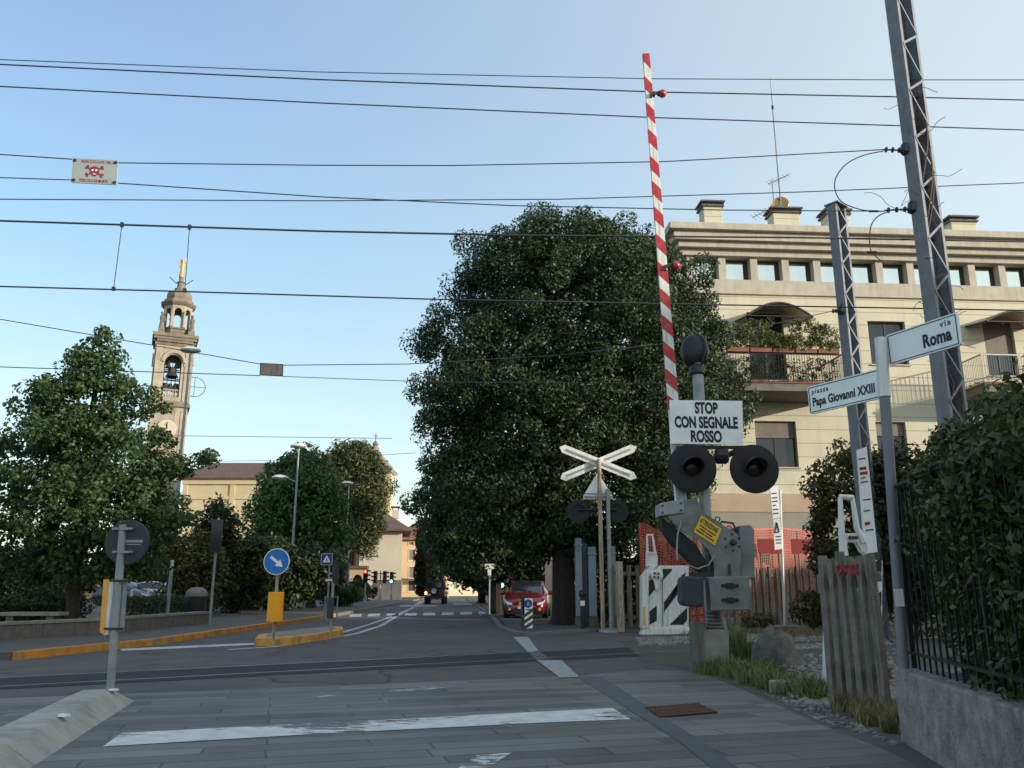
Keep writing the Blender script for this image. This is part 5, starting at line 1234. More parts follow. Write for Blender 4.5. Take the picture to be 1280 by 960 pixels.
# folded delineator panel: pale channel back with yellow edge on the left
c0, c1 = P(144.5, 725, .02), P(140.5, 790, .02)
def quad(pts): return [P(*q) for q in pts]
mb = MB(); mb.prism(quad([(136.5, 724.5, .03), (158, 724, .03), (153.5, 789, .03), (130.5, 794, .03)]), V(0, .035, 0)); pn = build('panel', mb, M['white'], t)
mb = MB(); mb.prism(quad([(129.5, 724, .10), (136.4, 724.5, .026), (130.4, 794.2, .026), (124.5, 790, .10)]), V(-.01, .02, 0)); build('yellow_edge', mb, M['bollard_yellow'], t)
mb = MB(); mb.prism(quad([(142.5, 725, .0), (146, 725, .0), (138.5, 792, .0), (135, 792, .0)]), V(0, .03, 0)); mb.prism(quad([(155, 724, .0), (158.3, 724, .0), (154, 789, .0), (150.8, 789, .0)]), V(0, .03, 0)); build('panel_rim', mb, M['galv'], pn)
for py in (726, 786):
    mb = MB(); mb.box(P(149 if py < 750 else 142, py, -.03), (.2, .03, .025)); build('clamp', mb, M['dark_metal'], t)

# traffic island
Yi = gd(330, 800).y
t = thing('traffic_island', 'yellow kerbed traffic island in the road', 'traffic island', gd(365, 800))
ip = [gd(x, y) for x, y in [(318, 808.5), (340, 808.3), (365, 806.5), (398, 801.5), (429, 795.5), (428, 791.5), (415, 791), (380, 795), (345, 799.5), (322, 803.5)]]
mb = MB(); mb.prism([p-UP*.02 for p in ip], UP*.2); build('kerb_ring', mb, M['island_yellow'], t, bevel=.025)
cc = sum(ip, Vector())/len(ip); mb = MB(); mb.prism([cc.lerp(p, .80)+UP*.17 for p in ip], UP*.016); build('infill', mb, M['concrete'], t)
# blue arrow sign with yellow drum
b = gd(341.5, 800, .186); t = thing('arrow_sign', 'round blue keep-right arrow sign above a yellow drum on the traffic island', 'road sign', b); Yb = b.y
tp = at(346, 715, Yb); zt = CAM_H+Yb*Tz(690)
mb = MB(); mb.tube([b-UP*.03, V(b.x, b.y, zt)], .035, 10); build('post', mb, M['rust_pole'], t, smooth=True)
c = at(346, 702, Yb-.09); r = 15.3/FPX*(Yb/ct)*1.0
mb = MB(); mb.lathe([(r, 0), (r, .02), (.02, .021)], c, 40, (0, -1, 0)); d = build('disc_rim', mb, M['white_sign'], t)
mb = MB(); mb.lathe([(r*.94, .022), (r*.94, .024), (.02, .0245)], c, 40, (0, -1, 0)); build('disc_face', mb, M['blue'], d)
# white arrow pointing down right
u = V(math.cos(R(-38)), 0, math.sin(R(-38))); w = V(-u.z, 0, u.x)
A = [(-.62, .11), (.12, .11), (.12, .34), (.68, 0), (.12, -.34), (.12, -.11), (-.62, -.11)]
mb = MB(); mb.prism([c + u*x*r*.95 + w*y*r*.95 + V(0, -.0265, 0) for x, y in A], V(0, -.002, 0)); build('arrow', mb, M['white_sign'], d)
mb = MB(); c = V(b.x, b.y, 0); z0, z1 = CAM_H+Yb*Tz(777), CAM_H+Yb*Tz(740); rr = 9.2/FPX*Yb*1.02
mb.lathe([(rr-.01, z0), (rr, z0+.01), (rr, z1-.01), (rr-.01, z1)], c, 28); build('yellow_drum', mb, M['bollard_yellow'], t, smooth=True)
# second post on the island, seen edge-on
b = gd(413.5, 789.5, .186); t = thing('delineator_post', 'slim post with dark panel back at the far tip of the traffic island', 'road sign', b); Yb = b.y
mb = MB(); mb.tube([b-UP*.03, V(b.x, b.y, CAM_H+Yb*Tz(713))], .035, 8); build('post', mb, M['galv'], t)
mb = MB(); c = at(413, 760, Yb-.06); mb.box(c, (.15, .06, Yb*(Tz(747)-Tz(773)))); build('panel_back', mb, M['sign_back'], t)
mb = MB(); c = at(419, 715, Yb+.05); mb.lathe([(.28, 0), (.28, .02)], c, 28, (1, -.06, 0)); build('disc', mb, M['sign_back'], t)
# pedestrian crossing sign
b = gd(408.5, 775, SW); t = thing('crossing_sign', 'square blue pedestrian crossing sign on slim post at the left kerb', 'road sign', b); Yb = b.y
mb = MB(); mb.tube([b-UP*.02, V(b.x, b.y, CAM_H+Yb*Tz(693))], .03, 8); build('post', mb, M['galv'], t)
def flat(Yf): return lambda px, py: at(px, py, Yf)
F = flat(Yb-.06); q = F(408.5, 699); s = 6.6/FPX*Yb*1.03
mb = MB(); mb.box(q, (2*s, .02, 2*s)); pl_ = build('plate', mb, M['white_sign'], t)
mb = MB(); mb.box(q+V(0, -.012, 0), (1.88*s, .006, 1.88*s)); build('blue_field', mb, M['blue_dark'], pl_)
mb = MB(); mb.prism([q+V(-.72*s, -.017, -.55*s), q+V(.72*s, -.017, -.55*s), q+V(0, -.017, .72*s)], V(0, -.003, 0)); build('white_triangle', mb, M['white_sign'], pl_)
def walker(mb, q, s, dy):
    mb.lathe([(.1*s, 0), (.1*s, .003)], q+V(0.02*s, dy, .62*s), 10, (0, -1, 0))
    for pts, rr in (([(0, .5), (-.02, .08)], .09), ([(-.02, .1), (.16, -.2), (.3, -.45)], .06), ([(-.02, .1), (-.12, -.15), (-.32, -.42)], .06), ([(0, .45), (.2, .22), (.3, .16)], .045), ([(0, .45), (-.2, .2), (-.22, .08)], .045)):
        for i in range(len(pts)-1):
            a, b_ = V(pts[i][0]*s, 0, pts[i][1]*s), V(pts[i+1][0]*s, 0, pts[i+1][1]*s); d = (b_-a).normalized(); n_ = V(-d.z, 0, d.x)*rr*s
            mb.prism([q+V(0, dy, 0)+a+n_, q+V(0, dy, 0)+b_+n_*.8, q+V(0, dy, 0)+b_-n_*.8, q+V(0, dy, 0)+a-n_], V(0, -.003, 0))
mb = MB(); walker(mb, q+V(0, 0, -.15*s), .62*s, -.021); build('walker_symbol', mb, M['text'], pl_)
mb = MB(); mb.box(V(b.x+.0, b.y-.04, CAM_H+Yb*Tz(725)), (.24, .02, .06)); build('small_plate', mb, M['white_sign'], t)
for i, (px, lab) in enumerate(((405.5, 'left leg post of a low white guard beside the crossing sign'), )):
    b = gd(px, 772, SW); g = thing('guard_rail', 'low pale tubular guard beside the crossing sign', 'guard rail', b); mb = MB(); z1 = CAM_H+b.y*Tz(746); x2 = at(421, 770, b.y).x
    mb.tube([b-UP*.02, V(b.x, b.y, z1), V(x2, b.y, z1), V(x2, b.y, SW-.02)], .03, 8); build('frame', mb, M['galv'], g)

# ================================================================== CROSSING EQUIPMENT, NEAR SIDE
Yb = 13.0
F = flat(Yb)
gx_, gy_ = F(888, 838).x, Yb
base = V(F(890, 838).x, Yb, 0)
t = thing('barrier_machine', 'grey level crossing barrier mechanism with raised red and white striped arm', 'crossing barrier', base)
def FP(Y): return flat(Y)
def poly(mb, Y, pts, th): 
    f = flat(Y); return mb.prism([f(*p) for p in pts], V(0, th, 0))
mb = MB(); poly(mb, Yb-.25, [(876, 842), (912, 842), (911, 787), (877, 787)], .5); build('concrete_base', mb, M['concrete'], t, bevel=.015)
mb = MB(); poly(mb, Yb-.3, [(868, 845), (879, 845), (879, 778), (869, 778)], .4); build('base_post', mb, M['concrete_dark'], t, bevel=.01)
mb = MB(); c = F(893, 786)
for i in range(5): mb.lathe([(.11, .0), (.13, .02), (.13, .035), (.11, .05)], V(c.x, Yb, c.z-.0+i*.055), 18)
mb.lathe([(.15, -.03), (.15, 0)], V(c.x, Yb, c.z), 18); build('spring_collar', mb, M['machine_grey'], t)
# front side plate, back plate, drum quadrant
plate = [(834, 627), (871, 623), (879, 640), (912, 661), (922, 668), (927, 679), (925, 735), (892, 735), (893, 706), (886, 688), (872, 674), (852, 664), (834, 645)]
mb = MB(); poly(mb, Yb-.18, plate, .025); pf = build('side_plate', mb, M['machine_grey'], t, bevel=.006)
mb = MB(); poly(mb, Yb+.22, plate, .025); build('side_plate', mb, M['machine_grey'], t, bevel=.006)
mb = MB(); poly(mb, Yb-.155, [(871, 624), (879, 641), (912, 662), (922, 669), (926, 680), (925, 690), (920, 676), (910, 666), (877, 645)], .37); build('cover_strip', mb, M['machine_grey'], t)
mb = MB(); poly(mb, Yb-.22, [(825, 629), (855, 624), (855, 641), (825, 645)], .46); build('clamp_head', mb, M['galv'], t, bevel=.01)
mb = MB(); f = flat(Yb-.22)
for (px, py) in ((828, 632), (828, 641), (851, 629), (851, 638)): mb.lathe([(.018, 0), (.018, .02)], f(px, py), 6, (0, -1, 0))
build('bolt', mb, M['dark_metal'], t)
quadr = [(826, 646), (851, 664), (870, 680), (883, 702), (887, 722), (872, 712), (853, 692), (838, 676), (829, 662)]
mb = MB(); poly(mb, Yb-.10, quadr, .26); build('counterweight', mb, M['blackmatt'], t, bevel=.015)
mb = MB(); f = flat(Yb-.2); hub = f(916, 678)
mb.lathe([(.05, 0), (.05, .05), (.03, .06)], hub, 12, (0, -1, 0))
for i in range(6): a = 2*math.pi*(i+.5)/6; mb.lathe([(.017, 0), (.017, .02)], hub+V(.12*math.cos(a), 0.02, .12*math.sin(a)), 6, (0, -1, 0))
mb.box(f(912, 712), (.035, .03, .16)); build('pivot_bolts', mb, M['dark_metal'], t)
mb = MB(); poly(mb, Yb-.12, [(924, 657), (939, 656), (943, 662), (944, 724), (925, 724)], .5); build('motor_case', mb, M['machine_grey'], t, bevel=.02)
mb = MB(); f = flat(Yb); mb.tube([f(899, 657), f(902, 652), f(916, 654), f(921, 664)], .018, 6)
rg = f(897, 649); mb.tube([rg+V(.035*math.cos(a), 0, .035*math.sin(a)) for a in np.linspace(0, 6.283, 13)], .010, 5); build('lifting_eye', mb, M['dark_metal'], t)
mb = MB(); poly(mb, Yb-.42, [(886, 721), (937, 720), (938, 763), (889, 764)], .3); bx = build('gear_box', mb, M['machine_grey'], t, bevel=.02)
f = flat(Yb-.43)
for py in (732, 750):
    mb = MB(); mb.cbox((f(902, py)+f(923, py))/2, (f(923, py)-f(902, py))/2, V(0, .012, 0), V(0, 0, .022)); build('slot', mb, M['blackmatt'], bx)
    mb = MB(); mb.cbox((f(902, py+.5)+f(923, py))/2-V(0, .004, 0), V(.05, 0, 0), V(0, .018, 0), V(0, 0, .04)); build('handle', mb, M['blackmatt'], bx)
mb = MB(); poly(mb, Yb-.45, [(852, 723), (858, 720), (880, 721), (880, 759), (857, 758), (852, 753)], .35); jb_ = build('junction_box', mb, M['sign_back'], t, bevel=.03)
mb = MB(); poly(mb, Yb-.12, [(866, 716), (892, 714), (893, 723), (870, 726)], .3); build('bracket', mb, M['dark_metal'], t)
f = flat(Yb-.25)
for pts, r_ in (([f(852, 650), f(847, 668), f(846, 690), f(847, 700)], .014), ([f(859, 706), f(872, 711), f(886, 706), f(893, 695)], .012), ([f(900, 765), f(905, 775), f(907, 787)], .02)):
    mb = MB(); mb.tube(pts, r_, 6); build('cable', mb, M['galv'], t)
# warning plate
f = flat(Yb-.195); A, B, C_, D = f(876.5, 644), f(902, 661), f(893.5, 682), f(867, 665)
ex, ey = (B-A), (D-A)
mb = MB(); mb.prism([A, B, C_, D], V(0, -.006, 0)); wp = build('warning_plate', mb, M['yellow'], t)
nx = ex.normalized(); upv = -ey.normalized()
lettering('ATTENZIONE', .105, M['text'], A + ex*.05 + ey*.36 + V(0, -.008, 0), nx, upv, wp, bold=.03, sx=ex.length*.90/(.105*6.6))
mb = MB()
for i, (a0, a1) in enumerate(((.12, .88), (.16, .78), (.06, .9))):
    for (u0, u1) in ((a0, a0+(a1-a0)*.45), (a0+(a1-a0)*.5, a1)):
        P0 = A+ex*u0+ey*(.50+.155*i)+V(0, -.0075, 0); P1 = A+ex*u1+ey*(.50+.155*i)+V(0, -.0075, 0); mb.cbox((P0+P1)/2, (P1-P0)/2, V(0, .0015, 0), upv*.010)
build('small_print', mb, M['frame_dark'], wp)
# striped arm
Ya = Yb+.25; fa = flat(Ya)
a0, a1 = fa(852, 640), fa(807.3, 68); dv = (a1-a0); Ln = dv.length; dn = dv.normalized(); sd_ = V(dn.z, 0, -dn.x)
def w_at(s): return .095 - .035*s
mb = MB(); k = 24
ring = []
for i in range(k+1):
    s = i/k; c = a0+dv*s; w = w_at(s); ring.append([c - sd_*w - V(0, .03, 0), c + sd_*w - V(0, .03, 0), c + sd_*w + V(0, .03, 0), c - sd_*w + V(0, .03, 0)])
vs = [p for r in ring for p in r]; fs = [(i*4+j, i*4+(j+1) % 4, i*4+4+(j+1) % 4, i*4+4+j) for i in range(k) for j in range(4)] + [(3, 2, 1, 0), (4*k, 4*k+1, 4*k+2, 4*k+3)]
mb.add(vs, fs); arm = build('arm', mb, M['white'], t, bevel=.006)
mb = MB()
# red bands at the photo's own spacing, slanted
bands = [(68.5, 82), (101, 117), (134, 151), (167, 184), (201, 218), (232, 249), (264, 281), (298, 315), (333, 350), (366, 383), (399, 417), (433, 450), (467, 485), (500, 518)]
def s_of(py):
    lo, hi = 0., 1.
    for _ in range(40):
        m_ = (lo+hi)/2; z = (a0+dv*m_).z
        if z > CAM_H+Ya*Tz(py): hi = m_
        else: lo = m_
    return lo
for (p0, p1) in bands:
    s1, s0 = s_of(p0), s_of(p1); sl = .085/Ln
    if s1 > .99: q = [(s0-sl, 1), (1.0, 1), (1.0, -1), (s0+sl, -1)]
    else: q = [(s0-sl, 1), (s1-sl, 1), (s1+sl, -1), (s0+sl, -1)]
    vv = []
    for s, side in q:
        s = min(s, 1); vv.append(a0+dv*s + sd_*side*(w_at(s)+.0025))
    mb.add([p+V(0, -.033, 0) for p in vv]+[p+V(0, .033, 0) for p in vv], [(0, 1, 2, 3), (7, 6, 5, 4), (0, 4, 5, 1), (1, 5, 6, 2), (2, 6, 7, 3), (3, 7, 4, 0)])
build('red_band', mb, M['red'], arm)
for (px, py, pax, pay) in ((828, 117, 812, 118), (845, 332, 829, 333)):
    c = fa(px, py); a = fa(pax, pay); mb = MB(); mb.ball(c, .075, 14); l = build('barrier_lamp', mb, M['ball_red'], t, smooth=True)
    mb = MB(); mb.tube([a, c-V(.05, 0, 0)], .02, 6); mb.box(a+V(.06, 0, -.01), (.07, .1, .05)); mb.box(a+V(.02, -.04, -.05), (.04, .05, .08)); mb.lathe([(.04, -.09), (.055, -.06)], c, 10, (1, 0, 0)); build('lamp_bracket', mb, M['dark_metal'], l)
mb = MB(); poly(mb, Yb+.2, [(842, 560), (851, 560), (858, 640), (847, 640)], .12); build('arm_root', mb, M['galv'], t)

# signal post with bell, STOP board and twin flashers
Ys = Yb+.32; f = flat(Ys); b = V(f(889, 838).x, Ys, 0)
t = thing('crossing_signal', 'grey signal post with black bell, white stop board and two round black flashers', 'crossing signal', b)
mb = MB(); tp = f(871.5, 455); mb.tube([V(tp.x, Ys, -.03), V(tp.x, Ys, tp.z)], .092, 16); build('post', mb, M['galv'], t, smooth=True)
mb = MB(); c = f(871, 463); mb.lathe([(.11, -.08), (.13, -.06), (.13, .05), (.09, .1)], c, 16); build('bell_socket', mb, M['black'], t, smooth=True)
for (px, r, ax) in ((867, .20, (-.45, -.85, .05)), (871, .20, (.75, .6, 0))):
    mb = MB(); c = f(px, 438); mb.lathe([(.02, .13), (.08, .125), (.15, .09), (.19, .03), (.205, -.01), (.2, -.03), (.12, -.03)], c, 22, ax)
    for v in mb.v: v.z = c.z + (v.z-c.z)*1.45; v.x = c.x + (v.x-c.x)*1.15
    build('bell', mb, M['black'], t, smooth=True)
Fs = flat(Ys-.22)
P4 = [Fs(837, 500), Fs(928, 501), Fs(929, 556), Fs(838, 554.5)]
mb = MB(); mb.prism(P4, V(0, .02, 0)); bd = build('stop_board', mb, M['white_sign'], t, bevel=.003)
rt = (P4[1]-P4[0]).normalized(); wd = (P4[1]-P4[0]).length; hh = (P4[0]-P4[3]).length
upn = V(0, 0, 1)
for txt, py, tw in (('STOP', 516.5, 29), ('CON SEGNALE', 534.5, 79), ('ROSSO', 552, 39)):
    sz = 13.2/FPX*Ys*1.03/0.70
    o = Fs(883, py); o.y -= .003
    L_ = lettering(txt, sz, M['text'], o, rt, upn, bd, 'CENTER', bold=.045)
    wv = max(v.co.x for v in L_.data.vertices)-min(v.co.x for v in L_.data.vertices); k = (Fs(883+tw/2, py).x-Fs(883-tw/2, py).x)/wv
    cxm = o.x-root_loc(bd).x
    for v in L_.data.vertices: v.co.x = cxm+(v.co.x-cxm)*k
mb = MB(); f2 = flat(Ys-.1); mb.cbox((f2(845, 560)+f2(945, 559))/2, (f2(945, 559)-f2(845, 560))/2, V(0, .03, 0), V(0, 0, .025)); c = f2(902, 570)
mb.lathe([(.1, -.1), (.13, -.07), (.13, .07), (.1, .1)], c, 14, (1, 0, 0)); mb.tube([f2(880, 574), f2(902, 572), f2(925, 562)], .045, 8); build('cross_bar', mb, M['black'], t)
for (px, py) in ((865, 585.5), (943, 586)):
    c = Fs(px, py); r = 29.5/FPX*Ys*1.03
    mb = MB(); mb.lathe([(.05, .06), (r*.9, .03), (r, .015), (r, 0), (r*.96, -.01), (r*.5, -.004), (.03, 0)], c, 40, (0, 1, 0)); fl = build('flasher_disc', mb, M['blackmatt'], t, smooth=True)
    mb = MB(); mb.lathe([(.15, .0), (.135, .02), (.02, .05)], c+V(0, -.012, .02), 24, (0, -1, 0)); build('lens', mb, mat('flasher_lens_off', (.012, .004, .005), .35, spec=.4), fl, smooth=True)
    mb = MB(); n = 18; cc_ = c+V(0, -.01, .02)
    pts = [(math.cos(R(-25+230*i/n)), math.sin(R(-25+230*i/n))) for i in range(n+1)]
    dep = [.10+.16*max(0, math.sin(R(-25+230*i/n)))**.6 for i in range(n+1)]
    for rr in (.165, .175): mb.v += [cc_+V(x*rr, 0, z*rr) for x, z in pts]+[cc_+V(x*rr*1.0, -dep[i], z*rr-dep[i]*.18) for i, (x, z) in enumerate(pts)]
    q = n+1
    for i in range(n): mb.f += [(i, i+1, q+i+1, q+i), (2*q+i, 3*q+i, 3*q+i+1, 2*q+i+1), (q+i, q+i+1, 3*q+i+1, 3*q+i)]
    build('hood', mb, M['blackmatt'], fl)

# ================================================================== CROSSBUCK AND FAR EQUIPMENT
Yc = gd(765, 790).y; f = flat(Yc)
b = V(f(766, 790).x-.05, Yc, .055)
t = thing('crossbuck', 'white Saint Andrew cross on rusty post with triangle and black flashers seen from behind', 'crossing sign', b)
tp = f(748.5, 574); mb = MB(); mb.tube([V(tp.x, Yc, 0), V(tp.x, Yc, tp.z)], .062, 12); build('post', mb, M['rust_pole'], t, smooth=True)
tp2 = f(759.5, 611); mb = MB(); mb.tube([V(tp2.x, Yc+.02, 0), V(tp2.x, Yc+.02, tp2.z)], .06, 12); mb.lathe([(.36, 0), (.34, .06), (.12, .11), (.06, .12)], V(tp2.x, Yc, .0), 16); build('post', mb, M['galv'], t, smooth=True)
fc = flat(Yc+.09)
for (p, q) in (((700, 559), (795, 597)), ((795, 558.5), (701, 598))):
    A, B = fc(*p), fc(*q); d = (B-A).normalized(); n_ = V(-d.z, 0, d.x); w = .125; dy = 0 if p[0] < 750 else .03
    mb = MB(); mb.prism([A+V(0, dy, 0)-d*0.02, A+d*.11+n_*w+V(0, dy, 0), B-d*.11+n_*w+V(0, dy, 0), B+d*.02+V(0, dy, 0), B-d*.11-n_*w+V(0, dy, 0), A+d*.11-n_*w+V(0, dy, 0)], V(0, .02, 0)); ar = build('cross_arm', mb, M['white'], t, bevel=.004)
    mb = MB(); m_ = (A+B)/2; mb.cbox(m_+V(0, dy-.010, 0), d*((B-A).length*.42), V(0, .010, 0), n_*.03); build('rib', mb, M['galv'], ar)
mb = MB(); fz = flat(Yc+.1); mb.prism([fz(729, 624), fz(766, 624), fz(766, 620), fz(748, 592), fz(746, 592), fz(729, 620)], V(0, .02, 0)); tr = build('triangle_back', mb, M['white_sign'], t)
mb = MB(); mb.cbox(fz(747.5, 621)-V(0, .04, 0), V(.42, 0, 0), V(0, .02, 0), V(0, 0, .02)); mb.cbox(fz(747.5, 617)-V(0, .03, 0), V(.40, 0, 0), V(0, .012, 0), V(0, 0, .012)); build('back_rail', mb, M['galv'], tr)
for px in (723, 771):
    c = flat(Yc+.12)(px, 639); mb = MB(); mb.lathe([(.34, 0), (.34, .02), (.2, .03), (.16, -.0), (.02, -.12)], c, 28, (0, -1, 0)); build('flasher_back', mb, M['blackmatt'], t, smooth=True)
mb = MB(); mb.tube([flat(Yc+.08)(723, 637), flat(Yc+.08)(771, 637)], .03, 6); build('cross_bar', mb, M['black'], t)

def striped_machine(label, F2, body, group, horn_pts, leftpost=True):
    """white barrier machine with black diagonal stripes"""
    x0, x1, y0, y1 = body
    A = F2(x0, y1); Yq = A.y
    t = thing('barrier_cabinet', label, 'crossing barrier', V(A.x, Yq, 0), group)
    return t
Yw = gd(835, 794).y
fw = flat(Yw)
t = thing('barrier_cabinet', 'white barrier cabinet with bold black diagonal stripes beyond the track', 'crossing barrier', V(fw(835, 790).x, Yw, 0), 'striped white barrier cabinets')
bx0, bx1, by0, by1 = 811, 861, 709, 787
def pw(px, py, dy=0): return flat(Yw+dy)(px, py)
mb = MB(); mb.prism([pw(802, 794), pw(866, 793), pw(864, 784), pw(806, 785)], V(0, .55, 0)); build('foot', mb, M['white'], t, bevel=.02)
mb = MB(); mb.prism([pw(bx0, by1-2, .06), pw(bx1, by1-2, .06), pw(861, 707, .06), pw(824, 707, .06), pw(811, 722, .06)], V(0, .42, 0)); bd = build('cabinet', mb, M['white'], t, bevel=.02)
mb = MB()
for q in ([(828.5, 711), (840, 711), (840, 713), (828.5, 726)], [(830, 753), (830, 765), (852, 736), (852, 719), (857, 716), (857, 718), (853, 721)], [(837, 781), (854, 781), (859, 775), (859, 759)], [(812, 781), (821, 776), (821, 757), (812, 764)], [(811, 746), (820, 735), (820, 728), (816, 723), (811, 727)]):
    mb.prism([pw(x, y, .052) for x, y in q], V(0, .006, 0))
build('black_stripe', mb, M['black'], bd)
mb = MB(); mb.cbox((pw(828, 712, .05)+pw(828.5, 783, .05))/2, (pw(828, 712, .05)-pw(828.5, 783, .05))/2, V(.012, 0, 0), V(0, .01, 0)); build('door_seam', mb, M['galv'], bd)
mb = MB(); mb.prism([pw(803, 786, -.02), pw(811, 786, -.02), pw(811, 722, -.02), pw(820, 708, -.02), (pw(815, 705, -.02)), pw(803, 720, -.02)], V(0, .5, 0)); build('side_frame', mb, M['white'], t, bevel=.02)
mb = MB(); mb.lathe([(.16, 0), (.16, .1), (.1, .13)], pw(820.5, 719, .02), 20, (0, -1, 0)); mb.prism([pw(815, 716, -.1), pw(826, 716, -.1), pw(824, 737, -.1), pw(820, 737, -.1)], V(0, .1, 0)); cr_ = build('crank_disc', mb, M['white'], t)
mb = MB(); 
for an in range(4): mb.box(pw(820.5, 719, -.135)+V(.07*math.cos(an*math.pi/2+.7), 0, .07*math.sin(an*math.pi/2+.7)), (.05, .03, .05))
build('crank_bolt', mb, M['dark_metal'], cr_)
# forked horn
mb = MB()
mb.prism([pw(808, 708), pw(822, 708), pw(822, 695), pw(818, 690), pw(808, 690)], V(0, .16, 0))
mb.tube([pw(809.5, 692, .08), pw(808.8, 669, .08)], [.04, .025], 8); mb.tube([pw(819.5, 694, .08), pw(815.5, 669, .08)], [.042, .025], 8); mb.tube([pw(808, 669, .08), pw(816.5, 669, .08)], .03, 8); mb.box(pw(813, 693, .05), (.25, .1, .09))
build('fork', mb, M['white'], t, bevel=.008)
mb = MB(); mb.box(pw(805, 770, -.03), (.05, .03, .45)); build('yellow_label', mb, M['yellow'], t)

# second white cabinet behind the near concrete fence
Yn = 10.6; 
def pn_(px, py, dy=0): return flat(Yn+dy)(px, py)
t = thing('barrier_cabinet', 'white striped barrier cabinet with tall fork half hidden by the near concrete fence', 'crossing barrier', V(pn_(1085, 850).x, Yn, 0), 'striped white barrier cabinets')
mb = MB(); mb.prism([V(pn_(1046, 850).x, Yn+.1, 0), V(pn_(1106, 850).x, Yn+.1, 0), pn_(1104, 700, .1), pn_(1046, 700, .1)], V(0, .45, 0)); bd = build('cabinet', mb, M['white'], t, bevel=.02)
mb = MB()
for k in range(4):
    y0_ = 705+k*42; mb.prism([pn_(1048, y0_+28, .09), pn_(1048, y0_+46, .09), pn_(1102, y0_+10, .09), pn_(1102, y0_-8, .09)], V(0, .008, 0))
build('black_stripe', mb, M['black'], bd)
mb = MB(); mb.tube([pn_(1055, 695), pn_(1052.5, 672), pn_(1050, 622)], [.06, .045, .03], 8); mb.tube([pn_(1080, 678), pn_(1071, 660), pn_(1065.5, 622)], [.05, .04, .03], 8)
mb.tube([pn_(1049, 621), pn_(1067, 622)], .035, 8); mb.prism([pn_(1053, 667), pn_(1076, 666), pn_(1086, 684), pn_(1084, 694), pn_(1078, 690), pn_(1072, 678), pn_(1060, 677), pn_(1057, 694), pn_(1054, 694)], V(0, .12, 0))
build('fork', mb, M['white'], t, bevel=.006)
mb = MB(); 
for px in (1062, 1066, 1070): mb.lathe([(.022, 0), (.022, .015)], pn_(px, 672, -.01), 8, (0, -1, 0))
build('bolt', mb, M['dark_metal'], t)

# concrete picket fences
def picket_fence(label, a, b, h, n, w, dth, rails, name='concrete_fence', lean=0, graffiti=None, cap=True):
    t = thing(name, label, 'fence', V((a.x+b.x)/2, (a.y+b.y)/2, 0), 'concrete picket fences'); d = (b-a); L_ = d.length; d.normalize(); nn = V(-d.y, d.x, 0)
    for i in range(n):
        c = a + (b-a)*(i/(n-1)); hh = h*random.uniform(.97, 1.02); ln = d*random.uniform(-.03, .03)
        mb = MB(); P = [(-w/2, 0), (w/2, 0), (w/2, .74), (w*.36, .80), (w*.36, .82), (w/2, .88), (w/2, .95), (w*.36, 1), (-w*.36, 1), (-w/2, .95), (-w/2, .88), (-w*.36, .82), (-w*.36, .80), (-w/2, .74)] if cap else [(-w/2, 0), (w/2, 0), (w/2, .96), (w*.3, 1), (-w*.3, 1), (-w/2, .96)]
        mb.prism([V(c.x, c.y, -.02) + d*x + ln*q + UP*(q*hh) + nn*(-dth/2) for x, q in P], nn*dth); build('picket', mb, M['fence_concrete'], t)
    for rz in rails:
        mb = MB(); mb.cbox((a+b)/2+UP*h*rz+nn*(dth/2+.037), d*L_/2, nn*.035, UP*.05); build('rail', mb, M['fence_concrete'], t)
    if graffiti:
        pass
    return t, d, nn
a, b = gd(1043, 884), gd(1109, 897); hN = CAM_H+a.y*Tz(692)
tn, dn_, nn_ = picket_fence('near concrete picket fence with red graffiti beside the street sign', a, b, hN, 6, .083, .07, (.25, .84), lean=0)
mb = MB()
fq = lambda u, z: a+(b-a)*u + UP*z + nn_*(-.038)
for s_ in range(3):
    pts = [fq(.42+.16*s_+.055*math.cos(q*1.3), hN*.885+.06*math.sin(q*1.9+s_)) for q in range(9)]
    mb.tube(pts, .013, 4)
build('graffiti', mb, M['graffiti'], tn)
a, b = gd(766, 789.5), gd(1042, 780.5)
hF = CAM_H+a.y*Tz(705)
picket_fence('long grey concrete picket fence beyond the track in front of the orange netting', a, b, hF, 30, .12, .07, (.2, .86))
c = V(gd(775, 790).x, gd(775, 790).y-.25, 0); t = thing('concrete_post', 'thick tan concrete post at the left end of the far fence', 'post', c); mb = MB(); mb.box(c+UP*(CAM_H+c.y*Tz(702))/2, (.2, .18, CAM_H+c.y*Tz(702))); build('post', mb, M['rust_pole'], t, bevel=.03)

# orange safety netting hung behind the fence
def netting(label, a, b, z0, z1, sag=.08, solid=False):
    t = thing('safety_net', label, 'netting', V(a.x, a.y, 0), 'orange safety netting'); mb = MB(); d = b-a; L_ = d.length; nx_ = int(L_/.085); nz = int((z1-z0)/.085)
    def pt(u, v):
        return a+d*u + UP*(z0+(z1-z0)*v - sag*math.sin(u*L_*.9)**2*v) + V(.03*math.sin(u*40+v*3), .05*math.sin(u*23+v*5), 0)
    for i in range(nx_+1):
        u = i/nx_
        for k in range(6): p, q = pt(u, k/6), pt(u, (k+1)/6); mb.add([p-V(.012, 0, 0), p+V(.012, 0, 0), q+V(.012, 0, 0), q-V(.012, 0, 0)], [(0, 1, 2, 3)])
    for j in range(nz+1):
        v = j/nz; h = .030 if (j % 8 == 0 and sag < .2) else .013
        for k in range(nx_): p, q = pt(k/nx_, v), pt((k+1)/nx_, v); mb.add([p-UP*h, q-UP*h, q+UP*h, p+UP*h], [(0, 1, 2, 3)])
    build('mesh', mb, M['orange_net'], t, recalc=False)
    for i in range(5):
        c = a+d*(i/4)+V(0, .05, 0); mb = MB(); mb.tube([V(c.x, c.y, -.02), V(c.x, c.y, z1+.02)], .02, 6); build('stake', mb, M['rust'], t)
A = a+V(1.0, .35, 0); B = b+V(0, .35, 0)
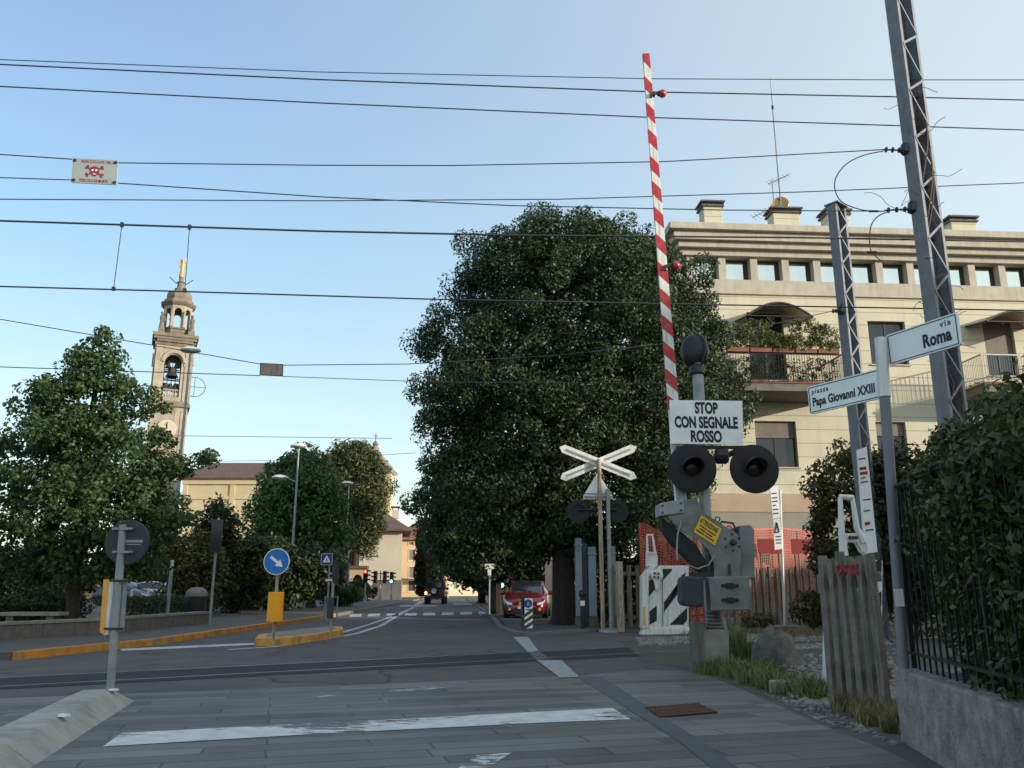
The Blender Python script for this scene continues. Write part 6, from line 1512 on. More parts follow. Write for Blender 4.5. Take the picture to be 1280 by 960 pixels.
netting('orange plastic safety netting strung along behind the far concrete fence', A+(B-A)*.36, B, .35, CAM_H+27*Tz(657))
netting('sunlit bundle of orange netting left of the white cabinet', A+(B-A)*(-.02)+V(0, -.15, 0), A+(B-A)*.34, .05, 3.05, .45)
# boarded red sheets behind the netting
for (x0_, x1_, y0_, y1_, lab) in ((948, 975, 674, 692, 'dark red board behind the netting left of the small sign post'), (990, 1030, 674, 692, 'dark red board behind the netting right of the small sign post')):
    g_ = flat(27.3); c = (g_(x0_, y0_)+g_(x1_, y1_))/2; tt = thing('site_board', lab, 'board', V(c.x, 27.3, 0)); mb = MB(); p, q = g_(x0_, y1_), g_(x1_, y0_); mb.box(c, (q.x-p.x, .04, q.z-p.z)); build('panel', mb, mat('board_red', (.25, .03, .03), .7), tt); mb = MB()
    for sx in (-.4, .4): mb.tube([V(c.x+sx*(q.x-p.x), 27.35, 0), V(c.x+sx*(q.x-p.x), 27.35, q.z)], .025, 6)
    build('stake', mb, M['rust'], tt)

# small double sign on thin post beyond the track
b = gd(981, 785.5); Yq = b.y; f = flat(Yq); t = thing('track_sign', 'thin post with two small white notice plates in front of the far fence', 'sign', b)
mb = MB(); tp = f(969, 612); mb.tube([b-UP*.02, V(tp.x+.15, Yq, tp.z)], .04, 8); build('post', mb, M['white'], t, smooth=True)
mb = MB(); mb.prism([flat(Yq-.06)(*q) for q in ((962.5, 609), (972.5, 607), (975.5, 647), (966, 648.5))], V(0, .03, 0)); u = build('upper_plate', mb, M['white_sign'], t)
mb = MB(); mb.prism([flat(Yq-.06)(*q) for q in ((966.5, 649.5), (975, 648), (978, 686), (968.5, 687.5))], V(0, .03, 0)); l = build('lower_plate', mb, M['white_sign'], t)
g_ = flat(Yq-.066)
mb = MB()
for (x0_, x1_, y) in ((964.5, 971, 617), (965, 971.5, 622.5), (965.5, 972, 627), (966, 970, 632), (966, 973, 637), (966.5, 973.5, 642)): p, q = g_(x0_, y), g_(x1_, y-.6); mb.cbox((p+q)/2, (q-p)/2, V(0, .002, 0), UP*.018)
build('small_print', mb, M['text'], u)
mb = MB(); T_ = [g_(968.5, 666), g_(974, 665), g_(971, 653)]
for i in range(3): mb.tube([T_[i], T_[(i+1) % 3]], .02, 5)
for (x0_, x1_, y) in ((970, 976, 671), (970, 976.5, 675), (970.5, 976.5, 679)): p, q = g_(x0_, y), g_(x1_, y-.6); mb.cbox((p+q)/2, (q-p)/2, V(0, .002, 0), UP*.018)
build('small_print', mb, M['text'], l)
# tall narrow notice board by the slim mast
Yq = 19.0; f = flat(Yq); t = thing('notice_board', 'tall narrow white notice board with faint text beside the slim lattice mast', 'notice board', V(f(1085, 760).x, Yq, 0))
mb = MB(); mb.prism([f(*q) for q in ((1071, 562.5), (1083.5, 558.5), (1097, 690), (1081, 692))], V(0, .04, 0)); bd = build('board', mb, M['white_sign'], t)
mb = MB(); mb.prism([flat(Yq+.002)(*q) for q in ((1083.8, 558.5), (1085.5, 560), (1098.5, 690), (1097, 690))], V(0, .06, 0)); build('edge', mb, M['dark_metal'], bd)
mb = MB(); p = f(1086, 690)
for dx in (-.1, .12): mb.tube([V(p.x+dx, Yq+.06, -.02), V(p.x+dx, Yq+.06, p.z+.4)], .035, 6)
build('leg', mb, M['galv'], t)
g_ = flat(Yq-.006)
mbk, mbr = MB(), MB()
for (x0_, x1_, y, r_) in ((1073.5, 1081.5, 574, 0), (1074.5, 1083, 586, 1), (1075, 1084.5, 592, 1), (1076, 1082, 598, 0), (1076, 1085, 603, 0), (1079, 1089, 625, 0), (1080, 1087.5, 639, 0), (1081, 1087.5, 655, 1), (1082, 1092, 663, 0)):
    p, q = g_(x0_, y), g_(x1_, y-1.2); (mbr if r_ else mbk).cbox((p+q)/2, (q-p)/2, V(0, .002, 0), UP*(.035 if r_ else .014))
build('small_print', mbk, M['text'], bd); build('red_print', mbr, M['text_red'], bd)

# street name signs on a pole
Yp = 7.1; f = flat(Yp); px0 = f(1126, 830)
t = thing('street_sign', 'grey pole carrying two white street name plates at an angle', 'street sign', V(px0.x, Yp, 0))
mb = MB(); tp = f(1101, 428); xm = (px0.x+tp.x)/2
mb.tube([V(px0.x+.0, Yp, -.02), V(tp.x, Yp, tp.z-.02)], .044, 16); build('pole', mb, M['mast_grey'], t, smooth=True)
zl_ = f(1102, 496).z; kx = (tp.x-px0.x)/tp.z; xs_ = lambda z: px0.x+kx*z
mb = MB(); mb.tube([V(xs_(zl_), Yp, zl_), V(xs_(tp.z+.04), Yp, tp.z+.04)], .052, 16); build('sleeve', mb, M['white'], t, smooth=True)
mb = MB(); mb.box(f(1121, 747)-V(0, .048, 0), (.07, .006, .14)); build('sticker', mb, M['white_sign'], t)
def name_plate(far_end, w_top, right):
    pass
def plate_from(A, B, h, nm, label_lines):
    """A bottom left, B bottom right (world), h height"""
    r_ = (B-A); L_ = r_.length; rn = r_.normalized(); nn = V(rn.y, -rn.x, 0)
    mb = MB(); k = .02; P = [(k, 0), (L_-k, 0), (L_-k*.3, k*.3), (L_, k), (L_, h-k), (L_-k*.3, h-k*.3), (L_-k, h), (k, h), (k*.3, h-k*.3), (0, h-k), (0, k), (k*.3, k*.3)]
    mb.prism([A+rn*x+UP*z for x, z in P], nn*-.022); pl = build(nm, mb, M['white_sign'], t)
    mb = MB(); e = .016; wb = .004; q = A+nn*.001
    for (c, a_, b_) in (((L_/2, e), (L_/2-e, 0), (0, wb)), ((L_/2, h-e), (L_/2-e, 0), (0, wb)), ((e, h/2), (wb, 0), (0, h/2-e-wb)), ((L_-e, h/2), (wb, 0), (0, h/2-e-wb))):
        mb.cbox(q+rn*c[0]+UP*c[1], rn*a_[0], UP*b_[1], nn*.0015)
    build('border', mb, M['text_blue'], pl)
    for txt, sz, x, z, sx, al, bo in label_lines: lettering(txt, sz, M['text'], A+rn*x+UP*z+nn*.003, rn, UP, pl, al, bo, sx, spacing=1.25 if txt in ('via', 'piazza') else 1.04)
    return pl
# the two plates lie along one line through the pole
dirv = V(.30, -.70, 0).normalized()
A = V(tp.x, Yp, 0)-dirv*.78; A.z = at(1012.5, 518, A.y).z; B = V(tp.x, Yp, A.z)-dirv*.05
hP = at(1012, 484, A.y).z-A.z
Lp = (B-A).length
# fix the far end so that it sits at the photo's left edge
for _ in range(12):
    px_now = 640 + FPX*A.x/(A.y*ct + (A.z-CAM_H)*st_)
    A.x += (1012.0-px_now)/FPX*A.y*.9; A.z = at(1012.5, 518, A.y).z
B = V(tp.x-.035, Yp, at(1098, 497, Yp).z)
B.z = A.z
Lp = (B-A).length
plate_from(A, B, hP, 'piazza_plate', [('piazza', .062, Lp*.06, hP*.70, 1.05, 'LEFT', .01), ('Papa Giovanni XXIII', .115, Lp*.06, hP*.26, Lp*.86/(.115*8.55), 'LEFT', .03)])
A2 = V(tp.x+.045, Yp-.02, at(1105.5, 457, Yp-.02).z)
B2 = A2+dirv*.70
for _ in range(12):
    px_now = 640 + FPX*B2.x/(B2.y*ct + (B2.z-CAM_H)*st_); B2.x += (1201-px_now)/FPX*B2.y*.9
B2.z = A2.z; hR = at(1105.5, 420, Yp).z-A2.z; L2 = (B2-A2).length
plate_from(A2, B2, hR, 'via_plate', [('via', .075, L2*.84, hR*.70, 1.05, 'CENTER', .008), ('Roma', .155, L2*.90, hR*.24, L2*.41/(.155*2.55), 'RIGHT', .035)])

# ================================================================== MASTS AND WIRES
def mast(label, b, ztop, phi, gap, web, fl, pitch, group):
    t = thing('lattice_mast', label, 'mast', b, group); e1 = V(math.cos(phi), math.sin(phi), 0); e2 = V(-e1.y, e1.x, 0)
    for s in (-1, 1):
        o = b + e1*s*gap/2; mb = MB(); h = ztop
        mb.cbox(o+UP*(h/2-.02), e1*.006, e2*web/2, UP*h/2)
        for q in (-1, 1): mb.cbox(o - e1*s*(fl/2+.0065) + e2*q*(web/2-.006) + UP*(h/2-.02), e1*fl/2, e2*.006, UP*h/2)
        build('leg', mb, M['mast_grey'], t)
    for q in (-1, 1):
        mb = MB(); n = int(ztop/pitch); off = e2*q*(web/2+.008)
        for i in range(n):
            z0, z1 = i*pitch+.2, (i+1)*pitch+.2; s = 1 if i % 2 else -1
            A, B = b+e1*s*(gap/2-.03)+off+UP*z0, b-e1*s*(gap/2-.03)+off+UP*z1; d = (B-A).normalized(); mb.cbox((A+B)/2, (B-A)/2, e2*.004, d.cross(e2)*.025)
        build('lattice', mb, M['mast_grey'], t)
    return t, e1, e2
Ym = 15.5; bm_ = V(at(1186, 480, Ym).x, Ym, 0)
tm, e1, e2 = mast('tall lattice steel mast on the right, wound with dry vine', bm_, 14.5, R(40), .84, .25, .10, .55, 'railway masts')
Y2m = 20.5; b2 = V(at(1068, 480, Y2m).x, Y2m, 0); zt2m = at(1046, 259, Y2m).z
ts, _, _ = mast('slimmer lattice steel mast behind the street signs', b2, zt2m, R(40), .54, .24, .08, .42, 'railway masts')
mb = MB(); mb.box(b2+UP*(zt2m+.03), (.55, .4, .04), R(40)); build('cap', mb, M['mast_grey'], ts)
# insulators on the big mast, dry vine
def insul(px, py, pex, pey, Y, parent):
    A, B = at(px, py, Y), at(pex, pey, Y); mb = MB(); d = (B-A).normalized(); mb.tube([A, B], .02, 6)
    for k in range(3): mb.lathe([(.02, -.03), (.055, -.02), (.06, .0), (.02, .03)], A.lerp(B, .15+.3*k), 10, d)
    mb.lathe([(.05, -.1), (.09, -.05), (.09, .12), (.05, .16)], B, 8, (0.2, 0, 1)); mb.tube([B, B+V(.18, .15, 0)], .04, 6); build('insulator', mb, M['insulator'], parent)
insul(1104, 187, 1131, 188, Ym-.2, tm); insul(1106, 263, 1140, 261, Ym-.2, tm)
insul(1040, 389, 1052, 388, Y2m-.2, ts)
def smooth_path(P, n=7):
    out = []
    for i in range(len(P)-1):
        a, b, c, d = P[max(i-1, 0)], P[i], P[i+1], P[min(i+2, len(P)-1)]
        for k in range(n):
            s = k/n; out.append((b*2 + (c-a)*s + (a*2-b*5+c*4-d)*s*s + (b*3-a-c*3+d)*s**3)*.5)
    return out+[P[-1]]
vine = thing('dry_vine', 'dry leafless vine wound round the tall lattice mast', 'vine', bm_+V(-.1, -.2, 0)); mb = MB()
for i in range(46):
    z = random.uniform(4, 11.5); a_ = bm_+e1*random.uniform(-.42, .42)+e2*random.uniform(-.2, .2)+UP*z; pts = [a_]; d = V(random.uniform(-1, 1), random.uniform(-1, 1), random.uniform(-.8, 1)).normalized()
    for k in range(6):
        d = (d+V(random.uniform(-.5, .5), random.uniform(-.5, .5), random.uniform(-.5, .45))).normalized(); pts.append(pts[-1]+d*random.uniform(.08, .2)*(.6 if i % 3 else 1.1))
    mb.tube(smooth_path(pts, 3), .006, 4, caps=False)
for s_ in range(3):
    ph = random.uniform(0, 6); pts = [bm_ + e1*.36*math.cos(z*1.1+ph) + e2*.18*math.sin(z*1.1+ph) + UP*z for z in np.linspace(.0, 11.5, 90)]; mb.tube(pts, [.016]*90, 5)
build('stem', mb, M['twig'], vine)

def wire(label, pts, r, ya=14.0, yb=16.0, n=10, group='overhead wires above the crossing', name='overhead_wire'):
    """pts: photo points along the wire; its distance grows evenly from ya at the left to yb at the right"""
    W_ = []
    for i in range(len(pts)-1):
        for k in range(n):
            s = k/n; px = pts[i][0]*(1-s)+pts[i+1][0]*s; py = pts[i][1]*(1-s)+pts[i+1][1]*s; W_.append(at(px, py, ya+(yb-ya)*px/1280))
    px, py = pts[-1]; W_.append(at(px, py, ya+(yb-ya)*px/1280))
    t = thing(name, label, 'wire', W_[0], group); mb = MB(); mb.tube(W_, r, 6); build('strand', mb, M['wire'], t); return t
def ext(pts, l=-900, r=2200):
    (x0, y0), (x1, y1) = pts[0], pts[1]; s = (y1-y0)/(x1-x0)
    (x2, y2), (x3, y3) = pts[-2], pts[-1]; s2 = (y3-y2)/(x3-x2)
    return ([(l, y0+s*(l-x0))] if x0 <= 0 else []) + list(pts) + ([(r, y3+s2*(r-x3))] if x3 >= 1280 else [])
wire('topmost overhead wire, thin and nearly level at the right', ext([(0, 74.5), (400, 90), (820, 98.5), (1120, 99.8), (1280, 99.8)]), .010)
wire('thicker overhead wire just below the topmost one', ext([(0, 80.5), (400, 99.5), (820, 115), (1120, 121), (1280, 125)]), .015)
wire('third overhead wire from the top, above the skull sign', ext([(0, 108), (400, 128.7), (820, 147), (1120, 157), (1280, 162.5)]), .014)
wire('overhead wire holding the upper edge of the skull sign', ext([(0, 193), (90, 199)]), .012, name='overhead_wire')
wire('overhead wire from the upper right corner of the skull sign to the tall mast', [(148, 203.5), (400, 206.6), (560, 207), (830, 202), (1104, 187)], .012)
wire('overhead wire holding the lower edge of the skull sign', ext([(0, 222), (90, 225)]), .011)
wire('overhead wire from the lower right corner of the skull sign to the tall mast', [(148, 229), (400, 246), (640, 257), (900, 262.5), (1106, 264)], .012)
wire('overhead wire crossing the sign wires and rising at the right', ext([(0, 249), (400, 251), (700, 249), (1000, 240), (1280, 228.5)]), .011)
wire('thick dark carrier wire from which two droppers hang', ext([(0, 276), (400, 289), (640, 294), (1000, 297), (1280, 302)]), .020)
wire('contact wire below the two hanging droppers', ext([(0, 358), (200, 363.5), (540, 374), (900, 381), (1280, 388)]), .015)
wire('slanting wire left of the small blank plate, passing the bell tower', ext([(0, 399), (188, 431), (325, 455)]), .010, 17, 20)
wire('wire from the small blank plate across the big tree to the slim mast', [(353, 456.5), (510, 455), (700, 444), (880, 424), (1040, 389)], .010, 17, 20.3)
wire('low wire under the small blank plate crossing the big tree', ext([(0, 458.6), (325, 469.5)]), .010, 17, 20)
wire('low wire right of the small blank plate running into the big tree', [(353, 470.5), (540, 477.5), (820, 479), (1045, 476)], .008, 17, 20.3)
wire('thin far wire just above the church roof', [(-100, 542), (250, 545), (490, 548)], .020, 60, 60)
wire('thin far wire above the street end', [(240, 577), (380, 575), (520, 566)], .016, 60, 60)
for (x0_, y0_, x1_, y1_, lab) in ((152.5, 281, 142, 361, 'left of the two thin droppers between carrier and contact wire'), (237, 284, 231, 363, 'right of the two thin droppers, above the bell tower statue')):
    t = thing('dropper', lab, 'wire', at(x0_, y0_, 14+2*x0_/1280), 'wire droppers'); mb = MB(); A, B = at(x0_, y0_, 14+2*x0_/1280), at(x1_, y1_, 14+2*x1_/1280); mb.tube([A, B], .008, 5); build('strand', mb, M['wire'], t)
    mb = MB(); mb.box(A, (.05, .05, .09)); mb.box(B, (.05, .05, .07)); build('clip', mb, M['insulator'], t)
# jumper loops at the mast
for lab, pts in (('looping jumper cable between the two mast insulators', [(1104, 189), (1080, 194), (1058, 205), (1045, 222), (1044, 238), (1052, 252), (1072, 261), (1092, 264), (1106, 264)]), ('short jumper cable dropping from the lower insulator behind the slim mast', [(1112, 264), (1098, 270), (1089, 282), (1087, 300), (1090, 315), (1106, 330)])):
    t = thing('jumper_cable', lab, 'cable', at(*pts[0], Ym-.2)); mb = MB(); P = smooth_path([at(x, y, Ym-.25) for x, y in pts]); mb.tube(P, .012, 6); build('strand', mb, M['wire'], t)
    mb = MB(); q = at(pts[-2][0], pts[-2][1], Ym-.25); mb.tube([q-V(.09, 0, 0), q+V(.09, 0, 0)], .025, 6); build('connector', mb, M['insulator'], t)
# hanging signs
def wire_Y(px): return 14+2*px/1280
Yk = wire_Y(118); f = flat(Yk); P = [f(91, 197.2), f(147.5, 200.5), f(145.5, 231), f(89, 228)]
t = thing('danger_sign', 'grey white danger sign with red skull and crossed bones hanging on two wires', 'sign', f(118, 214))
mb = MB(); mb.prism(P, V(0, .02, 0)); pl = build('plate', mb, M['danger_plate'], t)
rt = (P[1]-P[0]).normalized(); upv = (P[0]-P[3]).normalized(); W_ = (P[1]-P[0]).length; H_ = (P[0]-P[3]).length; O = P[3]+V(0, -.003, 0)
lettering('NON TOCCATE I FILI', .085, M['text_red'], O+rt*W_*.53+upv*H_*.83, rt, upv, pl, 'CENTER', .01, W_*.72/(.085*10.4))
lettering('PERICOLO DI MORTE', .085, M['text_red'], O+rt*W_*.49+upv*H_*.06, rt, upv, pl, 'CENTER', .01, W_*.70/(.085*10.6))
mb = MB(); c = O+rt*W_*.5+upv*H_*.5
for an in (30, -30):
    d = rt*math.cos(R(an))+upv*math.sin(R(an)); n_ = d.cross(V(0, 1, 0)); 
    mb = MB(); mb.cbox(c+V(0, -.0005, 0), d*.16, n_*.015, V(0, .002, 0))
    for s in (-1, 1):
        for q in (-1, 1): mb.lathe([(.024, 0), (.024, .004)], c+d*s*.165+n_*q*.02, 8, (0, -1, 0))
    build('bone', mb, M['text_red'], pl)
mb = MB(); mb.prism([c+rt*x+upv*z+V(0, -.002, 0) for x, z in [(.09*math.cos(a_), .025+.08*math.sin(a_)) for a_ in np.linspace(-.55, math.pi+.55, 16)]+[(-.05, -.075), (-.03, -.10), (.03, -.10), (.05, -.075)]], V(0, -.003, 0)); sk = build('skull', mb, M['text_red'], pl)
mb = MB()
for x in (-.035, .035): mb.lathe([(.022, 0), (.022, .002)], c+rt*x+upv*.02+V(0, -.006, 0), 8, (0, -1, 0))
mb.cbox(c+upv*-.06+V(0, -.007, 0), rt*.03, V(0, .001, 0), upv*.008); build('eye_socket', mb, M['white_sign'], sk)
mb = MB()
for (u, v) in ((.05, .9), (.95, .9), (.05, .1), (.95, .1)):
    mb.box(O+rt*W_*u+upv*H_*v+V(0, -.004, 0), (.06, .01, .05)); 
build('clip', mb, M['dark_metal'], pl)
Yk = 17.8; f = flat(Yk); t = thing('blank_plate', 'small blank grey plate hanging between two wires left of the big tree', 'sign', f(339, 461)); mb = MB(); mb.prism([f(325, 453.5), f(354, 455), f(353.5, 470.5), f(324.5, 469)], V(0, .02, 0)); pl = build('plate', mb, M['sign_back'], t)
mb = MB(); mb.prism([flat(Yk-.004)(*q) for q in ((326, 454.7), (353, 456), (352.5, 469.3), (325.5, 468))], V(0, .002, 0)); build('face', mb, M['concrete_dark'], pl)

# ================================================================== RIGHT FOREGROUND: WALL, RAILING, HEDGE
w0 = gd(1126, 926); w1 = gd(1250, 1002); wdir = (w1-w0).normalized(); wn = V(-wdir.y, wdir.x, 0)
if wn.x < 0: wn = -wn
zw = CAM_H+w0.y*Tz(834)
t = thing('garden_wall', 'rough low concrete wall under the hedge at lower right', 'wall', V(w0.x, w0.y, 0))
mb = MB(); a = V(w0.x, w0.y, -.05); Lw = 7.0; nseg = 14
front = [a+wdir*Lw*i/nseg for i in range(nseg+1)]
mb.prism([a, a+wdir*Lw, a+wdir*Lw+wn*.3, a+wn*.3], UP*(zw+.05)); build('wall_body', mb, M['wall_dirty'], t, bevel=.02)
mb = MB(); a2 = a+wn*.3+V(0, 0, 0); b2_ = a+wn*.3+TD*6
mb.prism([a+wn*.32, a+wn*.32+TD*7, a+wn*.32+TD*7+V(0, -.25, 0), a+wn*.32+V(.1, -.25, 0)], UP*(zw+.03)); build('return_wall', mb, M['wall_dirty'], t, bevel=.02)
# iron railing standing on the wall
zr = CAM_H+w0.y*Tz(607)
t = thing('iron_railing', 'dark iron railing on the low concrete wall, half swallowed by the hedge', 'fence', V(w0.x, w0.y, zw)); ln0 = V(w0.x, w0.y, 0)+wn*.15
mb = MB(); mb.cbox(ln0+wdir*Lw/2+UP*(zr-.02), wdir*Lw/2, wn*.02, UP*.012); mb.cbox(ln0+wdir*Lw/2+UP*(zw+.12), wdir*Lw/2, wn*.02, UP*.012); build('rail', mb, M['black'], t)
for i in range(int(Lw/.14)):
    p = ln0+wdir*(.06+.14*i); mb = MB(); big = i % 12 == 0; mb.box(p+UP*(zw-.01+zr)/2, (.035 if big else .014, .035 if big else .014, zr-zw+.02), math.atan2(wdir.y, wdir.x)); build('bar', mb, M['black'], t)
# laurel hedge
t = thing('laurel_hedge', 'tall thick laurel hedge spilling over the iron railing on the right', 'hedge', V(w0.x+.8, w0.y-.8, 0))
n = 1600; k = RNG.uniform(0, 1, (n, 3))
o0 = V(w0.x, w0.y, 0)+wn*.32+wdir*.1
hmax = at(1210, 478, 5.55).z
def hedge_pt(u, v, q):
    top = hmax*(1-.10*math.exp(-((u*5)/.55)**2)*1.2) + .10*math.sin(u*19)+.07*math.sin(u*43+1)
    z = zw-.05+(top-zw-.2)*q
    dep = .05+1.1*v
    if u > .06: dep -= .22*min(1, (u-.06)*9)*(.55+.45*math.sin(u*31)**2)
    if q > .5: dep -= .12*min(1, (q-.5)*4)
    if q > .8: dep += .45*(q-.8)*2
    return o0 + wdir*(u*6.0 - .0) + wn*dep + UP*z
cen = np.array([list(hedge_pt(u, v**1.4, q)) for u, v, q in k])
p, nr = clump_leaves(cen, RNG.uniform(.10, .24, n), 92, .3); leaf_obj('foliage', p, nr, RNG.uniform(.6, 1.3, len(p))*.066, M['leaf_hedge'], t, .48)
mb = MB()
for i in range(12): 
    p0 = o0+wdir*(.2+i*.45)+wn*.5; mb.tube([V(p0.x, p0.y, -.02), V(p0.x+.05, p0.y, 1.2), V(p0.x-.05, p0.y+.1, 2.3)], [.04, .03, .012], 6)
build('stem', mb, M['bark'], t)
# shrub mass behind the fence, beyond the tracks
bush('shrub', 'tall green shrub by the notice board behind the slim mast', V(at(1075, 700, 23.5).x, 23.5, 0), (3.0, 2.2, 5.6), 150, .15, M['leaf_shrub_olive'], 'shrubs along the railway', .34, npl=90)
bush('shrub', 'dense green shrub between pole and hedge beyond the tracks', V(at(1135, 700, 21).x, 21, 0), (2.6, 2.2, 4.9), 130, .15, M['leaf_shrub'], 'shrubs along the railway', .34, npl=90)
bush('shrub', 'broad shrub half hidden behind the laurel hedge', V(at(1215, 700, 20).x, 20, 0), (3.5, 2.2, 5.0), 130, .15, M['leaf_shrub'], 'shrubs along the railway', .34)
bush('shrub', 'small yellow green shrub at the foot of the far fence, beside the thin sign post', V(gd(1012, 786).x, gd(1012, 786).y-.3, 0), (1.5, 1.0, 1.15), 60, .09, M['leaf_shrub_olive'], 'shrubs along the railway', .18, npl=60)
bush('shrub', 'low weed at the far fence behind the barrier machine', V(gd(945, 790).x, gd(945, 790).y-.3, 0), (1.2, .6, .5), 30, .08, M['leaf_shrub_olive'], 'shrubs along the railway', .14, npl=40)

for (px, py_, Yq, sz, lab) in ((790, 700, 28.6, (3.0, 1.6, 2.6), 'dark shrub behind the left end of the far concrete fence'), (752, 700, 29.5, (3.0, 1.6, 2.8), 'dark shrub behind the pale cabinets'), (835, 700, 29.0, (3.2, 1.6, 2.9), 'dark shrub behind the white striped cabinet and orange bundle')):
    bush('shrub', lab, V(at(px, py_, Yq).x, Yq, .0), sz, 90, .13, M['leaf_shrub'], 'shrubs along the railway', .34)
# boulder
b = gd(970, 832); t = thing('boulder', 'dark pointed boulder in the grass beside the barrier machine', 'rock', b); bm = bmesh.new(); bmesh.ops.create_icosphere(bm, subdivisions=4, radius=1)
from mathutils import noise
for v in bm.verts:
    q = v.co.copy(); k = 1+.30*noise.noise(q*1.6+V(3, 1, 2))+.13*noise.noise(q*4)+.05*noise.noise(q*11)
    v.co = V(q.x*.40*k*(1-.25*max(0, q.z)), q.y*.3*k, q.z*.62*k*(1 if q.z > 0 else .3) ); v.co.x *= 1-.38*max(0, q.z); v.co.x -= .03*q.z; v.co.z *= 1.08
me = bpy.data.meshes.new('stone'); bm.to_mesh(me); bm.free(); me.shade_smooth(); me.materials.append(M['rock']); o = bpy.data.objects.new('stone', me); COL.objects.link(o); o.parent = t
# pale stone slab fragments
for i, (px, py, sx, sy, sz, lab) in enumerate(((982, 787, 1.5, .7, .12, 'pale flat concrete footing under the thin sign post'), (976, 866, .28, .22, .14, 'pale stone lying at the foot of the near concrete fence'))):
    c = gd(px, py); t = thing('stone_slab', lab, 'stone', c); mb = MB(); k = 9; mb.prism([c+V(sx/2*math.cos(a_)*random.uniform(.8, 1.1), sy/2*math.sin(a_)*random.uniform(.8, 1.1), 0) for a_ in np.linspace(0, 6.283, k, endpoint=False)], UP*sz); build('block', mb, M['concrete'], t, bevel=.02)
# drain grate
dp = [gd(x, y, .008) for x, y in ((806, 885), (874, 880), (897, 891), (824, 897))]; cc = sum(dp, Vector())/4
t = thing('drain_grate', 'rusty iron drain grate in the pavement right of the stop line', 'drain', cc); mb = MB()
mb.prism([p for p in dp], UP*.003); build('pit', mb, M['blackmatt'], t); mb = MB()
for i in range(17):
    u = (i+.5)/17; A = dp[0].lerp(dp[1], u); B = dp[3].lerp(dp[2], u); mb.cbox((A+B)/2+UP*.008, (B-A)/2, (dp[1]-dp[0])/17*.27, UP*.005)
for v_ in (0.03, .35, .65, .97): A = dp[0].lerp(dp[3], v_); B = dp[1].lerp(dp[2], v_); mb.cbox((A+B)/2+UP*.009, (B-A)/2, (dp[3]-dp[0])/2*.045, UP*.0055)
build('bars', mb, M['rust'], t)

# keep-right pedestrian delineator by the big tree
b = gd(659, 788, .055); Yq = b.y; f = flat(Yq); t = thing('delineator', 'short post with blue pedestrian sign above brown and white stripes at the right kerb corner', 'road sign', b)
mb = MB(); mb.prism([f(651, 790, ), f(656, 790), f(656, 743), f(651, 743)], V(0, .1, 0)); build('post', mb, M['sign_back'], t, bevel=.008)
mb = MB(); mb.prism([f(654, 786), f(666, 785), f(666, 748), f(654, 748)], V(0, .03, 0)); pl = build('plate', mb, M['white_sign'], t)
g_ = flat(Yq-.004); mb = MB()
for (y0_, y1_) in ((773, 766), (781, 774), (788, 782)):
    mb.prism([g_(654, y0_), g_(654, y0_-4.5), g_(666, y1_-6), g_(666, y1_-1.5)], V(0, .003, 0))
build('stripe', mb, mat('stripe_brown', (.09, .045, .03), .6), pl)
c = g_(660, 754.5); r = 4.9/FPX*Yq*1.03; mb = MB(); mb.lathe([(r, 0), (r, .003), (.01, .0035)], c, 24, (0, -1, 0)); bl = build('blue_disc', mb, M['blue_dark'], pl)
mb = MB(); walker(mb, c-UP*.02, r*.85, -.006); build('walker_symbol', mb, M['white_sign'], bl)
mb = MB(); q = g_(660, 762); mb.cbox(q, V(.07, 0, 0), V(0, .002, 0), UP*.012); mb.prism([q+V(.04, -.003, .03), q+V(.09, -.003, 0), q+V(.04, -.003, -.03)], V(0, .003, 0)); build('small_arrow', mb, M['text'], pl)
mb = MB(); 
for px in (652, 656, 660, 664): mb.box(f(px, 744.5)+V(0, .03, 0), (.05, .05, .06))
build('reflector', mb, M['dark_metal'], t)
mb = MB(); mb.prism([f(648.5, 752.5), f(651.5, 752.5), f(651.5, 758.5), f(648.5, 758.5)], V(0, .02, 0)); build('side_label', mb, M['yellow'], t)
# pale cabinets and meter post behind the crossbuck
Yq = 26.0; f = flat(Yq)
for i, (x0_, x1_, yt, lab) in enumerate(((721, 729, 675, 'narrow pale cabinet beside the big tree trunk'), (737, 747, 686, 'pale blue cabinet behind the crossbuck posts'), (764, 772, 685, 'pale blue cabinet right of the crossbuck posts'))):
    A, B = f(x0_, 780), f(x1_, 780); z1 = f(x0_, yt).z; t = thing('cabinet', lab, 'cabinet', V((A.x+B.x)/2, Yq, .055), 'pale utility cabinets'); mb = MB(); mb.box(V((A.x+B.x)/2, Yq+.2, (z1+.3)/2+.06), (B.x-A.x, .4, z1-.3)); bd = build('body', mb, M['cabinet'], t, bevel=.015)
    mb = MB(); mb.box(V((A.x+B.x)/2, Yq+.2, .2), (B.x-A.x+.04, .42, .28)); build('plinth', mb, M['concrete_dark'], t); mb = MB(); mb.box(V((A.x+B.x)/2, Yq+.2, z1+.05-.2), (B.x-A.x+.05, .46, .04)); build('lid', mb, M['galv'], bd)
A, B = f(729.5, 780), f(736.5, 780); t = thing('cabinet', 'dark blue grey recessed cabinet between two pale ones', 'cabinet', V((A.x+B.x)/2, Yq+.15, .055), 'pale utility cabinets'); mb = MB(); z1 = f(730, 678).z; mb.box(V((A.x+B.x)/2, Yq+.4, z1/2), (B.x-A.x, .4, z1)); build('body', mb, mat('cabinet_dark', (.05, .075, .09), .5), t, bevel=.01)
b = gd(728.5, 786, .055); f = flat(b.y); t = thing('meter_post', 'short dark post with round head and white label beside the big trunk', 'post', b); mb = MB(); z1 = f(728, 746).z; mb.box(V(b.x, b.y, z1/2), (.12, .12, z1)); build('post', mb, M['black'], t, bevel=.01)
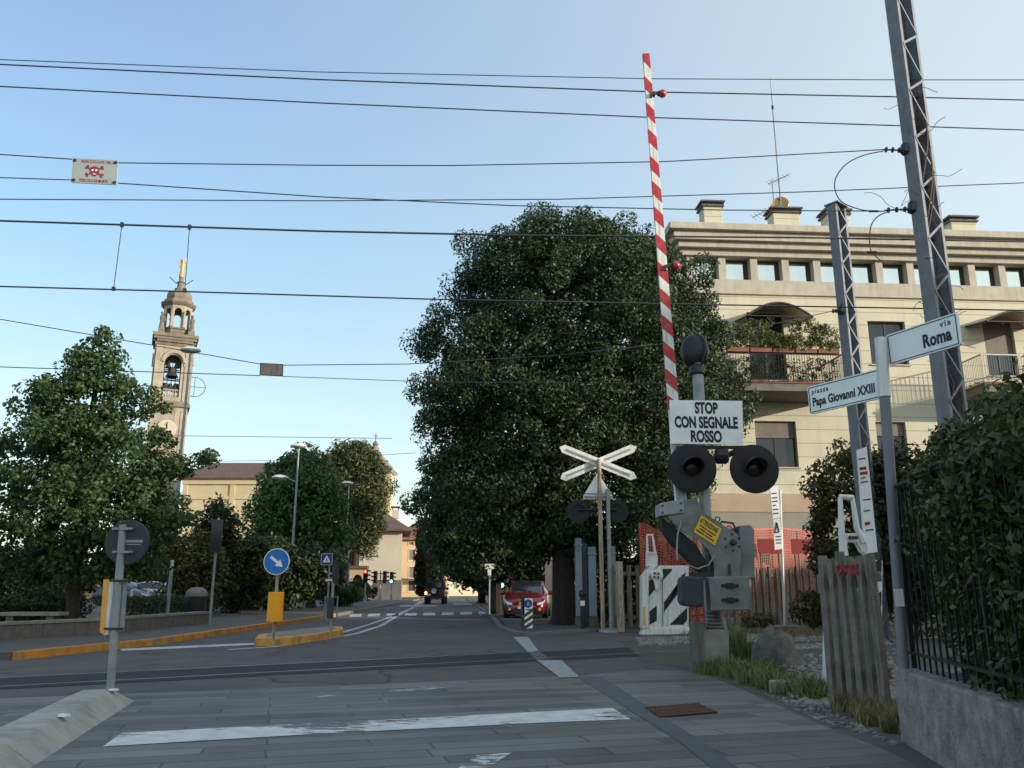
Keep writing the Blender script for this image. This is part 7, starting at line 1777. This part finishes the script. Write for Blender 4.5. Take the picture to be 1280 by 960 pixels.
mb = MB(); mb.ball(V(b.x, b.y, z1+.08), .11, 12); build('head', mb, M['black'], t, smooth=True); mb = MB(); mb.box(f(728, 754)+V(0, -.07, 0), (.13, .01, .14)); build('label_plate', mb, M['white_sign'], t)
# grey gate pillars behind the red car
b = at(688, 770, 38); t = thing('gate_pillar', 'pale grey pillar behind the red car, left of the big trunk', 'pillar', V(b.x, 38, .05)); mb = MB(); z1 = at(688, 700, 38).z; mb.box(V(b.x, 38, z1/2), (.45, .45, z1)); build('shaft', mb, M['wall_grey'], t); mb = MB(); mb.box(V(b.x, 38, z1+.05), (.6, .6, .1)); build('cap', mb, M['concrete'], t)
bush('shrub', 'dark shrub behind the red car in front of the pale house', V(at(658, 740, 48).x, 48, .05), (2.0, 1.6, 2.6), 60, .18, M['leaf_shrub'], None, .3)
bush('shrub', 'dark hedge plant between red car and grey pillar', V(at(677, 740, 44).x, 44, .05), (1.8, 1.6, 2.0), 60, .16, M['leaf_shrub'], None, .3)

# ================================================================== GROUND COVER
def blades(name, label, pts, n, h, m, w=.012, lean=.5):
    pts = [V(*p) if not isinstance(p, Vector) else p for p in pts]
    P, N_, = [], []
    vs, fs = [], []
    for i in range(n):
        c, r = random.choice(pts_w); a_ = random.uniform(0, 6.28); q = math.sqrt(random.random())*r
        b = c+V(q*math.cos(a_), q*math.sin(a_), 0); hh = h*random.uniform(.4, 1.15)*(1-.4*q/r); d = V(random.uniform(-1, 1), random.uniform(-1, 1), 0)*lean*hh; s = V(random.uniform(-1, 1), random.uniform(-1, 1), 0).normalized()*w
        k = len(vs); vs += [b-s, b+s, b+d*.35+UP*hh*.6+s*.8, b+d*.35+UP*hh*.6-s*.8, b+d+UP*hh*.95]; fs += [(k, k+1, k+2, k+3), (k+3, k+2, k+4)]
    mb = MB(); mb.v = vs; mb.f = fs; o = build(name, mb, m, recalc=False); return stuff(o, label)
pts_w = [(gd(895, 842), .35), (gd(915, 842), .4), (gd(935, 848), .35), (gd(955, 856), .35), (gd(980, 862), .35), (gd(1000, 868), .3), (gd(1018, 874), .25), (gd(900, 836), .3), (gd(955, 845), .3)]
blades('grass', 'green grass tufts around the barrier base and boulder', [], 2000, .31, M['grass'])
pts_w = [(gd(915, 822), .22), (gd(925, 828), .2), (gd(898, 826), .18)]
blades('grass', 'taller green blades beside the barrier base', [], 700, .75, M['grass'], .014, .35)
pts_w = [(gd(1085, 890), .28), (gd(1060, 888), .15), (gd(1105, 905), .25), (gd(1120, 915), .12), (gd(1090, 897), .2)]
blades('dry_grass', 'dry grass and weeds at the foot of the near fence', [], 800, .28, M['grass_dry'], .007)
blades('grass', 'green weeds mixed at the foot of the near fence', [], 600, .22, M['grass'], .009)
pts_w = [(gd(x, 793+random.uniform(-2, 3)), .7) for x in range(880, 1060, 12)]
blades('dry_grass', 'dry straw coloured grass along the far side of the track', [], 2600, .22, M['grass_dry'], .012)
pts_w = [(gd(x, 783), .6) for x in range(672, 765, 10)]
blades('grass', 'sparse grass on the verge under the big tree', [], 1600, .14, M['grass'], .014)
# loose stones: ballast
def stones(name, label, region, n, r0, r1, m):
    bm0 = bmesh.new(); bmesh.ops.create_icosphere(bm0, subdivisions=1, radius=1); bv = [v.co.copy() for v in bm0.verts]; bf = [tuple(v.index for v in f.verts) for f in bm0.faces]; bm0.free()
    mb = MB()
    for i in range(n):
        u, v = random.random(), random.random(); A, B, C_, D = region; px = (A[0]*(1-u)+B[0]*u)*(1-v)+(D[0]*(1-u)+C_[0]*u)*v; py = (A[1]*(1-u)+B[1]*u)*(1-v)+(D[1]*(1-u)+C_[1]*u)*v
        c = gd(px, py); r = random.uniform(r0, r1); e = Matrix.Rotation(random.uniform(0, 6), 3, 'Z'); k = len(mb.v)
        mb.v += [c+e@V(q.x*r*random.uniform(.9, 1.3), q.y*r*random.uniform(.7, 1.1), q.z*r*.65)+UP*r*.3 for q in bv]; mb.f += [tuple(x+k for x in f_) for f_ in bf]
    return stuff(build(name, mb, m, recalc=False), label)
stones('gravel', 'grey ballast stones along the track beyond the road', [(795, 799), (1130, 788), (1130, 800), (800, 808)], 1700, .03, .07, M['stone'])
stones('gravel', 'loose ballast and earth clods right of the boulder', [(900, 826), (1140, 812), (1120, 880), (1015, 885)], 1500, .02, .06, M['stone'])
stones('gravel', 'ballast stones between the rails right of the road', [(880, 813), (1130, 800), (1140, 806), (890, 820)], 600, .03, .06, M['stone'])
stones('gravel', 'small stones and rubble along the pavement edge', [(955, 868), (1020, 900), (1130, 935), (1030, 884)], 260, .008, .028, M['stone'])
